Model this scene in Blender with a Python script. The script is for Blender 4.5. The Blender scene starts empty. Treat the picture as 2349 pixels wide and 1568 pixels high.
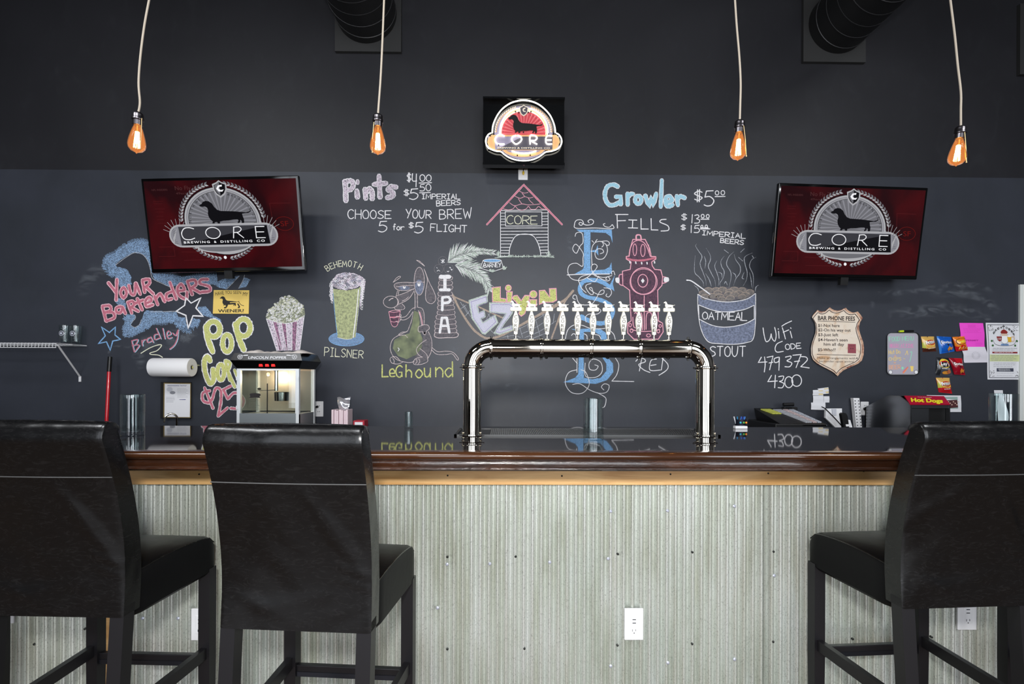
import bpy, math, random
from math import sin, cos, pi, radians, sqrt, atan2
from mathutils import Vector, Matrix
from mathutils.geometry import tessellate_polygon
random.seed(7)
SC = bpy.context.scene
COL = SC.collection
# ---------------------------------------------------------------- camera
F, CX, CY, H, PSI, RHO = 1200.0, 1174.5, 867.0, 1.325, .0129, .0036
_r = Vector((cos(PSI), -sin(PSI), 0)); _a = Vector((sin(PSI), cos(PSI), 0)); _z = Vector((0, 0, 1))
RC = _r*cos(RHO) + _z*sin(RHO); UC = -_r*sin(RHO) + _z*cos(RHO); CAM = Vector((0, 0, H))
cd = bpy.data.cameras.new('camera'); cam = bpy.data.objects.new('camera', cd); COL.objects.link(cam)
cd.sensor_width = 36; cd.sensor_fit = 'HORIZONTAL'; cd.lens = F/2349*36
cd.shift_y = (CY-784)/2349; cd.clip_start = .05
M = Matrix((RC, UC, -_a)).transposed().to_4x4(); M.translation = CAM; cam.matrix_world = M
SC.camera = cam
SC.view_settings.view_transform = 'Standard'; SC.view_settings.look = 'None'
SC.view_settings.gamma = 1; SC.view_settings.use_curve_mapping = False
SC.view_settings.exposure = 0.2
SC.cycles.caustics_reflective = False; SC.cycles.caustics_refractive = False; SC.cycles.sample_clamp_indirect = 3; SC.cycles.use_denoising = True; SC.cycles.transparent_max_bounces = 24
# ---------------------------------------------------------------- world and daylight
W = bpy.data.worlds.new('sky'); SC.world = W; W.use_nodes = True
bg = W.node_tree.nodes['Background']; bg.inputs[0].default_value = (.80, .88, 1, 1); bg.inputs[1].default_value = 1.6
def area(name, loc, sx, sy, power, col, rot, spread=pi):
    l = bpy.data.lights.new(name, 'AREA'); l.shape = 'RECTANGLE'; l.size = sx; l.size_y = sy
    l.energy = power; l.color = col; l.spread = spread
    o = bpy.data.objects.new(name, l); COL.objects.link(o); o.location = loc; o.rotation_euler = rot
    return o
REAR = -3.6                                                    # rear wall with the shop windows
WIN = [(-3.6, 1.7), (-1.2, 1.7), (1.2, 1.7), (3.6, 1.7)]       # window centres and widths
for i, (wx, ww) in enumerate(WIN):                             # daylight through each shop window
    area('window_daylight', (wx, REAR+.03, 2.35), ww-.1, 4.0, (36, 46, 74, 100)[i], (.93, .96, 1), (pi/2, 0, 0))
fl = area('camera_flash', (-.03, -.25, 1.72), .16, .16, 50, (1, .985, .96), (pi/2, 0, 0))
LAMPS = [(-3.3, .3), (-1.1, -.2), (3.4, .3)]                   # ceiling light panels, facing down
for lx, ly in LAMPS: area('ceiling_panel_light', (lx, ly, 4.62), 1.15, .55, 65, (.95, .97, 1), (0, 0, 0))
# ---------------------------------------------------------------- projection helpers
DW = 4.15                                                      # the chalkboard wall
def ray(u, v): return RC*((u-CX)/F) + UC*((CY-v)/F) + _a
def onplane(u, v, p, n):
    d = ray(u, v); return CAM + d*((p-CAM).dot(n)/d.dot(n))
def onY(u, v, y): return onplane(u, v, Vector((0, y, 0)), Vector((0, 1, 0)))
class Pen:
    """Points read off an enlarged view of the photograph, carried onto the real wall plane (or any plane)."""
    def __init__(s, x0, y0, k, y=DW-.001, plane=None): s.x0, s.y0, s.k, s.y, s.plane = x0, y0, k, y, plane
    def __call__(s, u, v, lay=0):
        px, py = s.x0+u/s.k, s.y0+v/s.k
        if s.plane: return onplane(px, py, s.plane[0]+s.plane[1]*lay*.0006, s.plane[1])
        return onY(px, py, s.y-lay*.0006)
    def n(s): return s.plane[1] if s.plane else Vector((0, -1, 0))
# ---------------------------------------------------------------- geometry builder
class G:
    def __init__(s): s.v = []; s.f = []; s.m = []; s.cur = 0
    def q(s, pts, *fs):
        b = len(s.v); s.v += [Vector(p) for p in pts]
        for f in fs: s.f.append([b+i for i in f]); s.m.append(s.cur)
        return s
    def box(s, a, b):
        x0, y0, z0 = a; x1, y1, z1 = b
        return s.q([(x0,y0,z0),(x1,y0,z0),(x1,y1,z0),(x0,y1,z0),(x0,y0,z1),(x1,y0,z1),(x1,y1,z1),(x0,y1,z1)],
            (3,2,1,0),(4,5,6,7),(0,1,5,4),(1,2,6,5),(2,3,7,6),(3,0,4,7))
    def rings(s, rs, closed=True, cap=True, loop=False):
        n = len(rs[0]); b = len(s.v)
        for r in rs: s.v += [Vector(p) for p in r]
        k = len(rs)
        for i in range(k if loop else k-1):
            for j in range(n if closed else n-1):
                a0 = b+i*n+j; a1 = b+i*n+(j+1) % n; i2 = (i+1) % k
                s.f.append([a0, a1, b+i2*n+(j+1) % n, b+i2*n+j]); s.m.append(s.cur)
        if cap and closed and not loop:
            s.f.append([b+j for j in range(n)][::-1]); s.m.append(s.cur)
            s.f.append([b+(k-1)*n+j for j in range(n)]); s.m.append(s.cur)
        return s
    def rbox(s, a, b, r=.004, seg=2):
        """box with rounded vertical-profile edges (rounded in x and z, and y ends)"""
        x0, y0, z0 = a; x1, y1, z1 = b; r = min(r, (x1-x0)/2.01, (y1-y0)/2.01, (z1-z0)/2.01)
        def ring(y, d):
            o = []
            for cx, cz, a0 in ((x1-r, z1-r, 0), (x0+r, z1-r, 90), (x0+r, z0+r, 180), (x1-r, z0+r, 270)):
                for i in range(seg+1):
                    t = radians(a0+90*i/seg); o.append((cx+(r-d)*cos(t), y, cz+(r-d)*sin(t)))
            return o[::-1]
        rs = []
        for i in range(seg+1):
            t = pi/2*i/seg; rs.append(ring(y0+r-r*sin(t), r-r*cos(t)))
        rs = rs[::-1]
        for i in range(seg+1):
            t = pi/2*i/seg; rs.append(ring(y1-r+r*sin(t), r-r*cos(t)))
        return s.rings(rs)
    def cyl(s, p, q, r, r2=None, n=12, cap=True): return s.tube([p, q], [r, r if r2 is None else r2], n, cap)
    def tube(s, pts, r, n=8, cap=True, closed=False):
        pts = [Vector(p) for p in pts]; k = len(pts)
        if not isinstance(r, (list, tuple)): r = [r]*k
        T = []
        for i in range(k):
            a = pts[i-1] if (i or closed) else pts[0]; b = pts[(i+1) % k] if (i < k-1 or closed) else pts[-1]
            t = (b-a); T.append(t.normalized() if t.length > 1e-9 else Vector((0, 0, 1)))
        up = Vector((0, 0, 1)) if abs(T[0].z) < .9 else Vector((0, 1, 0))
        x = T[0].cross(up).normalized(); rs = []
        for i in range(k):
            x = (x-T[i]*x.dot(T[i])).normalized(); y = T[i].cross(x)
            rs.append([pts[i]+(x*cos(2*pi*j/n)+y*sin(2*pi*j/n))*r[i] for j in range(n)])
        return s.rings(rs, cap=cap, loop=closed)
    def lathe(s, prof, c=(0, 0, 0), n=20, ax='z', cap=True):
        rs = []
        for r, h in prof:
            ring = []
            for j in range(n):
                a = 2*pi*j/n
                if ax == 'z': ring.append((c[0]+r*cos(a), c[1]+r*sin(a), c[2]+h))
                elif ax == 'x': ring.append((c[0]+h, c[1]+r*cos(a), c[2]+r*sin(a)))
                else: ring.append((c[0]+r*sin(a), c[1]+h, c[2]+r*cos(a)))
            rs.append(ring)
        return s.rings(rs, cap=cap)
    def ball(s, c, r, n=10, m=6):
        rx, ry, rz = (r, r, r) if not isinstance(r, tuple) else r
        return s.rings([[(c[0]+rx*sin(pi*(i+.02)/(m+.04))*cos(2*pi*j/n), c[1]+ry*sin(pi*(i+.02)/(m+.04))*sin(2*pi*j/n), c[2]-rz*cos(pi*i/m)) for j in range(n)] for i in range(m+1)])
    def poly(s, pts, mat=None):
        pts = [Vector(p) for p in pts]; b = len(s.v); s.v += pts
        for t in tessellate_polygon([pts]): s.f.append([b+i for i in t]); s.m.append(s.cur)
        return s
    def slab(s, pts, n, t):
        """prism: polygon pts with thickness t along n"""
        pts = [Vector(p) for p in pts]; k = len(pts); b = len(s.v); s.v += pts+[p+Vector(n)*t for p in pts]
        for tr in tessellate_polygon([pts]):
            s.f.append([b+i for i in tr][::-1]); s.m.append(s.cur); s.f.append([b+k+i for i in tr]); s.m.append(s.cur)
        for i in range(k):
            j = (i+1) % k; s.f.append([b+i, b+j, b+k+j, b+k+i]); s.m.append(s.cur)
        return s
    def grid(s, fn, nu, nv, mfn=None):
        b = len(s.v)
        for i in range(nu+1):
            for j in range(nv+1): s.v.append(Vector(fn(i/nu, j/nv)))
        for i in range(nu):
            for j in range(nv):
                a = b+i*(nv+1)+j; s.f.append([a, a+nv+1, a+nv+2, a+1]); s.m.append(mfn((i+.5)/nu, (j+.5)/nv) if mfn else s.cur)
        return s
ORG = {}
def link(o, parent=None):
    COL.objects.link(o)
    if parent: o.parent = parent
    return o
def thing(name, label, cat, loc, rot=0, group=None, local=False):
    o = bpy.data.objects.new(name, None); o.empty_display_size = .05; link(o)
    o.location = loc; o.rotation_euler = (0, 0, rot) if not isinstance(rot, tuple) else rot
    o['label'] = label; o['category'] = cat
    if group: o['group'] = group
    ORG[o] = Vector((0, 0, 0)) if local else Vector(loc)
    return o
def add(name, g, mats, parent=None, smooth=False, label=None, kind=None, org=None, cat=None, group=None):
    if not isinstance(mats, (list, tuple)): mats = [mats]
    o0 = ORG[parent] if parent else (Vector(org) if org else Vector((0, 0, 0)))
    me = bpy.data.meshes.new(name); me.from_pydata([v-o0 for v in g.v], [], g.f)
    for m in mats: me.materials.append(m)
    if len(mats) > 1: me.polygons.foreach_set('material_index', g.m)
    if smooth:
        me.polygons.foreach_set('use_smooth', [True]*len(me.polygons))
        if smooth != 'all': me.set_sharp_from_angle(angle=radians(38))
    me.update()
    o = link(bpy.data.objects.new(name, me), parent)
    if not parent: o.location = o0
    ORG[o] = o0
    if label: o['label'] = label
    if kind: o['kind'] = kind
    if cat: o['category'] = cat
    if group: o['group'] = group
    return o
def clone(root, loc=None, rot=None, label=None, group=None):
    def cp(o, par):
        c = o.copy(); COL.objects.link(c); c.parent = par
        for ch in [x for x in ALLCH(o)]: cp(ch, c)
        return c
    r = cp(root, root.parent)
    if loc is not None: r.location = loc
    if rot is not None: r.rotation_euler = (0, 0, rot) if not isinstance(rot, tuple) else rot
    if label: r['label'] = label
    if group: r['group'] = group
    return r
def ALLCH(o): return [x for x in COL.objects if x.parent == o]
# ---------------------------------------------------------------- materials
def lin(c):
    c = c/255; return c/12.92 if c <= .04045 else ((c+.055)/1.055)**2.4
def rgb(*c): return tuple(lin(x) for x in c)+(1,)
MC = {}
def mat(name, c, rough=.5, metal=0, emit=0, spec=.5, trans=0, ior=1.45, coat=0, alpha=1):
    if name in MC: return MC[name]
    m = bpy.data.materials.new(name); m.use_nodes = True; b = m.node_tree.nodes['Principled BSDF']
    b.inputs['Base Color'].default_value = rgb(*c); b.inputs['Roughness'].default_value = rough
    b.inputs['Metallic'].default_value = metal; b.inputs['Specular IOR Level'].default_value = spec
    b.inputs['IOR'].default_value = ior; b.inputs['Transmission Weight'].default_value = trans
    b.inputs['Coat Weight'].default_value = coat; b.inputs['Alpha'].default_value = alpha
    if emit: b.inputs['Emission Color'].default_value = rgb(*c); b.inputs['Emission Strength'].default_value = emit
    MC[name] = m; return m
def nodes(m): return m.node_tree, m.node_tree.nodes, m.node_tree.nodes['Principled BSDF']
def noise(m, scale, detail=2, dist=0, vec=(1, 1, 1), rough=.5):
    t, n, b = nodes(m); tc = n.new('ShaderNodeTexCoord'); mp = n.new('ShaderNodeMapping'); nz = n.new('ShaderNodeTexNoise')
    mp.inputs['Scale'].default_value = vec; t.links.new(tc.outputs['Object'], mp.inputs[0]); t.links.new(mp.outputs[0], nz.inputs['Vector'])
    nz.inputs['Scale'].default_value = scale; nz.inputs['Detail'].default_value = detail; nz.inputs['Distortion'].default_value = dist
    nz.inputs['Roughness'].default_value = rough
    return nz
def ramp(m, src, stops):
    t, n, b = nodes(m); r = n.new('ShaderNodeValToRGB'); t.links.new(src, r.inputs[0]); e = r.color_ramp.elements
    while len(e) < len(stops): e.new(.5)
    for i, (p, c) in enumerate(stops): e[i].position = p; e[i].color = c if len(c) == 4 else rgb(*c)
    return r
def mixc(m, fac, a, b_, mode='MIX'):
    t, n, b = nodes(m); x = n.new('ShaderNodeMix'); x.data_type = 'RGBA'; x.blend_type = mode
    for s, i in ((fac, 0), (a, 6), (b_, 7)):
        if isinstance(s, (int, float)): x.inputs[i].default_value = s
        elif isinstance(s, tuple): x.inputs[i].default_value = s
        else: t.links.new(s, x.inputs[i])
    return x.outputs[2]
def bump(m, src, strength, dist=.002, prev=None):
    t, n, b = nodes(m); x = n.new('ShaderNodeBump'); x.inputs['Strength'].default_value = strength; x.inputs['Distance'].default_value = dist
    t.links.new(src, x.inputs['Height'])
    if prev: t.links.new(prev, x.inputs['Normal'])
    t.links.new(x.outputs[0], b.inputs['Normal']); return x.outputs[0]
def setc(m, out): t, n, b = nodes(m); t.links.new(out, b.inputs['Base Color'])
WALLC = (54, 57, 65)
def wallmat(name, c, r=.42):
    m = mat(name, c, r, spec=.45)
    a = noise(m, 1.3, 4, .6); s = noise(m, 9, 5, 1.2, (1, 1, .6))
    ca = tuple(int(x*.93) for x in c); cb = tuple(min(255, int(x*1.07)) for x in c)
    base = ramp(m, a.outputs[0], [(.35, ca), (.65, cb)]).outputs[0]
    setc(m, mixc(m, ramp(m, s.outputs[0], [(.55, (0, 0, 0)), (.85, (60, 60, 60))]).outputs[0], base, rgb(110, 114, 118)))
    f = noise(m, 60, 3); bump(m, f.outputs[0], .08, .001)
    return m
M_BOARD = wallmat('chalkboard_paint', WALLC)
M_UPPER = wallmat('black_wall_paint', (37, 37, 41), .45)
def chalk(name, c, dens=.55, sc=250, soft=.12):
    """dry chalk dragged over the board: chalk grains with the board showing between them"""
    if name in MC: return MC[name]
    m = mat(name, c, .9, spec=.1); nz = noise(m, sc, 2, 0, (1, 1, 1), .6)
    lo = .5+(.5-dens)*.5
    k = ramp(m, nz.outputs[0], [(max(0, lo-soft), (0, 0, 0)), (lo+soft, (255, 255, 255))]).outputs[0]
    setc(m, mixc(m, k, rgb(*[int(w*.72+x*.28) for w, x in zip(WALLC, c)]), rgb(*c)))
    return m
CH_W = chalk('chalk_white', (240, 238, 240), .86)
CH_WS = chalk('chalk_white_scuffed', (205, 208, 215), .55)
CH_P = chalk('chalk_pink', (244, 176, 192), .85)
CH_PF = chalk('chalk_pink_fill', (212, 124, 142), .72)
CH_R = chalk('chalk_red_fill', (118, 82, 100), .45, 90, .25)
CH_B = chalk('chalk_blue', (140, 190, 238), .66)
CH_BS = chalk('chalk_blue_scribble', (158, 192, 230), .46, 210)
CH_LB = chalk('chalk_light_blue_fill', (172, 218, 236), .75)
CH_Y = chalk('chalk_yellow_green', (220, 222, 138), .66)
CH_YL = chalk('chalk_pale_yellow', (234, 233, 208), .85)
CH_YG = chalk('chalk_beer_yellow', (188, 194, 146), .75, 60, .25)
CH_G = chalk('chalk_grey', (150, 146, 148), .45)
CH_GL = chalk('chalk_pinkish_grey', (222, 206, 206), .75)
CH_GF = chalk('chalk_dull_grey_fill', (128, 122, 126), .5, 60, .3)
CH_GR = chalk('chalk_green_fill', (150, 158, 122), .5, 12, .35)
CH_BE = chalk('chalk_beige', (192, 172, 156), .66)
CH_LA = chalk('chalk_lavender_fill', (214, 212, 228), .8)
CH_PA = chalk('chalk_pale_green', (208, 220, 208), .66)
CH_BG = chalk('chalk_blue_grey_fill', (140, 148, 172), .6, 60, .25)
CH_OR = chalk('chalk_pinkish_white_fill', (222, 208, 220), .66, 110)
def patch(A, m, u0, v0, u1, v1, lay, n=8):
    """rectangle of print that follows a curved sheet"""
    A.use(m); A.g.grid(lambda a, b: A.P(u0+(u1-u0)*a, v0+(v1-v0)*b, lay), n, n)
    A.g.m[-n*n:] = [A.g.cur]*(n*n)
# ---------------------------------------------------------------- drawing helpers
def cr(pts, k=6, closed=False):
    n = len(pts)
    if n < 3: return list(pts)
    o = []
    for i in range(n if closed else n-1):
        g = (lambda j: pts[j % n]) if closed else (lambda j: pts[min(max(j, 0), n-1)])
        p0, p1, p2, p3 = g(i-1), g(i), g(i+1), g(i+2)
        for t in range(k):
            t /= k
            o.append(tuple(.5*(2*b+(c-a)*t+(2*a-5*b+4*c-d)*t*t+(3*b-a-3*c+d)*t**3) for a, b, c, d in zip(p0, p1, p2, p3)))
    if not closed: o.append(tuple(pts[-1]))
    return o
CNT = [0]
def ribbon(g, P, pts, w, lay=0, closed=False, jit=.12, taper=False):
    """flat stroke of width w photo pixels along pts (enlarged-view units)"""
    w = w*P.k/2*(.98 if w < 3 else 1); n = len(pts)
    if n < 2: return
    CNT[0] += 1; lay = lay+(CNT[0] % 8)*.1
    L = []; R = []
    for i, p in enumerate(pts):
        a = pts[i-1] if (i or closed) else pts[0]; b = pts[(i+1) % n] if (i < n-1 or closed) else pts[-1]
        dx, dy = b[0]-a[0], b[1]-a[1]; l = sqrt(dx*dx+dy*dy) or 1; nx, ny = -dy/l, dx/l
        ww = w*(1+random.uniform(-jit, jit))
        if taper: ww *= max(.25, sin(pi*(i+.5)/n))
        if 0 < i < n-1 or closed:                    # mitre
            d1 = (p[0]-a[0], p[1]-a[1]); l1 = sqrt(d1[0]**2+d1[1]**2) or 1
            c = abs((d1[0]*dx+d1[1]*dy)/(l1*l)); ww /= max(c, .6)
        L.append((p[0]+nx*ww, p[1]+ny*ww)); R.append((p[0]-nx*ww, p[1]-ny*ww))
    if not closed:                                   # round the ends
        for E, S, i, j in ((L, R, 0, 1), (L, R, -1, -2)):
            ex, ey = pts[i][0]-pts[j][0], pts[i][1]-pts[j][1]; l = sqrt(ex*ex+ey*ey) or 1
            mx, my = pts[i][0]+ex/l*w*.8, pts[i][1]+ey/l*w*.8
            b = len(g.v); g.v += [P(*E[i], lay), P(*S[i], lay), P(mx+(E[i][0]-pts[i][0])*.5, my+(E[i][1]-pts[i][1])*.5, lay), P(mx+(S[i][0]-pts[i][0])*.5, my+(S[i][1]-pts[i][1])*.5, lay)]
            g.f.append([b, b+1, b+3, b+2] if i == 0 else [b, b+2, b+3, b+1]); g.m.append(g.cur)
    b = len(g.v)
    for i, (x, y) in enumerate(zip(L, R)): e = lay+.02+i/n*.09; g.v += [P(*x, e), P(*y, e)]
    for i in range(n if closed else n-1):
        j = (i+1) % n; g.f.append([b+2*i, b+2*j, b+2*j+1, b+2*i+1]); g.m.append(g.cur)
def ell(cx, cy, rx, ry=None, n=24, a0=0, a1=360):
    ry = rx if ry is None else ry; full = a1-a0 >= 360
    return [(cx+rx*cos(radians(a0+(a1-a0)*i/n)), cy+ry*sin(radians(a0+(a1-a0)*i/n))) for i in range(n if full else n+1)]
def fill(g, P, pts, lay=0, jag=0):
    if jag:
        o = []
        for i in range(len(pts)):
            a, b = pts[i], pts[(i+1) % len(pts)]; l = sqrt((a[0]-b[0])**2+(a[1]-b[1])**2); k = max(1, int(l/(jag*2.2)))
            for t in range(k): o.append((a[0]+(b[0]-a[0])*t/k+random.uniform(-jag, jag)*.6, a[1]+(b[1]-a[1])*t/k+random.uniform(-jag, jag)*.6))
        pts = o
    g.poly([P(x, y, lay) for x, y in pts])
class Art:
    """one drawing on one plane: strokes and fills by material, layered by order"""
    def __init__(s, P): s.P = P; s.g = G(); s.mats = []; s.lay = 0
    def use(s, m):
        if m not in s.mats: s.mats.append(m)
        s.g.cur = s.mats.index(m)
    def st(s, m, w, pts, c=1, lay=None, closed=False, taper=False):
        s.use(m)
        if c: pts = cr(pts, 6 if len(pts) < 40 else 2, closed)
        elif len(pts) > 1:
            o = []; n = len(pts)
            for i in range(n if closed else n-1):
                a, b = pts[i], pts[(i+1) % n]
                k = max(1, int(sqrt((a[0]-b[0])**2+(a[1]-b[1])**2)/(s.P.k*6)))
                o += [(a[0]+(b[0]-a[0])*t/k, a[1]+(b[1]-a[1])*t/k) for t in range(k)]
            if not closed: o.append(pts[-1])
            pts = o
        ribbon(s.g, s.P, pts, w, s.lay if lay is None else lay, closed, taper=taper); return s
    def fi(s, m, pts, jag=0, lay=None, c=0):
        s.use(m)
        if c: pts = cr(pts, 5, True)
        fill(s.g, s.P, pts, s.lay if lay is None else lay, jag); return s
    def up(s, k=1): s.lay += k; return s
    def bub(s, mo, mi, w, lines, inner=.66):
        """bubble letter: wide outline stroke under, narrower fill stroke over"""
        for c, p in lines: s.st(mo, w, p, c % 2, s.lay, closed=c > 1)
        for c, p in lines: s.st(mi, w*inner, p, c % 2, s.lay+1, closed=c > 1)
        return s
    def done(s, name, parent=None, label=None, **k): return add(name, s.g, s.mats, parent, label=label, **k)
# hand lettering, one stroke list per letter, y down
C_ = 1; L_ = 0
GL = {
'A': [(0,[(0,1),(.5,0),(1,1)]),(0,[(.2,.62),(.8,.62)])],
'B': [(0,[(0,0),(0,1)]),(1,[(0,0),(.6,.02),(.85,.22),(.6,.45),(0,.48)]),(1,[(0,.48),(.7,.52),(1,.74),(.7,.97),(0,1)])],
'C': [(1,[(1,.15),(.65,0),(.2,.15),(0,.5),(.2,.87),(.6,1),(1,.85)])],
'D': [(0,[(0,0),(0,1)]),(1,[(0,0),(.6,.08),(1,.45),(.75,.85),(0,1)])],
'E': [(0,[(1,0),(0,0),(0,1),(1,1)]),(0,[(0,.5),(.8,.5)])],
'F': [(0,[(1,0),(0,0),(0,1)]),(0,[(0,.47),(.75,.47)])],
'G': [(1,[(1,.15),(.6,0),(.15,.2),(0,.55),(.25,.92),(.65,1),(.95,.8)]),(0,[(.95,.95),(.95,.58),(.55,.58)])],
'H': [(0,[(0,0),(0,1)]),(0,[(1,0),(1,1)]),(0,[(0,.5),(1,.5)])],
'I': [(0,[(.5,0),(.5,1)]),(0,[(.1,0),(.9,0)]),(0,[(.1,1),(.9,1)])],
'J': [(1,[(.8,0),(.8,.8),(.4,1),(0,.8)])],
'K': [(0,[(0,0),(0,1)]),(0,[(.9,0),(0,.55)]),(0,[(.3,.4),(1,1)])],
'L': [(0,[(0,0),(0,1),(1,1)])], 'M': [(0,[(0,1),(.1,0),(.5,.7),(.9,0),(1,1)])], 'N': [(0,[(0,1),(0,0),(1,1),(1,0)])],
'O': [(3,[(.5,0),(.1,.2),(0,.55),(.15,.88),(.5,1),(.85,.88),(1,.55),(.9,.2)])],
'P': [(0,[(0,0),(0,1)]),(1,[(0,0),(.7,.02),(1,.27),(.7,.5),(0,.55)])],
'R': [(0,[(0,0),(0,1)]),(1,[(0,0),(.7,.02),(1,.27),(.7,.5),(0,.55)]),(0,[(.4,.54),(1,1)])],
'S': [(1,[(1,.12),(.55,0),(.1,.2),(.35,.45),(.8,.6),(.95,.82),(.5,1),(0,.88)])],
'T': [(0,[(0,0),(1,0)]),(0,[(.5,0),(.5,1)])], 'U': [(1,[(0,0),(.03,.7),(.4,1),(.85,.75),(1,0)])],
'V': [(0,[(0,0),(.5,1),(1,0)])], 'W': [(0,[(0,0),(.22,1),(.5,.3),(.75,1),(1,-.1)])],
'Y': [(0,[(0,0),(.45,.5)]),(0,[(1,-.05),(.3,1)])], 'Z': [(0,[(0,0),(1,0),(0,1),(1,1)])],
'0': [(3,[(.5,0),(.1,.2),(0,.55),(.15,.88),(.5,1),(.85,.88),(1,.55),(.9,.2)])], '1': [(0,[(.5,0),(.45,1)])],
'2': [(1,[(0,.2),(.4,0),(.85,.2),(.6,.6),(0,1)]),(0,[(0,1),(1,1)])],
'3': [(1,[(0,.08),(.6,0),(.85,.22),(.35,.45)]),(1,[(.35,.45),(1,.6),(.8,.95),(0,1)])],
'4': [(0,[(.2,0),(0,.6),(1,.6)]),(0,[(.8,0),(.75,1)])],
'5': [(0,[(.95,0),(.2,.05),(.12,.42)]),(1,[(.12,.42),(.7,.4),(1,.7),(.7,.98),(0,.95)])],
'7': [(0,[(0,.05),(1,0),(.4,1)]),(0,[(.25,.52),(.9,.48)])], '9': [(3,[(.5,0),(0,.25),(.45,.5),(.95,.2)]),(0,[(.95,.1),(.85,1)])],
'$': [(1,[(1,.2),(.5,.1),(0,.3),(.5,.5),(1,.7),(.5,.9),(0,.8)]),(0,[(.38,-.05),(.34,1.05)]),(0,[(.66,-.05),(.62,1.05)])],
'&': [(1,[(1,1),(.2,.25),(.5,0),(.75,.2),(.1,.75),(.4,1),(.95,.6)])],
'?': [(1,[(0,.2),(.5,0),(.95,.2),(.5,.5),(.5,.7)]),(0,[(.5,.92),(.5,1)])], '-': [(0,[(0,.5),(1,.5)])],
'+': [(0,[(0,.5),(1,.5)]),(0,[(.5,.1),(.5,.9)])], '.': [(0,[(.4,.95),(.5,1)])],
'a': [(1,[(.9,.45),(.45,.35),(.05,.65),(.4,1),(.85,.75)]),(0,[(.9,.4),(.95,1)])],
'd': [(1,[(.9,.5),(.45,.4),(.05,.7),(.4,1),(.85,.8)]),(0,[(.92,0),(.95,1)])],
'e': [(1,[(.1,.72),(.95,.66),(.6,.38),(.1,.55),(.2,.93),(.95,.92)])],
'f': [(1,[(.95,.1),(.6,0),(.4,.3),(.4,1)]),(0,[(.05,.45),(.8,.42)])],
'h': [(0,[(0,0),(0,1)]),(1,[(0,.6),(.5,.4),(.95,.6),(.95,1)])], 'i': [(0,[(.5,.4),(.5,1)]),(0,[(.5,.1),(.5,.16)])],
'l': [(0,[(.5,0),(.5,1)])], 'n': [(0,[(0,.4),(0,1)]),(1,[(0,.6),(.5,.4),(.95,.6),(.95,1)])],
'o': [(3,[(.5,.4),(0,.7),(.5,1),(1,.7)])], 'r': [(0,[(0,.4),(.05,1)]),(1,[(.05,.65),(.5,.42),(.95,.5)])],
's': [(1,[(.9,.45),(.3,.4),(.1,.58),(.85,.78),(.7,.98),(0,.95)])], 't': [(0,[(.5,.1),(.5,1)]),(0,[(.05,.4),(.95,.38)])],
'u': [(1,[(0,.4),(.1,.9),(.6,.95),(.95,.7)]),(0,[(.95,.4),(.95,1)])], 'w': [(0,[(0,.4),(.25,1),(.5,.55),(.75,1),(1,.4)])],
'y': [(0,[(0,.4),(.5,.8)]),(0,[(1,.4),(.2,1.25)])], 'm': [(0,[(0,.4),(0,1)]),(1,[(0,.6),(.3,.4),(.5,.6),(.5,1)]),(1,[(.5,.6),(.8,.4),(1,.6),(1,1)])],
'c': [(1,[(.95,.5),(.5,.4),(.05,.7),(.4,1),(.95,.92)])],
}
NARROW = {'I': .8, 'l': .35, 'i': .35, '1': .45, 'f': .8, 't': .8, ' ': .6, '.': .3, '-': .7, 'M': 1.25, 'W': 1.3, 'm': 1.3}
def glyph(A, m, w, ch, x, y, cw, h, ang=0, bub=None, jit=.02):
    """letter with its bottom-left at x, y; bub = (outline, fill, inner)"""
    ls = []
    for c, p in GL.get(ch, []):
        q = []
        for a, b in p:
            a += random.uniform(-jit, jit); b += random.uniform(-jit, jit)
            dx, dy = a*cw, (b-1)*h; q.append((x+dx*cos(ang)-dy*sin(ang), y+dx*sin(ang)+dy*cos(ang)))
        ls.append((c, q))
    if bub: A.bub(bub[0], bub[1], w, ls, bub[2])
    else:
        for c, q in ls: A.st(m, w, q, c % 2, closed=c > 1)
def word(A, m, w, s, a, b, h, h2=None, gap=.28, bub=None, slant=0):
    h2 = h if h2 is None else h2; ws = [NARROW.get(c, 1) for c in s]; tot = sum(ws)+gap*(len(s)-1)
    L = sqrt((b[0]-a[0])**2+(b[1]-a[1])**2); u = L/tot; ang = atan2(b[1]-a[1], b[0]-a[0]); t = 0
    for c, cw in zip(s, ws):
        f = t/tot
        if c != ' ': glyph(A, m, w, c, a[0]+(b[0]-a[0])*f, a[1]+(b[1]-a[1])*f, u*cw, h+(h2-h)*f, ang, bub)
        t += cw+gap
def arcword(A, m, w, s, c, r, a0, a1, h, ratio=.6):
    """letters on a circle (clockwise from a0 to a1 degrees, 0 = up)"""
    n = len(s)
    for i, ch in enumerate(s):
        a = radians(a0+(a1-a0)*(i+.5)/n); cw = h*ratio
        bx, by = c[0]+r*sin(a), c[1]-r*cos(a)
        glyph(A, m, w, ch, bx-cw/2*cos(a), by-cw/2*sin(a), cw, h, a)
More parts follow.
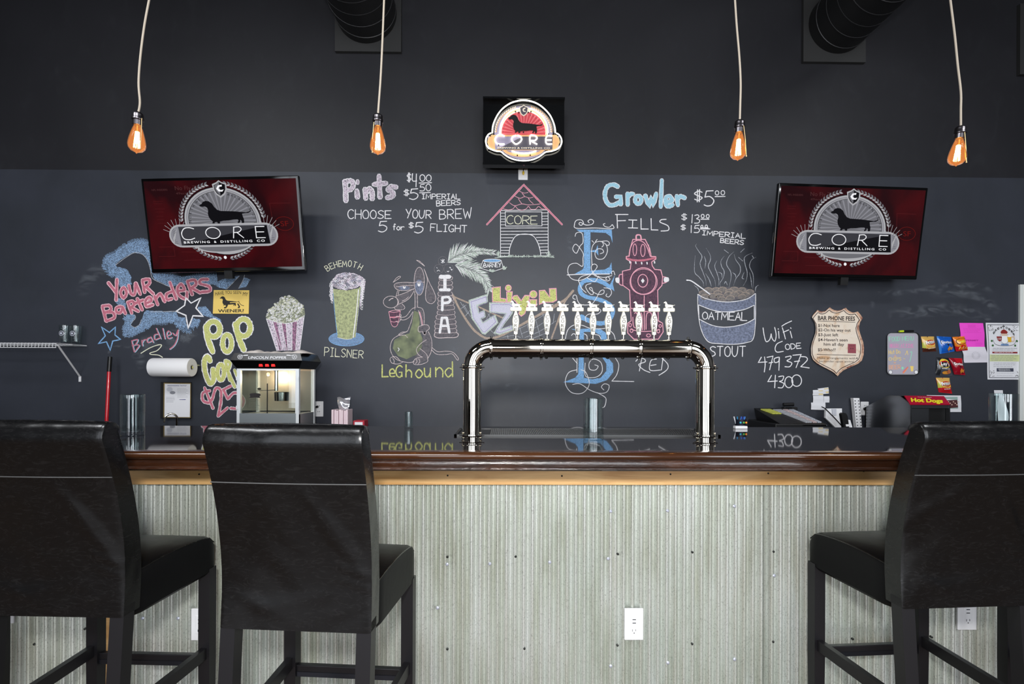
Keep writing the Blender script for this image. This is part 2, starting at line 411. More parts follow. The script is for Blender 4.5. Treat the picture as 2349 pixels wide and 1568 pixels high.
def ftext(A, m, s, u, v, wid, h, ang=0, lay=None, bold=.0, slant=0, align='L', sp=1):
    """printed lettering: cap height h, baseline start at u, v, total width wid (enlarged-view units)"""
    cu = bpy.data.curves.new('lettering', 'FONT'); cu.body = s; cu.resolution_u = 3; cu.offset = bold; cu.space_character = sp
    ob = bpy.data.objects.new('lettering', cu); COL.objects.link(ob)
    dg = bpy.context.evaluated_depsgraph_get(); me = bpy.data.meshes.new_from_object(ob.evaluated_get(dg))
    bpy.data.objects.remove(ob); vs = [x.co.copy() for x in me.vertices]
    if vs:
        x0 = min(x.x for x in vs); x1 = max(x.x for x in vs); kx = wid/(x1-x0) if wid else h/.7; ky = h/.7
        if align == 'C': u -= kx*(x1-x0)/2
        A.use(m); b = len(A.g.v); l = A.lay if lay is None else lay
        for x in vs:
            dx, dy = (x.x-x0)*kx+x.y*ky*slant, -x.y*ky
            A.g.v.append(A.P(u+dx*cos(ang)-dy*sin(ang), v+dx*sin(ang)+dy*cos(ang), l))
        for f in me.polygons: A.g.f.append([b+i for i in f.vertices]); A.g.m.append(A.g.cur)
    bpy.data.meshes.remove(me); bpy.data.curves.remove(cu)
def lines_of_print(A, m, u0, u1, v0, v1, n, w=.5, lay=None):
    """rows of tiny unreadable print as broken thin strokes"""
    for i in range(n):
        v = v0+(v1-v0)*i/max(1, n-1); x = u0+random.uniform(0, (u1-u0)*.05)
        e = u1-random.uniform(0, (u1-u0)*.25)
        while x < e:
            l = random.uniform(.06, .16)*(u1-u0); A.st(m, w, [(x, v), (min(x+l, e), v)], 0, lay); x += l+(u1-u0)*.025
# ================================================================ THE ROOM
HB = 1.07
XL, XR, ZC = -6.2, 6.2, 5.2
M_CEIL = mat('ceiling_black', (34, 34, 34), .8)
M_FLOOR = mat('floor_concrete', (96, 76, 60), .3)
nz = noise(M_FLOOR, 2.2, 6); setc(M_FLOOR, ramp(M_FLOOR, nz.outputs[0], [(.3, (80, 62, 48)), (.7, (112, 90, 70))]).outputs[0])
M_SIDE = mat('side_wall_grey', (72, 72, 74), .8)
g = G(); g.box((XL, REAR, -.1), (XR, DW+.15, 0)); add('floor', g, M_FLOOR, kind='structure')
g = G(); g.box((XL, REAR, ZC), (XR, DW+.15, ZC+.1)); add('ceiling', g, M_CEIL, kind='structure')
ZB = onY(1174, 398, DW).z
g = G(); g.box((XL, DW, 0), (XR, DW+.15, ZB)); g.cur = 1; g.box((XL, DW+.0008, ZB), (XR, DW+.15, ZC))
WALL = add('wall_back', g, [M_BOARD, M_UPPER], kind='structure')
g = G(); g.box((XL-.15, REAR, 0), (XL, DW, ZC)); add('wall_left', g, M_SIDE, kind='structure')
g = G(); g.box((XR, REAR, 0), (XR+.15, DW, ZC)); add('wall_right', g, M_SIDE, kind='structure')
g = G(); z0, z1 = .3, 4.4; x = XL
for wx, ww in WIN: g.box((x, REAR-.15, 0), (wx-ww/2, REAR, ZC)); x = wx+ww/2
g.box((x, REAR-.15, 0), (XR, REAR, ZC))
for wx, ww in WIN: g.box((wx-ww/2, REAR-.15, 0), (wx+ww/2, REAR, z0)); g.box((wx-ww/2, REAR-.15, z1), (wx+ww/2, REAR, ZC))
add('wall_front', g, M_SIDE, kind='structure')
M_ALU = mat('dark_window_frame', (40, 38, 36), .4, .3)
for i, (wx, ww) in enumerate(WIN):
    g = G(); a, b = wx-ww/2, wx+ww/2
    g.box((a, REAR-.1, z0), (a+.05, REAR-.04, z1)).box((b-.05, REAR-.1, z0), (b, REAR-.04, z1)).box((a, REAR-.1, z0), (b, REAR-.04, z0+.05)).box((a, REAR-.1, z1-.05), (b, REAR-.04, z1)).box((wx-.02, REAR-.1, z0), (wx+.02, REAR-.04, z1))
    add('window_%d' % (i+1), g, M_ALU, kind='structure')
M_FIX = mat('light_panel_housing', (210, 210, 210), .5)
for lx, ly in LAMPS:
    t = thing('ceiling_light', 'white rectangular ceiling light panel hung above the %s' % {-3.3: 'left end of the bar', -1.1: 'middle of the bar', 3.4: 'right end of the bar'}[lx], 'ceiling light', (lx, ly, 4.7))
    g = G(); g.box((lx-.6, ly-.3, 4.64), (lx+.6, ly+.3, 4.72)); add('housing', g, M_FIX, t); g = G()
    for s in (-.4, .4): g.cyl((lx+s, ly, 4.72), (lx+s, ly, ZC), .006, n=6)
    add('hanger_rods', g, M_ALU, t, kind='stuff')
# white door at the right end of the chalkboard wall
M_WP = mat('white_door_paint', (222, 226, 222), .4)
xd = onY(2340, 760, DW-.015).x
g = G(); g.box((xd, DW-.015, 0), (xd+.09, DW, 2.0)).box((xd+1.0, DW-.015, 0), (xd+1.09, DW, 2.0)).box((xd, DW-.015, 2.0), (xd+1.09, DW, 2.09))
d = add('door_1', g, M_WP, kind='structure')
g = G(); g.rbox((xd+.09, DW-.012, .01), (xd+1.0, DW-.001, 2.0), .002); add('door_panel', g, M_WP, d)
g = G(); g.lathe([(.012, 0), (.012, -.03), (.028, -.04), (.03, -.06), (.015, -.075)], (xd+.16, DW-.012, 1.0), 16, 'y'); add('door_knob', g, mat('steel', (190, 190, 188), .25, 1), d, True)
# ---------------------------------------------------------------- black spiral ducts
M_DUCT = mat('duct_black_paint', (26, 26, 27), .45); M_SEAM = mat('duct_seam_edge', (44, 44, 46), .5)
M_PLATE = mat('duct_plate_black', (48, 48, 48), .6)
for (px0, px1, pyb, cu, cv, r, lab) in ((768, 920, 117, 843, 37, .236, 'black spiral air duct through the wall above the second pendant bulb'),
        (1843, 1986, 141, 1916, 62, .232, 'black spiral air duct through the wall at upper right'),
        (2340, 2490, 170, 2414, 92, .232, 'black duct plate cut by the right edge of the view')):
    c = onY(cu, cv, DW); p0 = onY(px0, pyb, DW-.03); p1 = onY(px1, pyb, DW-.03)
    t = thing('air_duct', lab, 'duct', (c.x, DW, c.z), group='ceiling air ducts')
    g = G(); hz = .27
    g.box((p0.x, DW-.03, p0.z), (p1.x, DW, c.z+hz)); add('wall_plate', g, M_PLATE, t)
    L = 3.2; g = G(); rs = []
    g.lathe([(r, 0), (r, -L)], (c.x, DW-.02, c.z), 48, 'y'); add('duct_pipe', g, M_DUCT, t, True)
    g = G(); n = 40; pts = []
    for k in range(int(n*L/.125)+1):
        a = 2*pi*k/n; pts.append((c.x+(r+.001)*sin(a), DW-.04-k/n*.125, c.z+(r+.001)*cos(a)))
    g.tube(pts, .0035, 4); add('spiral_seam', g, M_SEAM, t, True)
# ================================================================ THE BAR
def wood(name, a, b, sc=6, rough=.4, stretch=(.12, 1, 1), coat=0, detail=6, bumps=.1):
    m = mat(name, a, rough, coat=coat); n1 = noise(m, sc, detail, 1.2, stretch); n2 = noise(m, sc*9, 3, .3, (.04, 1, 1))
    base = ramp(m, n1.outputs[0], [(.3, a), (.7, b)]).outputs[0]
    o = mixc(m, ramp(m, n2.outputs[0], [(.35, (0, 0, 0)), (.75, (115, 115, 115))]).outputs[0], base, rgb(*[int(x*.62) for x in a]))
    setc(m, o); bump(m, n2.outputs[0], bumps, .0008); return m
M_OAK = wood('light_oak', (198, 148, 88), (232, 190, 130), 22, .42)
M_RAIL = wood('varnished_brown_wood', (50, 28, 16), (94, 58, 34), 5, .13, coat=.5)
M_RAIL2 = wood('dark_rippled_varnish', (26, 14, 9), (66, 38, 23), 9, .12, (.3, 1, 1), .5, 6, .35)
nzr = noise(M_RAIL2, 90, 5, 1.2, (.45, 1, 1), .65); bump(M_RAIL2, nzr.outputs[0], .6, .0022)
M_TOP = wood('dark_epoxy_bar_top', (24, 19, 19), (34, 27, 26), 3, .035, (.1, 1, 1), 0, 4, 0)
nzb = noise(M_TOP, 14, 2, 0, (.5, .5, 1)); bump(M_TOP, nzb.outputs[0], .05, .0012)
YF, YR, YB, YFACE = 1.80, 1.865, 2.76, 2.05
X0, X1 = -5.0, 5.0
bar = thing('bar_counter', 'long bar counter with dark glossy top, wood rail and corrugated metal front', 'bar counter', (0, 2.3, 0))
g = G(); g.box((X0, YR-.005, HB-.035), (X1, YB, HB)); add('bar_top', g, M_TOP, bar)
prof = []                                                      # moulded bar rail, (y, z)
for i in range(9):
    t = pi*(.5-i/8*1.0); prof.append((YF+.026-.022*cos(t)*1.0, HB-.012+.016*sin(t)))
prof = [(YR, HB-.0002), (YR-.012, HB-.0001)]+[(YF+.022+.022*cos(radians(a)), HB-.0152+.015*sin(radians(a))) for a in (90, 115, 140, 165, 190, 215, 240)]
prof += [(YF+.018, HB-.029), (YF+.013, HB-.036), (YF+.012, HB-.044), (YF+.013, HB-.052), (YF+.005, HB-.055), (YF+.003, HB-.060), (YF+.010, HB-.066), (YR, HB-.066)]
pu = prof[:10]+[(YR, HB-.034)]; pl_ = [(YR, HB-.034)]+prof[9:]
for nm, pf, mm, lb in (('bar_rail', pu, M_RAIL, 'varnished brown rounded rail'), ('rail_cove', pl_, M_RAIL2, 'darker rippled moulding under the rail')):
    g = G(); g.rings([[(x, y, z) for y, z in pf] for x in [X0+(X1-X0)*i/30 for i in range(31)]]); add(nm, g, mm, bar, True, label=lb)
zo = HB+.02-.2
ob = onY(1174, 1112, YFACE-.022).z
g = G(); g.rbox((X0, YFACE-.022, ob), (X1, YFACE, HB-.04), .003); add('trim_board', g, M_OAK, bar, label='light oak board under the rail')
M_NAIL = mat('dark_nail', (30, 26, 22), .5, .6)
g = G()
for u, v in ((1027, 1090), (1289, 1091), (1538, 1087), (1762, 1085), (1981, 1080), (296, 1077), (457, 1087)):
    p = onY(u, v, YFACE-.022); g.lathe([(.0035, .001), (.0035, -.0015), (.001, -.002)], p, 8, 'y')
add('nails', g, M_NAIL, bar, kind='stuff')
# corrugated galvanised sheets
M_COR = mat('galvanised_sheet', (214, 220, 214), .32, .6)
n1 = noise(M_COR, 5, 5, .8, (3, 1, .35)); n2 = noise(M_COR, 230, 3, 0, (1, 1, .6), .7); n3 = noise(M_COR, 26, 3, .4, (1, 1, .12)); n4 = noise(M_COR, 1.6, 3, .5, (1.6, 1, 1))
b0 = ramp(M_COR, n1.outputs[0], [(.28, (196, 200, 186)), (.5, (216, 221, 212)), (.75, (228, 231, 228))]).outputs[0]
b1 = mixc(M_COR, ramp(M_COR, n3.outputs[0], [(.5, (0, 0, 0)), (.8, (150, 150, 150))]).outputs[0], b0, rgb(178, 172, 142))
b1 = mixc(M_COR, ramp(M_COR, n4.outputs[0], [(.5, (0, 0, 0)), (.75, (120, 120, 120))]).outputs[0], b1, rgb(176, 196, 186))
b2 = mixc(M_COR, ramp(M_COR, n2.outputs[0], [(.54, (0, 0, 0)), (.66, (180, 180, 180))]).outputs[0], b1, rgb(96, 100, 92))
setc(M_COR, b2)
seams = [-150, 243, 262, 640, 1008, 1400, 1757, 2130, 2520]
sx = [onY(u, 1300, YFACE).x for u in seams]; sx[0] = X0; sx[-1] = X1
M_SCREW = mat('dark_screw_head', (50, 52, 50), .4, .7); M_WASH = mat('pale_metal_anchor', (196, 200, 214), .35, .5)
def cp(u, v): return (820+u/2.397, 1000+v/2.397)
SCR = [cp(*p) for p in ((495, 662), (870, 660), (1432, 648), (1842, 638), (2286, 633), (495, 1168), (918, 1165), (1430, 1150), (1841, 1142), (2284, 1128))]+[(80, 1476), (196, 1441), (1955, 1464), (2136, 1460)]
WSH = [cp(*p) for p in ((493, 703), (728, 700), (1057, 692), (1378, 672), (1706, 410), (2073, 385), (2290, 765), (440, 945), (1392, 1262), (1708, 1247), (2075, 1228), (1392, 412))]+[(328, 1417), (409, 1417)]
PITCH, AMP = .0342, .0095
for k in range(len(sx)-1):
    if k == 1: continue
    a, b = sx[k], sx[k+1]+(.014 if k not in (0, len(sx)-2) else 0); n = int((b-a)/PITCH*14); g = G(); off = YFACE+.008+(.004 if k % 2 else .0); ph = random.uniform(0, 6)
    def fy(x): return off+AMP-2*AMP*(.5+.5*sin(2*pi*x/PITCH+ph))**.62
    A_ = [(a+(b-a)*i/n) for i in range(n+1)]
    g.rings([[(x, fy(x), z) for x in A_] for z in (.02, .4, HB-.05)], closed=False, cap=False)
    s = add('corrugated_panel', g, M_COR, bar, 'all')
    g = G(); h = G()
    for u, v in SCR:
        p = onY(u, v, YFACE)
        if a < p.x < b: g.lathe([(.0045, .003), (.0045, -.003), (.002, -.0045)], (p.x, off-AMP, p.z), 8, 'y')
    for u, v in WSH:
        p = onY(u, v, YFACE)
        if a < p.x < b: h.lathe([(.0065, .003), (.0065, -.002), (.003, -.004)], (p.x, off-AMP, p.z), 8, 'y')
    if g.v: add('screw_heads', g, M_SCREW, s, kind='stuff')
    if h.v: add('anchor_plugs', h, M_WASH, s, kind='stuff')
g = G(); g.rbox((sx[1], YFACE-.018, .01), (sx[2]+.006, YFACE+.02, ob), .002); add('corner_batten', g, M_OAK, bar, label='upright light oak batten')
g = G(); g.box((X0, YFACE+.03, 0), (X1, YFACE+.05, HB-.04)).box((X0, YB-.05, 0), (X1, YB-.03, HB-.04)); add('bar_frame', g, mat('dark_board', (60, 52, 46), .7), bar)
# outlets on the bar front
M_WHITE = mat('white_plastic', (238, 238, 240), .35); M_SLOT = mat('outlet_slot_dark', (40, 40, 44), .6)
def outlet(u0, v0, u1, v1, y, label, usb=True):
    a, b = onY(u0, v0, y), onY(u1, v1, y); x0, x1, zt, zb = a.x, b.x, a.z, b.z; w, h = x1-x0, zt-zb
    t = thing('wall_outlet', label, 'outlet', ((x0+x1)/2, y, (zt+zb)/2), group='outlet plates')
    g = G(); g.rbox((x0, y-.006, zb), (x1, y+.004, zt), .003); add('cover_plate', g, M_WHITE, t)
    g = G(); cx = (x0+x1)/2; g.rbox((cx-w*.23, y-.0085, zb+h*.22), (cx+w*.23, y-.005, zt-h*.22), .002); r = add('receptacle', g, M_WHITE, t)
    g = G()
    if usb:
        for f in (.335, .445): g.box((cx-w*.09, y-.0095, zt-h*(f+.012)), (cx+w*.09, y-.008, zt-h*(f-.012)))
        g.box((cx-w*.10, y-.0095, zt-h*.71), (cx-w*.08, y-.008, zt-h*.64)).box((cx+w*.07, y-.0095, zt-h*.70), (cx+w*.09, y-.008, zt-h*.64)).box((cx-w*.025, y-.0095, zt-h*.77), (cx+w*.025, y-.008, zt-h*.745))
    else:
        for c in (.36, .66):
            g.box((cx-w*.12, y-.0095, zt-h*(c+.04)), (cx-w*.08, y-.008, zt-h*(c-.04))).box((cx+w*.08, y-.0095, zt-h*(c+.04)), (cx+w*.12, y-.008, zt-h*(c-.04))).box((cx-w*.03, y-.0095, zt-h*(c+.09)), (cx+w*.03, y-.008, zt-h*(c+.06)))
    add('outlet_slots', g, M_SLOT, r, kind='stuff'); return t
YO = YFACE-.003
outlet(1432, 1394, 1475, 1466, YO, 'white outlet plate with two USB ports on the open corrugated bar front')
outlet(440, 1394, 482, 1467, YO, 'white outlet plate on the bar front half hidden by a stool leg')
outlet(2195, 1371, 2238, 1443, YO, 'white outlet plate on the bar front under the right stool back')
outlet(-8, 1353, 34, 1428, YO, 'white outlet plate low on the bar front at the left edge')
# ---------------------------------------------------------------- glassware
def glassmat(name, c=(245, 250, 250), r=.0):
    if name in MC: return MC[name]
    m = bpy.data.materials.new(name); MC[name] = m; m.use_nodes = True; t = m.node_tree; n = t.nodes; n.clear()
    o = n.new('ShaderNodeOutputMaterial'); mx = n.new('ShaderNodeMixShader'); tr = n.new('ShaderNodeBsdfTransparent'); gl = n.new('ShaderNodeBsdfGlossy'); lw = n.new('ShaderNodeLayerWeight'); pw_ = n.new('ShaderNodeMath'); pw_.operation = 'POWER'; pw_.inputs[1].default_value = 4; fr = n.new('ShaderNodeMath'); fr.operation = 'MULTIPLY_ADD'; fr.inputs[1].default_value = .8; fr.inputs[2].default_value = .09
    t.links.new(lw.outputs['Facing'], pw_.inputs[0]); t.links.new(pw_.outputs[0], fr.inputs[0]); tr.inputs[0].default_value = tuple(x*.985 for x in rgb(*c)[:3])+(1,); gl.inputs['Roughness'].default_value = max(r, .02)
    t.links.new(fr.outputs[0], mx.inputs[0]); t.links.new(tr.outputs[0], mx.inputs[1]); t.links.new(gl.outputs[0], mx.inputs[2]); t.links.new(mx.outputs[0], o.inputs[0]); return m
M_GLASS = glassmat('clear_glass')
def tumbler(name, label, c, r, h, cat='glass', group=None, base=.016, taper=1.0, n=28, mt=None, wall=.005):
    t = thing(name, label, cat, c, group=group)
    g = G(); g.lathe([(.001, 0), (r*taper*.94, 0), (r*taper, .003), (r, h-.002), (r-wall*.5, h), (r-wall, h-.002), (r*taper-wall, base+.004), (r*taper*.85-wall, base), (.001, base)], c, n)
    add('glass_body', g, mt or M_GLASS, t, True); return t
def onbar(u, v):
    """point of the bar top seen at u, v"""
    return onplane(u, v, Vector((0, 0, HB)), Vector((0, 0, 1)))
p = onbar(304, 998); tumbler('glass_cylinder', 'tall clear straight-sided glass on the bar behind the left stool', (p.x, p.y, HB+.0005), .0455, .178, 'glass', base=.014)
p = onbar(1361, 1007); tumbler('glass_cylinder', 'tall clear thick-based glass on the bar between the tap tower legs', (p.x, p.y, HB+.0005), .0415, .172, 'glass', base=.03)
p = onbar(2302, 1003); tj = tumbler('tip_jar', 'wide clear glass jar holding a slip of paper behind the right stool', (p.x, p.y, HB+.0005), .050, .195, 'jar', base=.01)
M_PAPER = mat('white_paper', (226, 226, 230), .8)
g = G(); g.grid(lambda a, b: (p.x-.012+.03*a+.006*sin(b*5), p.y+.01+.01*sin(a*3+b*4), HB+.03+b*.16), 4, 8); pb = add('paper_slip', g, M_PAPER, None, 'all', 'crumpled white paper slip inside the glass jar', org=(p.x, p.y, HB+.03), cat='paper')
p = onbar(940, 979.5); c = (p.x, p.y-.03, HB+.0005)
sg = tumbler('shot_glass', 'small clear glass at the back edge of the bar left of the tap tower', c, .023, .082, 'glass', base=.012)
g = G(); g.lathe([(.001, 0), (.034, 0), (.034, .004), (.001, .004)], (c[0], c[1], HB), 20); 
# ---------------------------------------------------------------- tap tower
M_CHROME = mat('polished_steel', (228, 222, 210), .05, 1); M_BLACKM = mat('black_knob', (14, 14, 14), .35)
YT = onbar(1083, 1006).y; DPT = YT
pr = .038
def tw(u, v): return onY(u, v, YT)
xa, xb = tw(1083, 900).x, tw(1617, 900).x; zt_ = tw(1350, 799).z; rr = .080
t = thing('tap_tower', 'polished steel arched beer tap tower standing on the bar', 'tap tower', ((xa+xb)/2, YT, HB))
pts = []
for i in range(13):
    a = radians(90+90*i/12); pts.append((xa+rr+rr*cos(a), YT, zt_-rr+rr*sin(a)))
z_el = zt_-rr
g = G(); g.tube([(xa, YT, HB), (xa, YT, z_el)], pr, 40); add('tower_leg', g, M_CHROME, t, True)
g = G(); g.tube([(xb, YT, HB), (xb, YT, z_el)], pr, 40); add('tower_leg', g, M_CHROME, t, True)
g = G(); g.tube([(xa, YT, z_el)]+[(xa+rr-rr*cos(radians(7.5*i)), YT, zt_-rr+rr*sin(radians(7.5*i))) for i in range(1, 12)]+[(xa+rr, YT, zt_)], pr, 40); add('elbow', g, M_CHROME, t, True)
g = G(); g.tube([(xb, YT, z_el)]+[(xb-rr+rr*cos(radians(7.5*i)), YT, zt_-rr+rr*sin(radians(7.5*i))) for i in range(1, 12)]+[(xb-rr, YT, zt_)], pr, 40); add('elbow', g, M_CHROME, t, True)
cl = [tw(u, 799).x for u in (1127, 1241, 1354, 1466, 1577)]
for a, b in zip(cl[:-1], cl[1:]):
    g = G(); g.tube([(a, YT, zt_), (b, YT, zt_)], pr, 40); add('crossbar_pipe', g, M_CHROME, t, True)
def clamp(c, ax):
    """tri-clamp ring with ears, nuts and a black wing screw; ax = pipe axis"""
    g = G(); prof = [(pr, -.006), (pr+.004, -.006), (pr+.0055, -.002), (pr+.0055, .002), (pr+.004, .006), (pr, .006)]
    g.lathe(prof, c, 40, ax); o = add('clamp_ring', g, M_CHROME, t, True)
    g = G(); h = G()
    for s in (1, -1):
        for d in (-.010, .010):
            for e in (.000, .0125):
                if ax == 'x': q = (c[0]+d, YT-pr*.35, c[2]+s*(pr-.004-e*.9)); g.ball(q, (.005, .006, .0042), 8, 5)
                else: q = (c[0]+s*(pr+.001-e*.9), YT-pr*.3, c[2]+d); g.ball(q, (.0042, .006, .005), 8, 5)
        if ax == 'x': h.cyl((c[0], YT-.006, c[2]+s*(pr+.012)), (c[0], YT-.006, c[2]+s*(pr-.012)), .0042)
        else: h.cyl((c[0]+s*(pr+.014), YT-.006, c[2]), (c[0]+s*(pr-.006), YT-.006, c[2]), .0035)
    add('clamp_nuts', g, M_CHROME, o, True, kind='stuff'); add('wing_screws', h, M_BLACKM, o, True, kind='stuff')
for x in cl: clamp((x, YT, zt_), 'x')
for x in (xa, xb): clamp((x, YT, z_el), 'z'); clamp((x, YT, HB+.0165), 'z')
# dachshund silhouette read from the screens (enlarged-view units of the right screen)
DOG = [(922,482),(955,466),(975,442),(1010,430),(1050,438),(1083,468),(1102,512),(1130,548),(1170,566),(1250,572),(1330,578),(1400,588),(1470,598),(1515,586),(1535,568),(1530,592),(1500,606),(1450,611),(1422,614),(1424,645),(1432,682),(1426,728),(1395,734),(1400,704),(1386,690),(1374,724),(1345,728),(1352,712),(1364,698),(1356,682),(1310,682),(1240,690),(1180,690),(1134,700),(1134,724),(1100,728),(1106,710),(1094,700),(1070,705),(1070,718),(1040,720),(1043,706),(1050,694),(1028,670),(1012,636),(1008,594),(1020,550),(1014,520),(1002,508),(985,500),(960,503),(935,498)]
# tap handles: one built, ten copied
M_CREAM = mat('cream_enamel', (226, 222, 206), .35, coat=.2); M_INK = mat('dark_print', (38, 34, 30), .6)
YH = YT+.075; KH = F/YH; tz = onY(1350, 778, YH).z
tp = thing('beer_tap', 'x', 'beer tap', (0, 0, 0), local=True, group='beer tap handles on the tower')
def hp(u, v): return ((u-1075)/9.79/KH, (958-v)/9.79/KH)       # handle units -> metres about its foot
HW = [(335, 24), (360, 30), (400, 44), (450, 62), (520, 78), (570, 79), (640, 72), (700, 62), (760, 52), (820, 46), (850, 45)]
L = [hp(1075-w, v) for v, w in HW]+[hp(1075+w, v) for v, w in HW[::-1]]
g = G(); rs = []
for v, w in HW:
    (x, z) = hp(1075+w, v); y = min(.009, abs(x)*.8); rs.append([(-x, -y*.3, z), (-x*.8, -y, z), (x*.8, -y, z), (x, -y*.3, z), (x, y*.3, z), (x*.8, y, z), (-x*.8, y, z), (-x, y*.3, z)])
g.rings(rs[::-1]); add('handle_grip', g, M_CREAM, tp, True)
g = G(); a = hp(948, 333); b = hp(1208, 243); g.rbox((a[0], -.006, a[1]), (b[0], .006, b[1]), .0045, 4); add('crosspiece', g, M_CREAM, tp, True)
g = G(); g.slab([(((x-1215)*.415)/9.79/KH, -.0035, (958-(100+(y-430)*.5))/9.79/KH) for x, y in DOG], (0, 1, 0), .007); add('dog_figure', g, M_CREAM, tp)
g = G(); zf = hp(0, 850)[1]; g.lathe([(.006, zf+.002), (.0062, zf-.004), (.004, zf-.006), (.0042, .004), (.004, .001), (.014, 0), (.015, -.003)], (0, 0, 0), 14); add('handle_stem', g, M_CHROME, tp, True)
g = G(); g.lathe([(.012, -.003), (.011, -.016), (.009, -.045), (.006, -.048)], (0, 0, 0), 12).tube([(0, 0, -.035), (0, -.03, -.035), (0, -.05, -.035)], .008, 10).tube([(0, 0, -.03), (0, .025, -.045), (0, .03, -.08)], .0065, 10); add('faucet', g, M_CHROME, tp, True)
class Loc:                                                      # local plane for flat print on a small object
    def __init__(s, fn, k=1.0): s.fn, s.k, s.plane = fn, k, None
    def __call__(s, u, v, lay=0): return Vector(s.fn(u, v, lay))
A = Art(Loc(lambda u, v, l: ((u-1075)/9.79/KH, -.0093-l*.0003, (958-v)/9.79/KH), 9.79))
for ch, v in zip('CORE', (500, 590, 695, 785)):
    w = 74; ftext(A, M_INK, ch, 1075, v, w, 74, align='C', bold=.012)
add('lettering', A.g, A.mats, tp)
ordn = ['first', 'second', 'third', 'fourth', 'fifth', 'sixth', 'seventh', 'eighth', 'ninth', 'tenth', 'eleventh']
for i, u in enumerate((1183, 1219, 1255, 1290, 1325, 1360, 1395, 1430, 1465, 1500, 1534)):
    q = onY(u, 778, YH); lab = 'cream tap handle topped by a dachshund, %s from the left on the tower' % ordn[i]
    if i == 0: tp.location = (q.x, YH, tz); tp['label'] = lab
    else: clone(tp, (q.x, YH, tz), (0, 0, random.uniform(-.04, .04)), lab)
g = G()
for u in (1146, 1182, 1218, 1254, 1289, 1395, 1430, 1466, 1500, 1535):
    p = tw(u, 821); g.ball((p.x, YT+.012, zt_-pr-.001), (.007, .007, .005), 8, 5)
add('pipe_plugs', g, M_BLACKM, t, True, kind='stuff')
# drip tray
M_STEEL = mat('brushed_steel', (168, 168, 166), .28, 1); M_TRAY = mat('tray_steel', (84, 85, 86), .6, 1); M_DARKSLOT = mat('tray_dark', (16, 16, 17), .4)
a = onbar(1040, 1002); b = onbar(1655, 1002); y0 = a.y+.03; y1 = YB-.17; x0, x1 = a.x, b.x
tr = thing('drip_tray', 'long perforated steel drip tray behind the tap tower', 'drip tray', ((x0+x1)/2, y0, HB))
g = G(); g.box((x0, y0, HB), (x1, y0+.012, HB+.008)).box((x0, y1-.012, HB), (x1, y1, HB+.008)).box((x0, y0, HB), (x0+.012, y1, HB+.008)).box((x1-.012, y0, HB), (x1, y1, HB+.008)); add('tray_rim', g, M_TRAY, tr)
g = G(); g.box((x0+.01, y0+.01, HB), (x1-.01, y1-.01, HB+.002)); add('tray_pan', g, M_DARKSLOT, tr)
gx0, gx1 = onbar(1126, 990).x, onbar(1592, 990).x; g = G(); n = int((gx1-gx0)/.0085)
for i in range(n+1): x = gx0+(gx1-gx0)*i/n; g.box((x-.0011, y0+.02, HB+.004), (x+.0011, y1-.02, HB+.007))
for j in range(13): y = y0+.02+(y1-y0-.04)*j/12; g.box((gx0, y-.0022, HB+.0042), (gx1, y+.0022, HB+.0068))
add('perforated_grille', g, M_TRAY, tr, kind='stuff')
# ================================================================ BAR STOOLS
M_LEATHER = mat('black_leather', (15, 15, 16), .34, spec=.5, ior=1.45)
n1 = noise(M_LEATHER, 9, 4, 1.5, (1, 1, 1.6)); n2 = noise(M_LEATHER, 160, 3); n3 = noise(M_LEATHER, 3.5, 2, .4); n4 = noise(M_LEATHER, 16, 8, 3.5, (1, 1, 3.0), .7)
setc(M_LEATHER, mixc(M_LEATHER, ramp(M_LEATHER, n4.outputs[0], [(.5, (0, 0, 0)), (.74, (120, 120, 120))]).outputs[0], rgb(11, 11, 12), rgb(52, 51, 51)))
nb = bump(M_LEATHER, n3.outputs[0], .55, .03); nb = bump(M_LEATHER, n1.outputs[0], .12, .006, nb)
rr_ = ramp(M_LEATHER, n4.outputs[0], [(.3, (124, 124, 124)), (.7, (150, 150, 150))]); M_LEATHER.node_tree.links.new(rr_.outputs[0], M_LEATHER.node_tree.nodes['Principled BSDF'].inputs['Roughness'])
M_SEATL = mat('seat_leather', (12, 12, 13), .42, spec=.12); nbs = noise(M_SEATL, 11, 3, .6); bump(M_SEATL, nbs.outputs[0], .2, .006)
M_BWOOD = mat('black_painted_wood', (20, 19, 22), .38); M_SEAM_LIT = mat('lit_seam', (70, 70, 70), .5)  # seam grey is lightened to paint in the light caught along the stitching
WB, WF, DS, ZB_, LEAN, ZT, ZS = .424, .455, .423, .634, .099, 1.202, .755
st = thing('bar_stool', 'x', 'bar stool', (0, 0, 0), local=True, group='black leather bar stools along the bar')
def backx(z):
    f = (z-ZB_)/(ZT-ZB_); return -LEAN*max(0, f-.15)**1.7/.85**1.7+.012*sin(pi*min(1, f))
prof = []; N = 48
RT = .050
for i in range(N+1): z = ZB_+(ZT-RT-ZB_)*i/N; prof.append((backx(z), z))
yt_ = backx(ZT-RT)
for a in range(1, 7): t_ = radians(180-a*15); prof.append((yt_+.036-.006*a/6+.036*cos(t_), ZT-RT+RT*sin(t_)))
for a in range(1, 6): t_ = radians(90-a*18); prof.append((yt_+.030+.036*cos(t_), ZT-.02+.02*sin(t_)))
for i in range(N, -1, -1): z = ZB_+(ZT-.03-ZB_)*i/N; prof.append((min(backx(z), 9)+.068, z))
cyp = sum(p[0] for p in prof)/len(prof); czp = sum(p[1] for p in prof)/len(prof)
g = G(); rs = []
def inset(d): return [(y+(cyp+backx(z)*.8-y)*min(.8, d/.036*.5), z-(d if z > ZT-.03 else 0)+(d*.6 if z < ZB_+.01 else 0)) for y, z in prof]
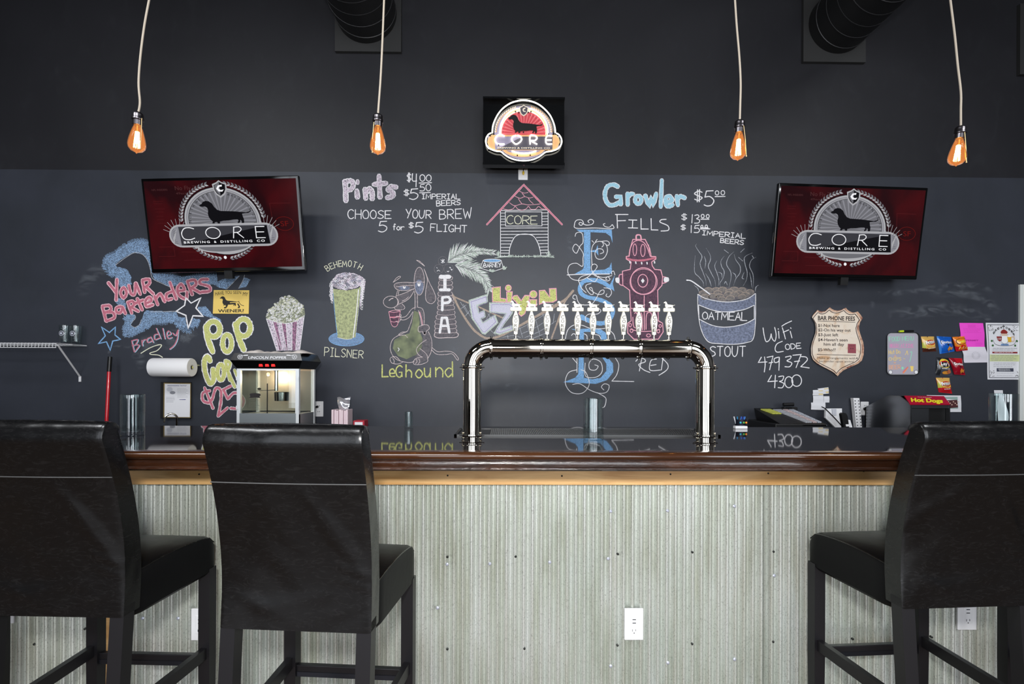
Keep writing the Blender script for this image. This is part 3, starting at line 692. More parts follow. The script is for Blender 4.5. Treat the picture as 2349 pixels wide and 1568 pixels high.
hw = WB/2; xs = [-hw, -hw+.003, -hw+.010]+[-hw+.02+(WB-.04)*i/44 for i in range(45)]+[hw-.010, hw-.003, hw]; dd = [.006, .002, .0005]+[0]*45+[.0005, .002, .006]
def fold(x, z):                                                # soft diagonal creases low on the right of the rear panel
    d = 0
    for x0, z0, a, L, w, h in ((.11, .93, -.95, .10, .016, .0045), (.13, .87, -.9, .09, .014, .0035), (.165, .80, -.35, .05, .008, .0035), (.17, .765, -.3, .045, .007, .003), (-.12, .96, .6, .09, .02, .003), (.02, .72, .15, .12, .02, .002), (-.10, .70, -.4, .08, .015, .002)):
        u = (x-x0)*cos(a)+(z-z0)*sin(a); v = -(x-x0)*sin(a)+(z-z0)*cos(a); d += h*math.exp(-(u/L)**2-(v/w)**2)
    return d
def pil(x, y, z, rear):                                        # slight stuffed bulge of the panels
    f = max(0, 1-(x/hw)**2)*max(0, sin(pi*min(1, max(0, (z-ZB_)/(ZT-ZB_))))); return y-(.010*f+fold(x, z)) if rear else y+.006*f
for x, d in zip(xs, dd): rs.append([(x, pil(x, y, z, y < backx(z)+.036), z) for y, z in inset(d)])
g.rings(rs); bk = add('backrest', g, M_LEATHER, st, True)
g = G(); z = 1.045; g.tube([(-hw-.0006+(WB+.001)*i/24, pil(-hw+WB*i/24, backx(z), z, True)-.0012, z) for i in range(25)], .0016, 5); add('stitched_seam', g, M_SEAM_LIT, bk)
z = ZT-.004; g = G(); g.tube([(-hw+.012+(WB-.024)*i/24, yt_+.030, ZT+.0005-.004*abs(i/12-1)**4) for i in range(25)], .0024, 5); add('top_piping', g, M_LEATHER, bk, 'all')
# seat: padded, tapering out to the front
g = G(); rs = []
def stop(f): d = max(0, f-.87)/.13; return ZS-.004+.012*sin(pi*min(1, f*1.05))-.045*(1-sqrt(max(0, 1-d*d)))
for f in [i/12*.87 for i in range(13)]+[.87+.13*sin(pi/2*i/6) for i in range(1, 7)]:
    y = .055+(DS-.055)*f; d = max(0, f-.87)/.13; w = (WB/2+(WF/2-WB/2)*f)-.010*(1-sqrt(max(0, 1-d*d)))-(.01 if f == 0 else 0); top = stop(f); bot = ZS-.142+.02*(1-sqrt(max(0, 1-d*d)))
    rs.append([(-w+.012, y, bot), (-w, y, bot+.012), (-w, y, top-.018), (-w+.006, y, top-.006), (-w+.02, y, top)]+[(-w+.02+(2*w-.04)*j/6, y, top+.008*sin(pi*j/6)*sin(pi*f)) for j in range(1, 6)]+[(w-.02, y, top), (w-.006, y, top-.006), (w, y, top-.018), (w, y, bot+.012), (w-.012, y, bot)])
g.rings([r[::-1] for r in rs]); se = add('seat', g, M_SEATL, st, True)
for s in (1, -1): g = G(); g.tube([(s*(WB/2+(WF/2-WB/2)*f-.0065), .055+(DS-.055)*f, stop(f)-.006) for f in [i/14*.985 for i in range(15)]], .0022, 5); add('seat_piping', g, M_LEATHER, se, 'all')
def leg(x0, y0, x1, y1, zt, w=.041, w2=.036):
    g = G(); rs = []
    for z, ww, f in ((zt, w, 0), (.3, w, .6), (0, w2, 1)):
        x = x0+(x1-x0)*f; y = y0+(y1-y0)*f; h = ww/2; rs.append([(x-h, y-h, z), (x+h, y-h, z), (x+h, y+h, z), (x-h, y+h, z)])
    g.rings(rs[::-1]); return g
for s in (-1, 1):
    add('leg', leg(s*(WB/2-.0205), .024, s*(WB/2-.0205), -.02, ZB_+.03), M_BWOOD, st)
    add('leg', leg(s*(WF/2-.0205), DS-.0215, s*(WF/2-.0205), DS-.0215, ZS-.12), M_BWOOD, st)
ZST = .30
g = G(); g.rbox((-WF/2+.04, DS-.032, ZST-.02), (WF/2-.04, DS-.012, ZST+.02), .002); fs = add('stretcher', g, M_BWOOD, st)
g = G(); g.box((-WF/2+.042, DS-.0345, ZST-.018), (WF/2-.042, DS-.0325, ZST-.002)); kp = add('kick_plate', g, mat('dark_steel_strip', (70, 74, 84), .25, .9), fs)
g = G()
for s in (-1, 1):
    rs = []
    for (x, y) in ((s*(WB/2-.02), .03), (s*(WF/2-.02), DS-.04)): rs.append([(x-.01, y, ZST+.012), (x+.01, y, ZST+.012), (x+.01, y, ZST+.052), (x-.01, y, ZST+.052)])
    g = G(); g.rings(rs); add('stretcher', g, M_BWOOD, st)
g = G(); g.rbox((-WB/2+.04, .005, ZST+.03), (WB/2-.04, .025, ZST+.06), .002); add('stretcher', g, M_BWOOD, st)
g = G(); g.box((-WB/2+.03, .06, ZS-.11), (WB/2-.03, DS-.03, ZS-.06)); add('seat_frame', g, M_BWOOD, st)
POSE = [(-.571, 1.433, -.081, 'black leather bar stool standing whole in front of the popcorn machine'),
    (-1.304, 1.523, -.044, 'black leather bar stool at left cut by the frame edge, beside the glass cylinder'),
    (1.409, 1.572, .061, 'black leather bar stool at right in front of the hot dog machine'),
    (-2.02, 1.50, 0, 'bar stool past the left frame edge, only its front leg showing behind another stool'),
    (2.06, 1.50, 0, 'bar stool past the right frame edge, only its front leg showing behind another stool')]
for i, (x, y, a, lab) in enumerate(POSE):
    if i == 0: st.location = (x, y, 0); st.rotation_euler = (0, 0, a); st['label'] = lab
    else: clone(st, (x, y, 0), a, lab)
# ================================================================ PENDANT BULBS
M_CORD = mat('grey_cloth_cord', (176, 165, 150), .8); M_SOCK = mat('dark_brass_socket', (120, 116, 120), .3, 1); M_CHAIN = mat('pull_chain_brass', (235, 205, 150), .3, .6)
M_FIL = mat('glowing_filament', (255, 200, 120), .5, emit=60)
M_AMBER = mat('amber_bulb_glass', (255, 190, 120), .02, trans=1, ior=1.1)
M_AMBER.node_tree.nodes['Principled BSDF'].inputs['Emission Color'].default_value = rgb(255, 160, 90); M_AMBER.node_tree.nodes['Principled BSDF'].inputs['Emission Strength'].default_value = .3  # faint emission on the glass imitates the filament's scattered glare
YP = 2.2
def pend(cord, su, sv, bl, tilt, chain, lab, plum=0):
    c = onY(su, sv, YP); t = thing('pendant_bulb', lab, 'pendant light', (c.x, YP, c.z), group='bare filament bulbs on cords over the bar')
    k = F/YP; g = G(); pts = [onY(u, v, YP) for u, v in cr([(su, sv)]+cord, 6)]; pts.append(pts[-1]+Vector(((pts[-1]-pts[-4]).x*2, 0, ZC-pts[-1].z)))
    g.tube(pts, .0042, 8); add('cord', g, M_CORD, t, True)
    R = Matrix.Rotation(tilt, 3, 'Y'); C = Vector(c)
    def tf(g): g.v = [C+R@(v-C) for v in g.v]; return g
    g = G(); g.lathe([(.004, .006), (.012, .002), (.0195, -.004), (.021, -.010), (.021, -.022), (.0225, -.024), (.0225, -.030), (.019, -.033), (.019, -.052), (.014, -.053)], c, 20); s = add('lamp_socket', tf(g), M_SOCK, t, True)
    g = G(); P_ = [(.0135, -.048), (.014, -.056), (.018, -.066), (.0235, -.085), (.0285, -.105), (.032, -.125), (.0325, -.136), (.030, -.147), (.022, -.157), (.010, -.1625), (.004, -.165), (.0015, -.169)]
    g.lathe(P_, c, 28); add('bulb_glass', tf(g), M_AMBER, t, True)
    g = G()
    for j in range(9):
        a = 2*pi*j/9; a2 = 2*pi*(j+.5)/9; r1, r2 = .0075, .0115
        g.tube([(c.x+r1*cos(a), YP+r1*sin(a), c.z-.078), (c.x+r2*cos(a2), YP+r2*sin(a2), c.z-.146)], .0017, 5)
    add('filament', tf(g), M_FIL, t)
    g = G(); g.tube([(c.x, YP, c.z-.05), (c.x, YP, c.z-.075)], [.006, .003], 8); add('glass_stem', tf(g), M_CHAIN, t, True)
    g = G(); q = [onY(u, v, YP-.024) for u, v in chain]; g.tube(q, .0014, 5); g.ball(q[-1], .0032, 8, 5); add('pull_chain', g, M_CHAIN, t, True)
    l = bpy.data.lights.new('bulb_light', 'POINT'); l.energy = 1.2; l.color = (1, .62, .3); l.shadow_soft_size = .012; o = link(bpy.data.objects.new('bulb_light', l), t); o.location = R@Vector((0, 0, -.115))
pend([(321, 235), (318, 190), (322, 130), (331, 60), (342, 0)], 317, 259, 82, .04, [(325, 271), (324, 300), (322, 341)], 'bare glowing bulb on a grey cord, leftmost of the four')
pend([(869, 235), (873, 180), (877, 100), (881, 0)], 867, 263, 82, .0, [(858, 280), (855, 310), (854, 349)], 'bare glowing bulb on a grey cord above the Pints lettering')
pend([(1698, 240), (1699, 190), (1696, 130), (1690, 60), (1686, 0)], 1697, 277, 82, .05, [(1706, 288), (1710, 320), (1712, 358)], 'bare glowing bulb on a grey cord left of the right screen')
pend([(2204, 250), (2204, 210), (2197, 150), (2190, 80), (2180, 0)], 2204, 291, 82, .12, [(2213, 303), (2216, 340), (2217, 372)], 'bare glowing bulb on a grey cord, rightmost of the four')
# ================================================================ CHALK DRAWINGS on the board (parts of wall_back)
PA = Pen(200, 540, 5.8725); PB = Pen(200, 700, 5.8725); PC = Pen(440, 700, 5.226); PD = Pen(740, 380, 5.6); PE = Pen(1100, 400, 5.6)
PF = Pen(1360, 390, 5.407); PG = Pen(720, 560, 4.611); PH = Pen(980, 560, 6.03); PI_ = Pen(1280, 480, 3.563); PJ = Pen(1540, 540, 4.126); PL = Pen(1840, 640, 4.3556)
def drawing(A, name, label): return A.done(name, WALL, label)
def smudge_mat(name, c, a):
    m = mat(name, c, .9, spec=.05); t, n, b = nodes(m); z1 = noise(m, 7, 5, 1.5, (1, 1, 2.2)); z2 = noise(m, 60, 3, .6, (.6, 1, 2))
    r = ramp(m, z1.outputs[0], [(.42, (0, 0, 0)), (.8, (255, 255, 255))]); k = mixc(m, .5, r.outputs[0], z2.outputs[0], 'MULTIPLY')
    # soft edges: attribute painted per vertex, 0 at the rim
    at = n.new('ShaderNodeAttribute'); at.attribute_name = 'soft'; mm = n.new('ShaderNodeMath'); mm.operation = 'MULTIPLY'; t.links.new(k, mm.inputs[0]); t.links.new(at.outputs['Fac'], mm.inputs[1])
    m2 = n.new('ShaderNodeMath'); m2.operation = 'MULTIPLY'; m2.inputs[1].default_value = a; t.links.new(mm.outputs[0], m2.inputs[0]); t.links.new(m2.outputs[0], b.inputs['Alpha']); return m
M_SM = smudge_mat('chalk_smudge', (150, 156, 164), .62)
def smudge(P, pts, w, label=None):
    """dusty wiped chalk: a soft band along pts"""
    g = G(); pts = cr(pts, 5); soft = []; n = len(pts); rs = []
    for i, p in enumerate(pts):
        a = pts[max(0, i-1)]; b = pts[min(n-1, i+1)]; dx, dy = b[0]-a[0], b[1]-a[1]; l = sqrt(dx*dx+dy*dy) or 1; nx, ny = -dy/l, dx/l
        rs.append([P(p[0]+nx*w*P.k*f, p[1]+ny*w*P.k*f, 0) for f in (-.5, -.25, 0, .25, .5)])
        e = min(1, min(i, n-1-i)/(n*.25)); soft += [0, .7*e, e, .7*e, 0]
    g.rings(rs, closed=False, cap=False); o = add('chalk_smudge', g, M_SM, WALL, 'all', label)
    at = o.data.attributes.new('soft', 'FLOAT', 'POINT'); at.data.foreach_set('value', soft)
smudge(PL, [(700, 300), (700, 220), (760, 150), (850, 125), (1000, 120)], 16); smudge(PL, [(850, 160), (960, 140), (1100, 125), (1300, 110)], 14)
smudge(PL, [(1100, 120), (1300, 95), (1500, 70), (1700, 65), (1830, 90), (1900, 160)], 18); smudge(PL, [(1250, 150), (1500, 130), (1750, 170), (1900, 260), (1970, 350)], 26)
smudge(PL, [(850, 380), (1100, 330), (1500, 300), (1900, 370)], 34); smudge(PL, [(1690, 420), (1800, 410), (1900, 395)], 8)
smudge(PB, [(280, 660), (310, 600), (400, 555), (600, 560)], 8); smudge(PB, [(620, 620), (700, 700), (760, 860)], 30); smudge(PB, [(1000, 560), (1300, 420), (1450, 420)], 40)
smudge(PB, [(650, 580), (900, 480), (1250, 470)], 40); smudge(PB, [(1100, 330), (1300, 340), (1500, 420)], 22)
smudge(Pen(1040, 660, 3.789), [(330, 640), (480, 700), (640, 700)], 30); smudge(Pen(1040, 660, 3.789), [(300, 800), (450, 860), (600, 830)], 40); smudge(Pen(200, 380, 4.127), [(-60, 1250), (60, 1000), (200, 1040)], 40)
smudge(PH, [(300, 1480), (500, 1350), (600, 1330)], 34); smudge(PI_, [(100, 180), (100, 300), (110, 420)], 20)
# blue dachshund outline behind the bartenders' names
A = Art(PA)
A.fi(CH_BS, [(225,380),(262,285),(380,225),(480,150),(590,85),(740,60),(820,100),(850,300),(872,500),(862,510),(850,440),(815,330),(745,250),(640,225),(520,290),(385,385),(400,425),(480,430),(560,480),(592,560),(600,650),(520,700),(425,680),(412,570),(300,525),(240,450)], jag=13)
A.fi(CH_BS, [(880,515),(1010,515),(1150,525),(1300,560),(1500,515),(1740,515),(1760,620),(1870,570),(2050,545),(1960,640),(1870,720),(1770,700),(1700,660),(1300,660),(1110,690),(1000,630),(905,590)], jag=7)
A.fi(CH_BS, [(2110,560),(2200,590),(2140,690),(2030,715),(2080,640)], jag=5)
A.fi(CH_BS, [(420,840),(505,850),(525,960),(520,1100),(480,1060),(500,980),(400,920),(370,890)], jag=9)
A.fi(CH_BS, [(480,1060),(650,1065),(650,1120),(585,1200),(640,1240),(720,1180),(745,1100),(770,1030),(800,1010),(1200,1030),(1230,1090),(1320,1100),(1335,1200),(1370,1240),(1410,1110),(1520,1130),(1480,1210),(1370,1300),(1240,1240),(1170,1170),(1000,1180),(870,1180),(800,1250),(700,1290),(620,1330),(515,1345),(490,1260),(530,1170),(500,1110)], jag=12)
A.fi(CH_BS, [(1500,960),(1600,955),(1700,1080),(1800,1130),(1800,1180),(1700,1110),(1560,1075),(1490,1000)], jag=8)
def fuzz(q, ln, n, m=CH_BS):                                    # loose scribbled chalk ticks along an edge
    q = cr(q, 8); c_ = (sum(x for x, y in q)/len(q), sum(y for x, y in q)/len(q))
    for i in range(n):
        j = rn0.randrange(len(q)-1); x, y = q[j]; tx, ty = q[j+1][0]-x, q[j+1][1]-y; l = sqrt(tx*tx+ty*ty) or 1; nx, ny = ty/l, -tx/l; s = rn0.uniform(.3, 1)*ln
        A.st(m, 1.5, [(x-nx*s*.5, y-ny*s*.5), (x+nx*s+tx/l*s*.5, y+ny*s+ty/l*s*.5)], 0, lay=rn0.uniform(.2, .8))
rn0 = random.Random(11)
fuzz([(240,450),(222,380),(262,285),(380,225),(480,150),(590,85),(740,60),(825,105)], 30, 170); fuzz([(425,660),(412,570),(300,525),(240,450)], 26, 50); fuzz([(1500,1130),(1480,1210),(1370,1300),(1240,1240),(1170,1170),(1000,1185),(870,1185),(800,1250),(700,1290),(620,1335),(515,1350),(490,1260),(530,1170),(500,1110)], 26, 260); fuzz([(880,518),(1150,528),(1300,560),(1500,518),(1750,520)], 12, 90)
A.up()
A.st(CH_WS, 1.4, [(385,395),(520,295),(640,230),(745,255),(812,335),(850,450),(880,575),(1000,640),(1110,690)]); A.st(CH_WS, 1.2, [(585,1205),(640,1235),(700,1200),(730,1130)])
A.st(CH_WS, 1.2, [(2050,545),(1960,640),(1880,720)]); A.st(CH_WS, 1.2, [(2120,530),(2100,600),(2040,710)]); A.st(CH_WS, 1.4, [(590,1180),(650,1110),(640,1070)])
A.st(CH_WS, 1.4, [(850,1025),(1000,1025),(1180,1020),(1240,1040)])
drawing(A, 'chalk_dog_outline', 'scribbled blue chalk outline of a dachshund')
A = Art(PA)
A.lay = 2; PK = (CH_P, CH_PF, .62)
YB_ = [[(0,[(285,635),(385,760)]),(0,[(400,590),(390,870)])],[(3,[(490,700),(450,770),(490,840),(530,770)])],[(1,[(560,670),(590,780),(640,785),(650,640)]),(0,[(655,640),(715,790)])],
 [(0,[(745,610),(775,765)]),(1,[(745,600),(830,590),(835,650),(775,695)]),(0,[(790,690),(890,785)])],
 [(0,[(205,960),(255,1150)]),(1,[(205,950),(300,945),(315,1005),(235,1035)]),(1,[(240,1035),(345,1035),(365,1105),(260,1150)])],
 [(1,[(455,955),(395,975),(395,1030),(450,1035),(475,975)]),(0,[(475,960),(515,1050)])],
 [(0,[(550,905),(600,1045)]),(1,[(545,900),(610,885),(630,930),(580,970)]),(0,[(590,965),(690,1020)])],
 [(0,[(675,850),(740,1000)]),(0,[(640,915),(755,870)])],[(1,[(790,915),(865,875),(835,830),(785,880),(800,955),(885,930)])],
 [(0,[(905,815),(950,930)]),(1,[(925,850),(985,785),(1045,890)])],[(1,[(1140,755),(1070,790),(1075,860),(1140,850)]),(0,[(1115,630),(1200,855)])],
 [(1,[(1215,745),(1310,730),(1265,655),(1215,715),(1240,805),(1330,850),(1345,760)])],[(0,[(1350,620),(1415,795)]),(1,[(1350,615),(1445,600),(1465,660),(1395,710)]),(0,[(1405,705),(1525,770)])],
 [(1,[(1625,590),(1535,595),(1520,645),(1640,685),(1650,745),(1535,760)])]]
for l in YB_: A.bub(chalk('chalk_pale_pink', (250, 206, 214), .85), CH_PF, 8.6, l, .64)
drawing(A, 'chalk_lettering', 'pink chalk bubble letters reading YOUR BarTenders')
A = Art(PA); A.lay = 4
for w, dx in ((3, 0), (1.6, 5)): A.st(CH_W, w, [(1330+dx,838),(1400,910),(1530+dx,838),(1465,975),(1560,1085-dx),(1425,1080),(1360,1250-dx),(1330,1075),(1200+dx,1020),(1312,940)], 0, closed=True)
drawing(A, 'chalk_star', 'white chalk star under the lettering')
A = Art(PB); A.lay = 1
for w, dx in ((2.6, 0), (1.4, 6)): A.st(CH_B, w, [(192+dx,292),(300,365+dx),(380,292),(375,400),(450,460-dx),(345,480),(310,605-dx),(260,490),(150+dx,515),(245,410)], 0, closed=True)
drawing(A, 'chalk_star', 'small blue chalk star above the red pole')
A = Art(PB); A.lay = 3
BR = [(0,[(600,485),(632,625)]),(1,[(598,478),(680,460),(650,525),(605,545)]),(1,[(640,530),(700,540),(640,625)]),(0,[(735,470),(745,545)]),(1,[(742,500),(765,465),(800,462)]),(1,[(858,430),(812,450),(815,500),(868,480)]),(0,[(855,425),(890,500)]),
 (1,[(955,385),(905,400),(910,460),(970,440)]),(0,[(930,310),(990,450)]),(0,[(1018,310),(1045,450)]),(1,[(1080,405),(1125,385),(1095,345),(1070,385),(1090,445),(1140,432)]),(1,[(1150,372),(1190,405),(1215,345)]),(1,[(1225,330),(1212,450),(1170,540),(1110,590)])]
for c, q in BR: A.st(CH_LB, 2.2, [(x+10, y+4) for x, y in q], c)
A.up()
for c, q in BR: A.st(CH_PF, 2.4, q, c)
A.st(CH_YL, 2, [(725,645),(850,570),(970,530),(1000,545),(940,610),(850,640),(860,660),(960,670),(1015,700)], lay=5)
drawing(A, 'chalk_lettering', 'pink hand-chalked first name above a yellow squiggle')
# pop corn $25
A = Art(PB); A.lay = 1
A.bub(CH_W, CH_Y, 15, [(3, ell(1700,320,88,102,12)), (1,[(1600,280),(1625,450),(1690,625)])], .74)
A.bub(CH_W, CH_Y, 13.5, [(3, ell(1885,510,60,115,12))], .74)
A.bub(CH_W, CH_Y, 15, [(3, ell(2105,300,92,115,12)), (1,[(1995,250),(2040,430),(2110,600)])], .74)
A.bub(CH_W, CH_Y, 14, [(1,[(1655,750),(1620,690),(1580,750),(1590,900),(1650,1045),(1700,1010),(1695,860)])], .74)
A.bub(CH_W, CH_Y, 12.5, [(3, ell(1800,900,45,105,12))], .74)
A.bub(CH_W, CH_Y, 9.5, [(0,[(1860,745),(1925,1010)]), (1,[(1870,745),(1925,780),(1900,870)]), (0,[(1890,880),(1990,1100)])], .72)
A.bub(CH_W, CH_Y, 8, [(0,[(1985,870),(2040,1010)])], .72)
drawing(A, 'chalk_lettering', 'yellow chalk bubble letters with white edges reading POP CORN')
A = Art(PB); A.lay = 3
for l in ([(0,[(1582,1110),(1695,1385)]),(1,[(1650,1150),(1560,1180),(1560,1280),(1640,1310),(1690,1255)])],[(1,[(1690,1245),(1735,1115),(1800,1150),(1800,1300),(1765,1490)]),(0,[(1765,1490),(1890,1380)])],
 [(0,[(1935,1085),(1835,1135),(1895,1260)]),(1,[(1900,1255),(1975,1180),(2060,1200),(2110,1290),(2060,1385),(1935,1385)])]): A.bub(CH_W, CH_PF, 8, l, .72)
drawing(A, 'chalk_lettering', 'pink chalk price with white edges beside the popcorn machine')
P_ = Pen(590, 660, 9.8); A = Art(P_)
A.fi(CH_OR, [(205,690),(400,755),(640,795),(850,750),(1060,640),(1010,1000),(955,1405),(440,1410),(330,1060)])
A.up()
for q in ([(360,770),(440,770),(560,1400),(500,1400),(420,1050)],[(540,790),(640,800),(690,1400),(640,1400),(590,1050)],[(790,780),(900,740),(860,1400),(780,1400)]): A.fi(chalk('chalk_mauve_stripe', (178,130,158), .55, 110), q)
A.up()
for q in ([(205,690),(440,1410)],[(345,760),(545,1400)],[(545,790),(660,1400)],[(655,800),(690,1400)],[(785,790),(780,1390)],[(905,740),(865,1390)],[(1060,620),(955,1405)],[(205,690),(400,755),(640,795),(850,750),(1060,620)]): A.st(CH_W, 1.3, q)
POPC = [(195,650),(215,590),(245,560),(250,500),(310,440),(390,400),(400,350),(480,320),(530,230),(640,180),(740,170),(830,210),(890,270),(950,330),(1025,385),(1060,480),(1075,600),(1050,650),(850,760),(640,805),(400,760),(220,700)]
A.fi(chalk('chalk_popcorn_fill', (176,180,150), .5, 200), POPC, jag=10)
A.up(); rn = random.Random(3)
def inside(x, y, q):
    c = False
    for i in range(len(q)):
        (x1, y1), (x2, y2) = q[i-1], q[i]
        if (y1 > y) != (y2 > y) and x < (x2-x1)*(y-y1)/(y2-y1)+x1: c = not c
    return c
k = 0
while k < 330:
    x, y = rn.uniform(190, 1080), rn.uniform(170, 800)
    if inside(x, y, POPC):
        A.st([CH_YL, CH_W, CH_W][k % 3], .9, ell(x, y, rn.uniform(12, 24), rn.uniform(10, 20), 6, rn.uniform(0, 180), rn.uniform(280, 350)), 0, lay=A.lay+k % 3); k += 1
drawing(A, 'chalk_popcorn_bucket', 'chalk drawing of a striped bucket heaped with popcorn')
# price list, left half
A = Art(PD); A.lay = 1
for l in ([(0,[(290,205),(300,450)]),(1,[(280,205),(370,195),(395,250),(360,305),(300,310)])],[(0,[(440,320),(448,405)])],[(0,[(545,300),(555,420)]),(1,[(560,345),(600,295),(635,340),(637,425)])],[(0,[(725,130),(738,405)]),(0,[(660,240),(815,225)])],
          [(1,[(945,275),(880,270),(845,305),(900,345),(900,390),(830,410)])]): A.bub(CH_W, CH_OR, 12.2, l, .74)
A.bub(CH_W, CH_OR, 9, [(0,[(449,195),(451,225)])], .7)
for s, a, b, h, w, h2 in (('$', (1085,205),(1135,205),110,1.8,None),('00',(1250,200),(1395,200),85,1.9,None),('$',(1045,385),(1110,385),80,1.7,None),('50',(1250,325),(1392,320),85,1.9,None),
    ('IMPERIAL',(1275,425),(1765,428),62,1.9,66),('BEERS',(1465,518),(1772,500),68,1.9,56),('CHOOSE',(325,680),(880,678),118,2.0,98),('YOUR',(1070,672),(1395,678),115,2,100),('BREW',(1503,685),(1915,672),118,2,125),
    ('for',(905,825),(1050,825),78,1.9,75),('$',(1108,800),(1168,800),72,1.6,None),('FLIGHT',(1385,838),(1850,855),92,1.9,88)): word(A, CH_W, w, s, a, b, h, h2)
A.st(CH_W, 2, [(1155,100),(1155,190),(1210,195)]); A.st(CH_W, 2, [(1205,105),(1200,270)])
A.st(CH_W, 2, [(1240,222),(1400,217)], 0); A.st(CH_W, 2, [(1245,347),(1385,343)], 0)
for x, y in ((1115,295),(715,712),(1180,725)): A.st(CH_W, 2.1, [(x+108,y),(x+28,y+5),(x+14,y+58)], 0); A.st(CH_W, 2.1, [(x+14,y+58),(x+60,y+50),(x+108,y+75),(x+98,y+115),(x+50,y+138),(x,y+124)])
drawing(A, 'chalk_lettering', 'white chalk list reading Pints, prices and CHOOSE YOUR BREW')
# growler price list
A = Art(PF); A.lay = 1
for l in ([(1,[(310,205),(255,180),(185,200),(150,280),(160,370),(205,430),(270,430),(320,400)]),(0,[(285,330),(345,330),(345,425)])],[(0,[(430,290),(432,430)]),(1,[(435,335),(465,300),(500,295)])],[(3,ell(562,368,38,48,10))],
     [(0,[(650,315),(690,440),(725,350),(755,430),(785,290)])],[(0,[(855,125),(842,455)])],[(1,[(905,395),(980,380),(955,325),(912,335),(900,400),(930,450),(990,430)])],[(0,[(1040,320),(1055,435)]),(1,[(1055,360),(1085,325),(1140,345)])]): A.bub(CH_W, CH_LB, 10.5, l, .74)
for s, a, b, h, w, h2 in (('$',(1262,385),(1355,385),135,2.4,None),('$',(1100,620),(1165,620),80,1.6,None),('13',(1215,655),(1322,660),105,2,None),('$',(1092,742),(1150,742),66,1.6,None),('15',(1205,775),(1322,775),90,2,None),
     ('IMPERIAL',(1355,802),(1893,848),54,1.9,60),('BEERS',(1580,898),(1868,925),54,1.9,54)): word(A, CH_W, w, s, a, b, h, h2)
A.st(CH_W, 2.4, [(1492,255),(1408,260),(1390,335)], 0); A.st(CH_W, 2.4, [(1390,335),(1450,328),(1500,375),(1475,430),(1420,445),(1380,430)])
for x, y, r in ((1540,282,26),(1612,280,27),(1362,570,22),(1425,572,22),(1352,698,15),(1407,697,17)): A.st(CH_W, 1.9, ell(x, y, r*.85, r, 10), closed=True)
for q in ([(1515,328),(1640,326)],[(1340,608),(1440,608)],[(1335,716),(1430,716)],[(1335,730),(1452,728)],[(280,550),(437,550)],[(300,550),(305,718)],[(303,628),(405,625)],[(445,617),(545,620)],[(495,620),(490,715)],[(440,715),(555,718)],[(597,600),(598,730),(688,730)],[(722,600),(725,740),(808,742)]): A.st(CH_W, 2.2, q, 0)
A.st(CH_W, 2.2, [(910,610),(850,615),(835,645),(930,690),(935,745),(845,755)])
drawing(A, 'chalk_lettering', 'blue and white chalk list reading Growler FILLS with prices')
# beer glass
A = Art(PG)
A.fi(CH_BG, ell(345,1000,186,75,32)); A.st(CH_B, 1.4, ell(345,1000,186,75,32), 0, closed=True, lay=1)
for i in range(16):
    y = 935+i*8.5; h = 178*sqrt(max(0, 1-((y-1000)/72)**2)); A.st(CH_B, .9, [(345-h,y),(345-h*.3,y+5),(345+h*.3,y-4),(345+h,y+2)], lay=1)
A.lay = 2; A.fi(CH_YG, [(200,470),(350,490),(470,465),(502,440),(440,980),(390,1000),(340,1005),(250,985)])
A.fi(CH_OR, [(175,440),(195,380),(240,320),(330,295),(430,305),(520,350),(548,390),(530,500),(505,600),(490,680),(485,600),(500,500),(490,440),(420,470),(340,485),(250,470),(205,440),(200,520),(200,610),(180,590),(170,500)], jag=6, lay=3)
for i in range(150):
    a = rn.uniform(0, 2*pi); r = sqrt(rn.random()); A.st([CH_W, CH_BG, CH_GF][i % 3], .9, ell(350+150*r*cos(a), 392+82*r*sin(a), 13, 10, 6, a0=rn.uniform(0, 180), a1=340), 0, lay=4)
for x, y0, y1 in ((190,400,610),(180,420,580),(525,380,560),(505,440,680),(515,400,620)):
    for i in range(9): A.st(CH_W, 1.1, ell(x+rn.uniform(-8,8), y0+(y1-y0)*i/8, 11, 12, 6, a0=40, a1=330), 0, lay=4)
A.st(CH_W, 2.2, [(472,480),(450,720),(415,985)], lay=5); A.st(CH_B, 1.2, [(203,520),(222,740),(248,960)], lay=4); A.st(CH_WS, 1.2, [(500,450),(470,720),(440,985)], lay=4); A.st(CH_W, 1, [(250,985),(340,1005),(400,998)], lay=5)
A.lay = 5
for ch, x, y, an in (('B',146,262,-.62),('E',185,240,-.5),('H',225,225,-.35),('E',268,212,-.2),('M',302,215,-.05),('O',362,208,.08),('T',408,215,.3),('H',462,235,.5)): glyph(A, CH_YL, 1.5, ch, x, y+25, 34 if ch != 'M' else 46, 62, an)
word(A, CH_YL, 1.6, 'PILSNER', (110,1180), (520,1205), 92, 78, gap=.35)
drawing(A, 'chalk_beer_glass', 'chalk drawing of a foaming beer glass with its name around it')
# hound
A = Art(PG); GLs = lambda pts, c=1, cl=False, w=1.2: A.st(CH_GL, w, pts, c, closed=cl)
A.fi(CH_GF, [(865,550),(960,515),(1060,470),(1062,490),(1000,580),(890,640)]); A.fi(CH_GF, ell(1115,390,52,145,24)); A.fi(CH_GF, [(870,410),(950,402),(1060,408),(1060,470),(950,490),(880,480),(852,440)])
A.fi(CH_GF, [(1168,260),(1225,400),(1275,500),(1290,570),(1255,625),(1200,612),(1182,560),(1200,400)]); A.fi(CH_GF, ell(905,660,52,28,14)); A.fi(CH_GF, [(1065,520),(1095,530),(1097,670),(1068,680)])
A.fi(CH_GF, [(1165,930),(1210,925),(1245,1010),(1240,1130),(1200,1220),(1100,1270),(1055,1250),(1085,1110),(1150,1020)]); A.fi(CH_GF, [(1110,870),(1165,850),(1215,865),(1220,900),(1190,925),(1180,955),(1150,930),(1110,925)], c=1)
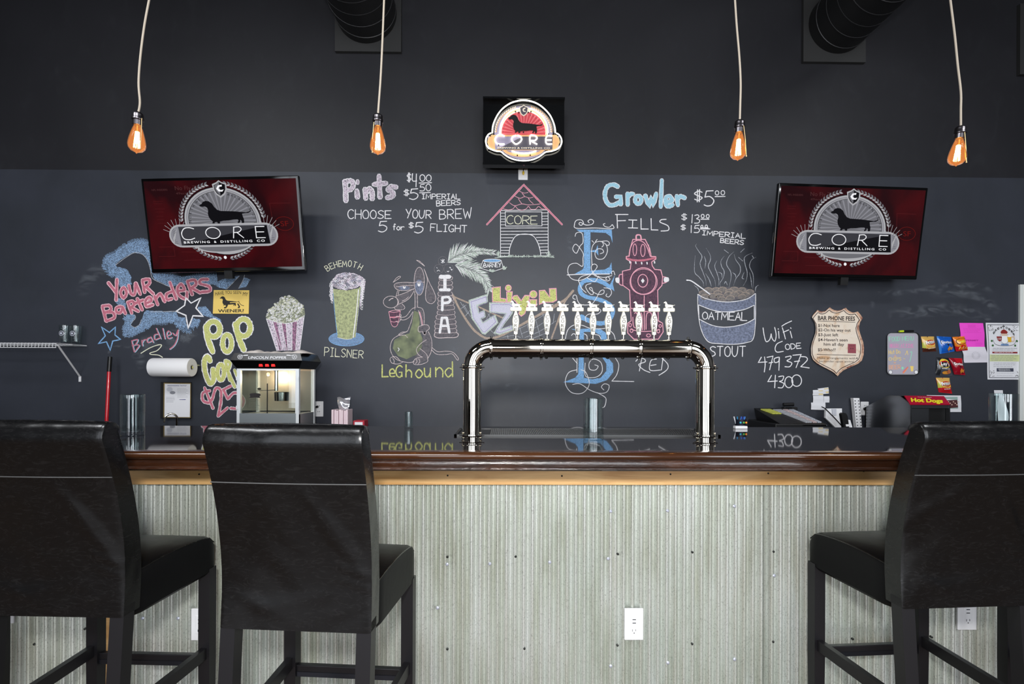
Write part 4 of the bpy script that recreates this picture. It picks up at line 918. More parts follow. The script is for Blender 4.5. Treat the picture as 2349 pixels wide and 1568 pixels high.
A.fi(CH_GF, [(1110,690),(1150,690),(1165,760),(1160,855),(1140,855),(1120,760)])
A.up(); A.fi(CH_GR, [(1060,700),(1105,720),(1120,820),(1110,900),(1150,1000),(1140,1100),(1080,1170),(980,1215),(890,1180),(835,1100),(850,1010),(920,970),(1010,940),(1040,840)])
A.fi(CH_BG, ell(1115,450,45,78,16), lay=2); A.fi(CH_BG, ell(955,462,60,24,14), lay=2); A.fi(CH_W, ell(1112,422,17,24,10), lay=3); A.fi(CH_W, ell(956,455,15,15,10), lay=3)
A.fi(chalk('chalk_black_pupil', (30,30,34), .95), ell(1112,410,5,9,8), lay=4); A.fi(MC['chalk_black_pupil'], ell(957,447,5,6,8), lay=4)
A.fi(CH_R, [(792,712),(915,705),(882,855),(825,855)], lay=2); A.fi(CH_PF, [(800,765),(905,760),(900,772),(803,778)], lay=3); A.lay = 4
for q in ([(792,712),(825,855),(882,855),(915,705)],[(792,712),(850,698),(915,705),(850,720),(792,712)],[(805,770),(850,778),(905,760)],[(815,815),(850,822),(890,812)]): A.st(CH_P, 1.1, q)
GLs(ell(1115,390,54,147,24), cl=True); GLs([(1062,402),(1115,398),(1165,402)]); GLs([(1165,260),(1200,370),(1185,480),(1182,570),(1205,615),(1255,625),(1290,575),(1270,500),(1220,400),(1175,280)])
GLs([(1060,405),(950,402),(870,412),(850,440),(880,478),(950,490),(1055,475)]); GLs([(870,450),(950,440),(1055,432)]); GLs([(865,548),(960,515),(1062,468)]); GLs([(1062,490),(1000,580),(885,640)])
GLs(ell(815,610,80,62,20), cl=True); GLs([(865,552),(890,600),(880,642)]); GLs([(850,665),(868,690),(940,690),(962,665),(932,630)]); GLs([(885,490),(872,540)]); GLs([(900,492),(892,530)]); GLs([(795,595),(815,578),(838,570)], w=2); GLs([(935,600),(975,580),(1000,555)])
GLs([(1066,500),(1070,600),(1068,690)]); GLs([(1095,535),(1097,600),(1097,665)])
GLs([(1075,665),(1030,690),(975,760),(915,775)]); GLs([(1045,715),(1010,770),(955,800),(912,795)]); GLs([(862,775),(880,760),(915,768),(920,790),(895,825),(868,812)]); GLs([(915,765),(905,742),(922,745),(922,765)])
GLs([(1050,715),(1035,800),(1010,870),(985,920),(910,955),(835,1005),(808,1090),(830,1170),(890,1225),(1000,1250),(1060,1240)]); GLs([(895,955),(930,930),(985,925)]); GLs([(905,965),(960,960),(990,985)])
GLs([(1100,665),(1150,685),(1168,760),(1165,850)]); GLs([(1105,700),(1125,770),(1140,860)]); A.st(CH_P, 1.6, [(1118,715),(1140,790),(1148,850)])
GLs([(1110,870),(1140,860),(1165,850),(1205,855),(1222,890),(1190,920),(1180,955),(1155,945),(1150,925),(1110,925),(1103,895)], cl=True); GLs([(1210,920),(1245,1010),(1242,1130),(1200,1215)])
GLs([(1190,1010),(1130,1050),(1085,1110),(1105,1165),(1150,1195)]); GLs([(1150,1190),(1085,1205),(1052,1240),(1065,1270),(1130,1270),(1195,1245),(1205,1215),(1190,1160),(1120,1100)]); GLs([(805,1215),(820,1195),(870,1190),(915,1235)]); GLs([(805,1215),(825,1255),(890,1265),(940,1245)])
GLs([(835,1205),(850,1235),(845,1258)]); GLs([(1085,1215),(1090,1240),(1075,1262)]); GLs([(1110,1210),(1120,1240),(1105,1265)])
GLs([(1245,1115),(1300,1162),(1400,1165),(1465,1160),(1515,1222),(1528,1205),(1475,1145),(1400,1130),(1310,1135),(1250,1092)]); GLs([(1085,168),(1120,180),(1172,232),(1130,200),(1085,168)]); GLs([(838,402),(870,360),(905,338),(912,352),(838,402)]); A.st(CH_W, 1.6, [(890,1095),(902,1110),(890,1130)])
A.lay = 5
for ch, x, y, cw, h in (('L',724,1400,62,125),('e',798,1408,62,150),('G',868,1402,66,120),('h',975,1405,60,130),('o',1075,1415,75,150),('u',1170,1408,66,160),('n',1290,1400,76,160),('d',1385,1402,88,160)): glyph(A, CH_Y, 3.0, ch, x, y, cw, h)
drawing(A, 'chalk_hound', 'chalk cartoon of a long-nosed hound sipping from a cup')
# palm tree IPA, bowl
A = Art(PH)
A.fi(CH_GF, [(170,440),(320,440),(330,520),(350,620),(345,700),(375,860),(385,1000),(400,1180),(430,1240),(400,1290),(120,1300),(100,1240),(105,1100),(130,950),(145,700),(150,560)])
A.up(2); bx = [(165,345,470),(160,345,540),(155,350,600),(150,345,690),(150,360,760),(148,365,820),(145,375,880),(140,380,950),(125,385,1010),(110,395,1080),(105,400,1140),(105,405,1200)]
for (l, r, y) in bx: A.st(CH_GL, 1.1, [(l+10,y-28),(l-4,y-10),(l+6,y+22)]); A.st(CH_GL, 1.1, [(r-10,y-28),(r+6,y-8),(r-6,y+22)]); A.st(CH_GL, .9, [(l+5,y+22),((l+r)/2,y+30),(r-5,y+20)])
A.st(CH_GL, 1.6, [(110,1215),(100,1270),(160,1295),(270,1290),(400,1285),(432,1245),(400,1215)])
for c in ((215,232,62),(160,342,64),(298,340,66)): A.st(CH_G, 1.2, ell(c[0], c[1], c[2], None, 18), 0, closed=True)
A.st(CH_W, 1.6, [(190,215),(240,252)]); A.st(CH_W, 1.6, [(238,212),(195,255)]); A.st(CH_W, 1.4, [(216,205),(216,262)]); A.st(CH_W, 1.2, [(130,320),(140,330)]); A.st(CH_W, 1.2, [(135,372),(155,358),(175,372)]); A.st(CH_W, 1.6, [(275,372),(290,380),(300,370)]); A.st(CH_W, 2.5, [(312,320),(322,326)]); A.st(CH_W, 1.4, [(325,345),(345,348),(335,360)])
A.lay = 4
for w, q in ((9,[(185,450),(308,450)]),(8,[(245,450),(245,625)]),(7,[(180,630),(308,630)]),(6.5,[(210,735),(208,910)]),(6,[(215,735),(290,730),(320,770),(290,805),(225,815)]),(6,[(205,1015),(175,1220)]),(6,[(270,1015),(305,1220)]),(5,[(205,1015),(270,1015)]),(5,[(205,1130),(290,1130)])): A.st(CH_W, w, q, 0 if len(q) < 3 else 1)
A.lay = 2
def frond(sp, l0, l1, n, up, dn):
    S = cr(sp, 12)
    for i in range(n):
        t = i/(n-1)*(len(S)-2); j = int(t); x, y = S[j]; dx, dy = S[j+1][0]-x, S[j+1][1]-y; l = sqrt(dx*dx+dy*dy) or 1; dx /= l; dy /= l
        f = i/(n-1); ln = (l0+(l1-l0)*f)*(.55+.45*sin(pi*min(1, f*1.3+.15)))
        for s, k in ((-1, up), (1, dn)):
            a = rn.uniform(.5, .75); ex = x+(dx*cos(a)+s*-dy*sin(a)*1.0)*ln*k*rn.uniform(.8, 1.1); ey = y+(dy*cos(a)+s*dx*sin(a))*ln*k*rn.uniform(.8, 1.1)
            A.st([CH_PA, CH_W, CH_PA][i % 3], 1.3, [(x, y), ((x+ex)/2+rn.uniform(-4, 4), (y+ey)/2-4), (ex, ey)], taper=True, lay=A.lay+i % 3)
frond([(285,255),(400,165),(560,120),(720,100),(925,118)], 230, 110, 95, 1.05, 1.0); frond([(385,290),(520,325),(680,390),(790,490),(862,650)], 210, 170, 90, 1.1, 1.0)
A.fi(M_BOARD, [(780,205),(1020,205),(1070,335),(900,392),(715,350)], lay=6); A.lay = 7
A.fi(CH_B, ell(898,226,120,20,20)); A.st(CH_W, 1.3, ell(898,226,124,22,20), closed=True, lay=8)
for q in ([(772,225),(735,330),(900,382),(1055,330),(1022,222)],[(800,240),(765,320)]): A.st(CH_W, 1.3, q, 0, lay=8)
word(A, CH_W, 1.5, 'BARNEY', (785,320), (1020,312), 52, 56); A.lay = 7
for cx, cy in ((725,330),(905,378),(1070,330),(880,372),(1060,345)):
    for i in range(9): a = rn.uniform(-2.9, -.2); A.st(CH_PA, 1.1, [(cx+rn.uniform(-15,15),cy+6),(cx+35*cos(a),cy+30*sin(a))], 0, lay=9)
drawing(A, 'chalk_palm_tree', 'chalk palm tree with letters I P A on its trunk and a dog bowl')
# dog house
A = Art(PE); A.lay = 1
for q in ([(565,135),(95,642)],[(570,135),(1060,642)]): A.bub(CH_P, CH_PF, 4.2, [(0, q)], .5)
A.st(CH_P, 1.5, [(572,120),(565,150)])
for q in ([(515,215),(570,238),(625,230)],[(455,278),(520,305),(580,285),(640,302),(690,290)],[(385,362),(450,400),(545,378),(620,390),(720,385),(775,378)],[(305,440),(370,455),(430,440),(458,408),(490,442),(545,457),(600,440),(628,408),(660,445),(720,445),(758,410),(800,440),(850,445)],[(545,240),(565,262),(582,285)],[(500,310),(520,345),(545,376)],[(625,300),(650,340),(690,375)]): A.st(CH_P, 1.2, q)
for q in ([(275,462),(865,455)],[(270,462),(270,1055)],[(880,460),(882,1050)],[(330,478),(800,480),(802,660),(335,662)]): A.st(CH_W, 1.5, q, 0, closed=len(q) == 4)
for y in (495,537,572,607,645): A.st(CH_W, 1.3, [(275,y),(328,y)], 0); A.st(CH_W, 1.3, [(805,y-2),(876,y-4)], 0)
for y in (688,730,770): A.st(CH_W, 1.5, [(275,y),(876,y-3)], 0)
AR = cr([(380,1048),(390,940),(440,820),(500,775),(600,765),(690,790),(745,870),(775,960),(788,1045)], 6)
A.st(CH_W, 1.7, AR, 0)
for y in (812,852,892,935,975,1010,1050):
    xl = min(x for x, yy in AR if abs(yy-y) < 30); xr = max(x for x, yy in AR if abs(yy-y) < 30); A.st(CH_W, 1.4, [(275,y),(xl,y)], 0); A.st(CH_W, 1.4, [(xr,y-3),(878,y-6)], 0)
word(A, CH_YL, 1.7, 'CORE', (348,637), (742,637), 112, 100, gap=.22)
for i in range(70): x = rn.uniform(200, 950); A.st(CH_PA, 1.1, [(x,1062),(x+rn.uniform(-10,12),1040+rn.uniform(-8,8))], 0, lay=2+i % 3)
for cx in (245, 890):
    for i in range(14): a = rn.uniform(-2.7, -.5); A.st(CH_PA, 1, [(cx,1058),(cx+60*cos(a)*rn.random(),1058+85*sin(a)*rn.uniform(.6,1))], 0, lay=2)
A.st(CH_PA, 1.6, [(195,1070),(380,1055),(600,1052),(800,1050),(960,1066)], lay=5)
drawing(A, 'chalk_dog_house', 'chalk dog house with pink roof and a name board')
# ESB letters
A = Art(PI_)
A.fi(CH_B, [(150,165),(440,165),(446,275),(430,222),(390,192),(265,186),(265,500),(380,492),(420,470),(437,432),(442,525),(135,527),(200,492),(212,470),(212,186),(180,184)])
A.fi(CH_B, [(262,338),(310,330),(325,288),(330,378),(310,350),(262,346)])
A.st(CH_B, 9.5, [(428,640),(370,598),(300,578),(220,585),(182,625),(186,680),(235,715),(330,735),(415,772),(448,822),(432,885),(378,928),(300,925),(230,898),(192,872)]); A.fi(CH_B, [(465,535),(432,600),(415,632),(462,670),(448,610)]); A.fi(CH_B, [(180,900),(192,860),(230,890),(260,925)])
A.fi(CH_B, [(108,978),(340,972),(395,1010),(400,1080),(352,1080),(350,1030),(300,1002),(212,1000),(212,1080),(172,1080),(178,1000)])
A.fi(CH_B, [(170,1210),(210,1210),(212,1375),(280,1388),(350,1375),(395,1320),(395,1260),(362,1210),(405,1205),(450,1260),(452,1330),(400,1395),(310,1425),(42,1412),(140,1375),(165,1345)])
A.up(); e = lambda q, w=1.5: A.st(CH_W, w, q)
e([(445,125),(448,157),(300,152),(150,154),(135,122),(150,90),(190,86),(208,110),(190,130),(172,120),(184,106),(230,128),(280,120),(290,95),(268,82),(245,95),(255,110)], 1.7); e([(442,125),(420,145),(385,140),(370,122),(385,115)])
e([(140,220),(148,195),(178,186),(200,205),(204,270),(180,300),(150,358),(120,322),(148,285),(204,355),(204,400),(200,465),(150,440),(95,455),(80,510),(110,565),(175,580),(240,555),(290,510),(320,468),(300,446),(274,462),(282,510),(340,560),(400,585),(425,570),(405,550),(390,568),(402,575)])
e([(278,458),(275,330),(300,275),(350,262),(395,292),(402,350),(370,402),(320,402),(302,362),(320,325),(360,325),(372,350),(345,362)]); e([(350,262),(400,258),(420,275),(412,294),(395,290)]); e([(360,262),(372,290),(358,308)]); e([(277,255),(292,270)]); e([(320,245),(305,265)])
e([(75,535),(200,530),(420,528)], 2); e([(465,535),(455,505),(438,512),(440,530)]); e([(175,600),(168,575),(200,545),(280,530),(310,545),(380,555),(440,540)]); e([(240,560),(300,590),(330,545)])
e([(168,580),(190,640),(230,680)]); e([(270,605),(232,618),(230,645),(262,690),(288,690),(275,640),(258,650),(320,692),(370,688),(375,660),(345,668),(310,730),(270,775),(190,778),(160,745),(150,705),(128,702),(122,725),(142,735)]); e([(375,640),(425,650),(437,685),(415,715),(392,705),(400,690)])
e([(60,1058),(80,985),(130,945),(200,948),(260,970),(350,975),(400,968)]); e([(230,920),(225,880),(255,855),(320,855),(350,830),(335,810)]); e([(420,985),(455,1020),(468,1062)]); e([(110,1030),(125,1015),(145,1025),(150,1060)]); e([(212,1015),(235,1030),(238,1060)]); e([(300,1022),(335,1030),(352,1060)])
e([(222,1255),(226,1362),(310,1370),(360,1325),(350,1250),(290,1222),(255,1255),(260,1305),(305,1312),(328,1282),(300,1270)]); e([(155,1310),(85,1335),(60,1420),(110,1495),(200,1500),(255,1430),(230,1335),(190,1310)]); e([(120,1430),(180,1425),(260,1475),(340,1502),(400,1490),(418,1440),(380,1425),(355,1450),(375,1475)]); e([(320,1496),(385,1535),(392,1570),(380,1610),(362,1620)])
e([(470,1215),(497,1270),(480,1350),(440,1402)]); A.st(CH_W, 1.8, [(440,1402),(620,1406)], 0); e([(120,1215),(158,1260)]); e([(155,1215),(155,1332)])
drawing(A, 'chalk_lettering', 'tall blue ornate chalk letters E S B down the wall')
# hydrant
A = Art(PI_)
HY = [(612,245),(712,245),(750,320),(762,385),(800,385),(800,405),(765,430),(770,460),(790,490),(840,495),(855,550),(850,620),(815,660),(820,910),(855,930),(860,1000),(820,1060),(620,1060),(570,1010),(570,930),(598,910),(585,660),(530,620),(527,505),(590,490),(598,430),(558,405),(558,385),(582,380),(590,320)]
A.fi(CH_R, HY); A.fi(CH_R, [(500,535),(530,530),(530,620),(503,610)]); A.fi(CH_R, [(853,550),(885,555),(885,598),(853,605)]); A.up()
h = lambda q, w=1.9, cl=False: A.st(CH_P, w, q, closed=cl)
A.st(CH_P, 2, HY, 0, closed=True); h([(640,248),(640,215),(658,208),(675,215),(680,248)], 3.2); h([(580,385),(590,320),(622,265),(670,255),(718,290),(755,385)]); h(ell(628,330,15,48,12), 1.6, True); h(ell(694,335,18,50,12), 1.6, True)
h([(740,290),(748,340),(760,360)]); A.st(CH_PF, 4.5, [(560,400),(620,415),(700,415),(798,395)]); h(ell(698,585,104,108,28), 2, True); h(ell(700,592,112,104,28), 1.2, True); h(ell(693,583,40,52,16), 1.8, True)
A.fi(CH_W, [(693,563),(708,583),(693,604),(678,583)]); h([(530,530),(503,535),(498,570),(503,610),(530,622)]); A.fi(CH_W, [(470,562),(500,560),(500,600),(475,595)], lay=2, c=1); A.fi(CH_W, [(868,558),(900,556),(908,575),(900,590),(868,592)], lay=2, c=1); h([(853,550),(885,555),(905,575),(885,595),(853,605)])
h([(705,705),(704,780),(706,985)]); h([(600,808),(700,832),(815,830)]); h([(625,850),(640,845),(660,900),(665,960),(620,960),(612,880)]); h([(720,980),(722,870),(740,842),(765,860),(770,980)]); h([(690,985),(688,880),(680,845)])
h([(600,980),(660,995),(760,995),(830,980)]); h(ell(590,945,10,14,8), 1.6, True); h(ell(601,990,12,15,8), 1.6, True); h(ell(740,1030,16,13,8), 1.6, True); h(ell(820,996,11,13,8), 1.6, True); h(ell(835,952,10,12,8), 1.6, True)
for x, y in ((587,432),(635,436),(683,440),(727,440),(788,432)): A.st(CH_W, 3, [(x,y-7),(x+2,y+6)], 0, lay=3)
A.lay = 3
e([(636,1240),(665,1215),(705,1222),(712,1245),(660,1268),(700,1310),(752,1332)], 2); e([(683,1225),(665,1320)], 2); e([(805,1222),(760,1235),(752,1312),(838,1312)], 2); e([(758,1275),(802,1268)], 2); e([(858,1215),(845,1312)], 2); e([(850,1215),(897,1265),(890,1310),(825,1355)], 2)
drawing(A, 'chalk_hydrant', 'pink chalk fire hydrant with RED written beneath')
# oatmeal bowl
A = Art(PJ)
A.fi(CH_GF, [(255,550),(300,520),(380,495),(480,485),(600,485),(690,490),(760,520),(790,545),(720,590),(520,625),(340,600)]); A.up()
A.fi(CH_BG, [(250,555),(340,600),(520,628),(700,605),(790,550),(800,800),(770,980),(690,1015),(560,1028),(420,1020),(340,1000),(285,890)])
for x, y in ((300,545),(350,515),(425,515),(485,510),(550,530),(595,510),(670,515),(745,535),(320,580),(390,570),(460,575),(560,590),(600,555),(670,580),(480,602),(540,555),(640,545),(440,545),(700,560)):
    A.fi(chalk('chalk_meal', (150, 142, 136), .6, 60, .3), ell(x, y, 42, 28, 12), lay=2+(x % 7)*.1); A.st(CH_BE, 1.1, ell(x, y+4, 40, 27, 10, 190, 340), lay=3+(x % 7)*.1)
A.lay = 4; A.fi(M_BOARD, [(258,655),(390,705),(520,722),(680,702),(785,658),(785,790),(680,840),(520,866),(390,850),(262,790)])
A.lay = 5; WB_ = lambda q, w=1.5: A.st(CH_WS if w < 1.4 else CH_W, w, q)
for q in ([(258,655),(390,705),(520,722),(680,702),(785,658)],[(262,790),(390,850),(520,866),(680,840),(785,790)],[(250,555),(340,600),(520,628),(700,605),(795,548)],[(250,555),(252,700),(280,880),(345,1000),(450,1022),(600,1028),(720,1010),(775,975),(795,830),(798,550)],[(258,655),(262,790)],[(785,658),(785,790)]): WB_(q, 1.7)
WB_([(145,422),(190,430),(270,485),(365,555)], 2.8); word(A, CH_W, 2, 'OATMEAL', (293,790), (715,805), 66, 80, gap=.2); word(A, CH_W, 2.1, 'STOUT', (362,1140), (700,1145), 92, 98, gap=.3)
A.lay = 2
for q in ([(238,80),(230,100),(260,150),(290,200),(272,270),(300,350),(325,420),(330,470)],[(225,190),(220,340),(260,390),(300,440),(305,480)],[(310,195),(325,240),(318,310)],[(325,360),(360,420),(378,480)],[(330,120),(365,180),(370,230),(350,290),(380,360),(410,420),(420,480)],[(430,240),(410,290),(430,350),(450,420),(445,475)],[(500,195),(470,240),(475,290),(500,340),(490,400),(460,450),(465,485)],[(440,345),(475,360),(480,400)],
     [(590,155),(545,200),(522,270),(560,340),(565,400),(545,490)],[(595,180),(610,230),(650,290),(650,350),(610,410),(590,470)],[(500,135),(540,165)],[(765,165),(710,190),(690,220),(700,280),(718,350),(710,420),(680,475)],[(635,205),(675,240)],[(800,205),(760,230),(740,290),(770,360),(778,430),(770,500)],[(740,350),(755,420),(760,490)],[(825,468),(800,490),(795,530)],[(215,470),(250,500),(262,535)],[(690,125),(655,158)],[(500,460),(515,435),(530,470)],[(690,345),(670,400),(690,410)],[(580,350),(605,370),(610,400)],[(765,190),(780,215)]): A.st(CH_WS, 1.7, q, taper=True)
drawing(A, 'chalk_oatmeal_bowl', 'chalk bowl of steaming oatmeal with a spoon')
A = Art(PJ); A.lay = 1
for q in ([(868,872),(878,940),(897,1002),(930,985),(945,930)],[(945,930),(955,975),(980,998),(992,940),(978,868)],[(1015,905),(1020,972)],[(1050,870),(1065,920),(1080,978)],[(1045,858),(1080,835),(1138,808)],[(1058,915),(1112,892)],[(1125,905),(1142,968)],[(1128,872),(1133,878)],[(1010,882),(1014,886)],[(1050,1000),(1000,1025),(982,1070),(1000,1102),(1060,1095)]): WB_(q, 2)
word(A, CH_W, 1.8, 'ODE', (1082,1080), (1228,1065), 52, 50)
for q, c in (([(852,1150),(824,1200),(905,1195)],0),([(882,1148),(888,1220),(880,1290)],1),([(905,1152),(962,1140),(930,1270)],0),([(925,1205),(962,1198)],0),([(1015,1150),(975,1165),(980,1200),(1015,1190),(1022,1150),(1018,1275)],1),([(1080,1150),(1130,1140),(1125,1165),(1095,1185),(1140,1205),(1120,1240),(1075,1240)],1),([(1150,1132),(1228,1125),(1180,1250)],0),([(1165,1192),(1215,1186)],0),([(1230,1145),(1275,1150),(1285,1180),(1225,1240)],1),([(1225,1240),(1305,1252)],0),
    ([(948,1322),(914,1382),(1004,1375)],0),([(985,1320),(978,1440)],0),([(1015,1335),(1062,1330),(1050,1370),(1025,1380),(1065,1400),(1050,1438),(1010,1438)],1)): A.st(CH_W, 2.1, q, c)
A.st(CH_W, 2.1, ell(1112,1387,38,52,14), closed=True); A.st(CH_W, 2.1, ell(1186,1372,46,54,14), closed=True)
drawing(A, 'chalk_lettering', 'white chalk WiFi code and number')
# hammock with EZ Livin
A = Art(PH)
for w, q in ((5,[(355,705),(450,900),(600,1130),(700,1230),(830,1300),(1000,1270),(1200,1170),(1500,1000),(1700,880),(1900,770),(2020,640)]),(3.5,[(370,725),(450,760),(570,810)]),(3.5,[(700,860),(850,930),(1050,1020)]),(4,[(1985,690),(1900,800),(1830,1000),(1720,1300)]),(3,[(1150,1200),(1400,1060),(1800,850),(1980,690)])): A.st(CH_BE, w, q)
for q in ([(460,800),(560,960)],[(500,830),(600,1000)],[(450,900),(540,840)],[(520,1000),(620,880)],[(820,1030),(870,950)],[(840,960),(880,1020)],[(880,1190),(950,1260)],[(1280,1150),(1320,1290)],[(1380,1090),(1430,1290)],[(1300,1240),(1500,1150),(1700,1020)],[(1250,1180),(1450,1080),(1680,930)],[(1350,1290),(1560,1200),(1780,1060)],[(1500,1040),(1560,1260)],[(1600,960),(1650,1180)],[(1760,960),(1740,1100)],[(1030,1290),(1200,1260),(1290,1290)],[(1460,1300),(1640,1230)],[(1110,1260),(1120,1310)]): A.st(CH_WS, 1, q)
A.lay = 2
for q in ([(580,778),(822,698),(832,792),(690,845),(715,950),(785,918),(800,1000),(740,1030),(770,1085),(935,985),(975,1085),(800,1240),(765,1230),(620,1020)],[(865,812),(1150,812),(1210,850),(1170,960),(1060,1100),(1010,1185),(1180,1130),(1190,1180),(1000,1245),(930,1225),(1090,960),(865,935)]): A.fi(CH_LA, q, lay=2); A.st(CH_PA, 3, q, 0, lay=3, closed=True); A.st(chalk('chalk_violet_line', (170, 160, 205), .6), 1, [((x-cx_)*.86+cx_, (y-cy_)*.9+cy_) for cx_, cy_ in [(sum(p[0] for p in q)/len(q), sum(p[1] for p in q)/len(q))] for x, y in q], 0, lay=3, closed=True)
A.lay = 5; KY = (CH_P, CH_Y)
for q in ([(900,600),(1012,588),(1012,745),(1090,755),(1092,800),(905,795)],[(1098,660),(1178,655),(1165,800),(1105,800)],ell(1122,605,40,42,16),[(1175,745),(1200,712),(1245,705),(1300,780),(1350,708),(1420,708),(1400,800),(1350,960),(1300,995),(1265,960),(1290,880),(1230,800)],[(1420,765),(1515,765),(1512,850),(1420,850)],ell(1468,692,50,50,16),[(1550,640),(1625,635),(1695,730),(1690,615),(1782,610),(1790,770),(1740,800),(1630,800),(1550,830)]): A.fi(CH_Y, q, lay=5); A.st(CH_P, 2, q, 0, lay=6, closed=True)
drawing(A, 'chalk_hammock', 'chalk hammock holding letters EZ Livin')
# ================================================================ SCREENS
M_BEZ = mat('gloss_black_bezel', (8, 8, 9), .08, spec=.6); M_BACK = mat('matte_black_plastic', (14, 14, 15), .6)
def screen_mat(name, c, e=.55, rough=.12):
    m = mat(name, (6, 6, 6), rough, spec=.5); t, n, b = nodes(m); b.inputs['Emission Color'].default_value = rgb(*c); b.inputs['Emission Strength'].default_value = e; return m
E_RED = screen_mat('screen_red', (110, 10, 16), 1.0); nz1 = noise(E_RED, 2.2, 3, .5, (1, 1, 1)); nz2 = noise(E_RED, 7, 2, 0, (2.2, 1, .5))
o_ = mixc(E_RED, ramp(E_RED, nz1.outputs[0], [(.42, (22, 2, 5)), (.58, (184, 12, 20))]).outputs[0], rgb(30, 2, 6), rgb(150, 12, 20)); o2 = mixc(E_RED, ramp(E_RED, nz2.outputs[0], [(.4, (0, 0, 0)), (.7, (120, 120, 120))]).outputs[0], o_, rgb(24, 2, 6))
E_RED.node_tree.links.new(o2, E_RED.node_tree.nodes['Principled BSDF'].inputs['Emission Color'])
E_LG = screen_mat('screen_silver', (176, 176, 180), .8); E_MG = screen_mat('screen_grey', (112, 112, 118), .8); E_DG = screen_mat('screen_dark_grey', (58, 58, 64), .8); E_BK = screen_mat('screen_black', (12, 11, 16), .8)
E_WH = screen_mat('screen_white', (238, 238, 242), .9); E_RY = screen_mat('screen_pale_grey', (140, 140, 148), .8); E_FR = screen_mat('screen_dull_red', (88, 22, 26), .7); E_FG = screen_mat('screen_faint_print', (84, 46, 48), .7); E_OR = screen_mat('screen_orange_red', (112, 16, 12), .7)
def emblem(A, u0=0, v0=0, lines=True):
    """seal with laurel, dachshund and CORE banner, in enlarged-view units of the right screen"""
    c = (1168, 690)
    for side in (-1, 1):
        for i in range(15):
            a = radians(side*(16+i*5.2)); x, y = c[0]+505*sin(a), c[1]-478*cos(a); t = a+(pi if side > 0 else 0)
            for o in (-1, 1):
                d = t+pi+o*.5*side; ex, ey = x-58*cos(d), y-58*sin(d); nx, ny = -sin(d)*13, cos(d)*13
                A.fi(E_LG if o < 0 else E_MG, [(x, y), ((x+ex)/2+nx, (y+ey)/2+ny), (ex, ey), ((x+ex)/2-nx, (y+ey)/2-ny)], lay=1)
        for i in range(8):
            a = radians(side*(174-i*5.5)); x, y = c[0]-50+475*sin(a), c[1]-478*cos(a); t = a+(pi if side > 0 else 0)
            for o in (-1, 1):
                d = t+o*.45*side; ex, ey = x+55*cos(d), y+55*sin(d); nx, ny = -sin(d)*13, cos(d)*13
                A.fi(E_LG if o < 0 else E_MG, [(x, y), ((x+ex)/2+nx, (y+ey)/2+ny), (ex, ey), ((x+ex)/2-nx, (y+ey)/2-ny)], lay=1)
    A.fi(E_WH, ell(1110, 1150, 18, 20, 14), lay=1)
    A.fi(E_BK, ell(c[0], c[1], 474, 434, 48), lay=1.5); A.fi(E_LG, ell(c[0], c[1], 462, 424, 48), lay=2); A.fi(E_RY, ell(c[0], c[1], 440, 402, 48), lay=2.5); A.fi(E_LG, ell(c[0], c[1], 425, 388, 48), lay=3); A.fi(E_DG, ell(c[0], c[1], 415, 379, 48), lay=3.5); A.fi(E_MG, ell(c[0], c[1], 408, 373, 48), lay=4)
    for i in range(22):
        a = radians(-100+200*i/21); a2 = a+radians(3.2); q = [(c[0], c[1]-10), (c[0]+405*sin(a), c[1]-370*cos(a)), (c[0]+405*sin(a2), c[1]-370*cos(a2))]; A.fi(E_RY, q, lay=5)
    A.fi(E_LG, [(x, y) for x, y in ell(1125, 1000, 340, 95, 24, 0, 180)], lay=5); A.fi(E_MG, ell(1125, 1005, 310, 72, 24, 0, 180), lay=6)
    A.fi(E_BK, DOG, lay=6)
    for s, a0, a1 in (('NORTHWEST', -88, -18), ('ARKANSAS', 20, 68), ('2010', 72, 97)):
        n = len(s)
        for i, ch in enumerate(s):
            a = radians(a0+(a1-a0)*i/(n-1)); ftext(A, E_BK, ch, c[0]+378*sin(a)*1.0-12*cos(a), c[1]-340*cos(a)-12*sin(a)+ (8 if abs(a) < 1 else 4), 0, 30, a, 6)
    def cap(x0, x1, y0, y1, sk=24):
        r = (y1-y0)/2; p = [(x0+r-r*cos(radians(t)), (y0+y1)/2-r*sin(radians(t))) for t in range(-90, 91, 15)]+[(x1-r+r*sin(radians(t)), (y0+y1)/2+sk-r*cos(radians(t))) for t in range(0, 181, 15)]
        return p
    for k in range(7):
        for s in (-1, 1):
            a = radians(200+k*17) if s < 0 else radians(-20-k*17); cx = 600 if s < 0 else 1660
            A.st(E_LG, .8, [(cx+100*cos(a), 840+100*sin(a)), (cx+190*cos(a), 830+190*sin(a))], 0, lay=1)
    A.fi(E_LG, cap(480, 1802, 712, 1004), lay=7); A.fi(E_RY, cap(500, 1782, 734, 982), lay=8)
    A.fi(E_DG, [(612, 742), (1690, 768), (1690, 1000), (612, 978)], lay=9); A.fi(E_BK, [(612, 978), (900, 920), (1250, 850), (1690, 768), (1690, 1000)], lay=10)
    for cx in (555, 1735):
        for i in range(9): A.st(E_MG, 1.4, [(cx+20*sin(i), 760+i*24), (cx-22, 790+i*20)], 0, lay=9); A.st(E_LG, .8, [(cx-30, 950-i*8), (cx+30-i*5, 770+i*10)], 0, lay=9)
    for q, c_ in (([(800,775),(745,758),(680,768),(640,830),(660,895),(730,910),(790,892)],1),([(1290,775),(1262,912)],0),([(1285,778),(1350,775),(1375,805),(1340,840),(1275,845)],1),([(1315,845),(1385,915)],0),([(1655,785),(1550,782),(1538,922),(1645,925)],0),([(1546,850),(1640,852)],0)): A.st(E_WH, 1.9, q, c_, lay=12)
    A.st(E_WH, 1.9, ell(1025, 838, 88, 70, 24), closed=True, lay=12)
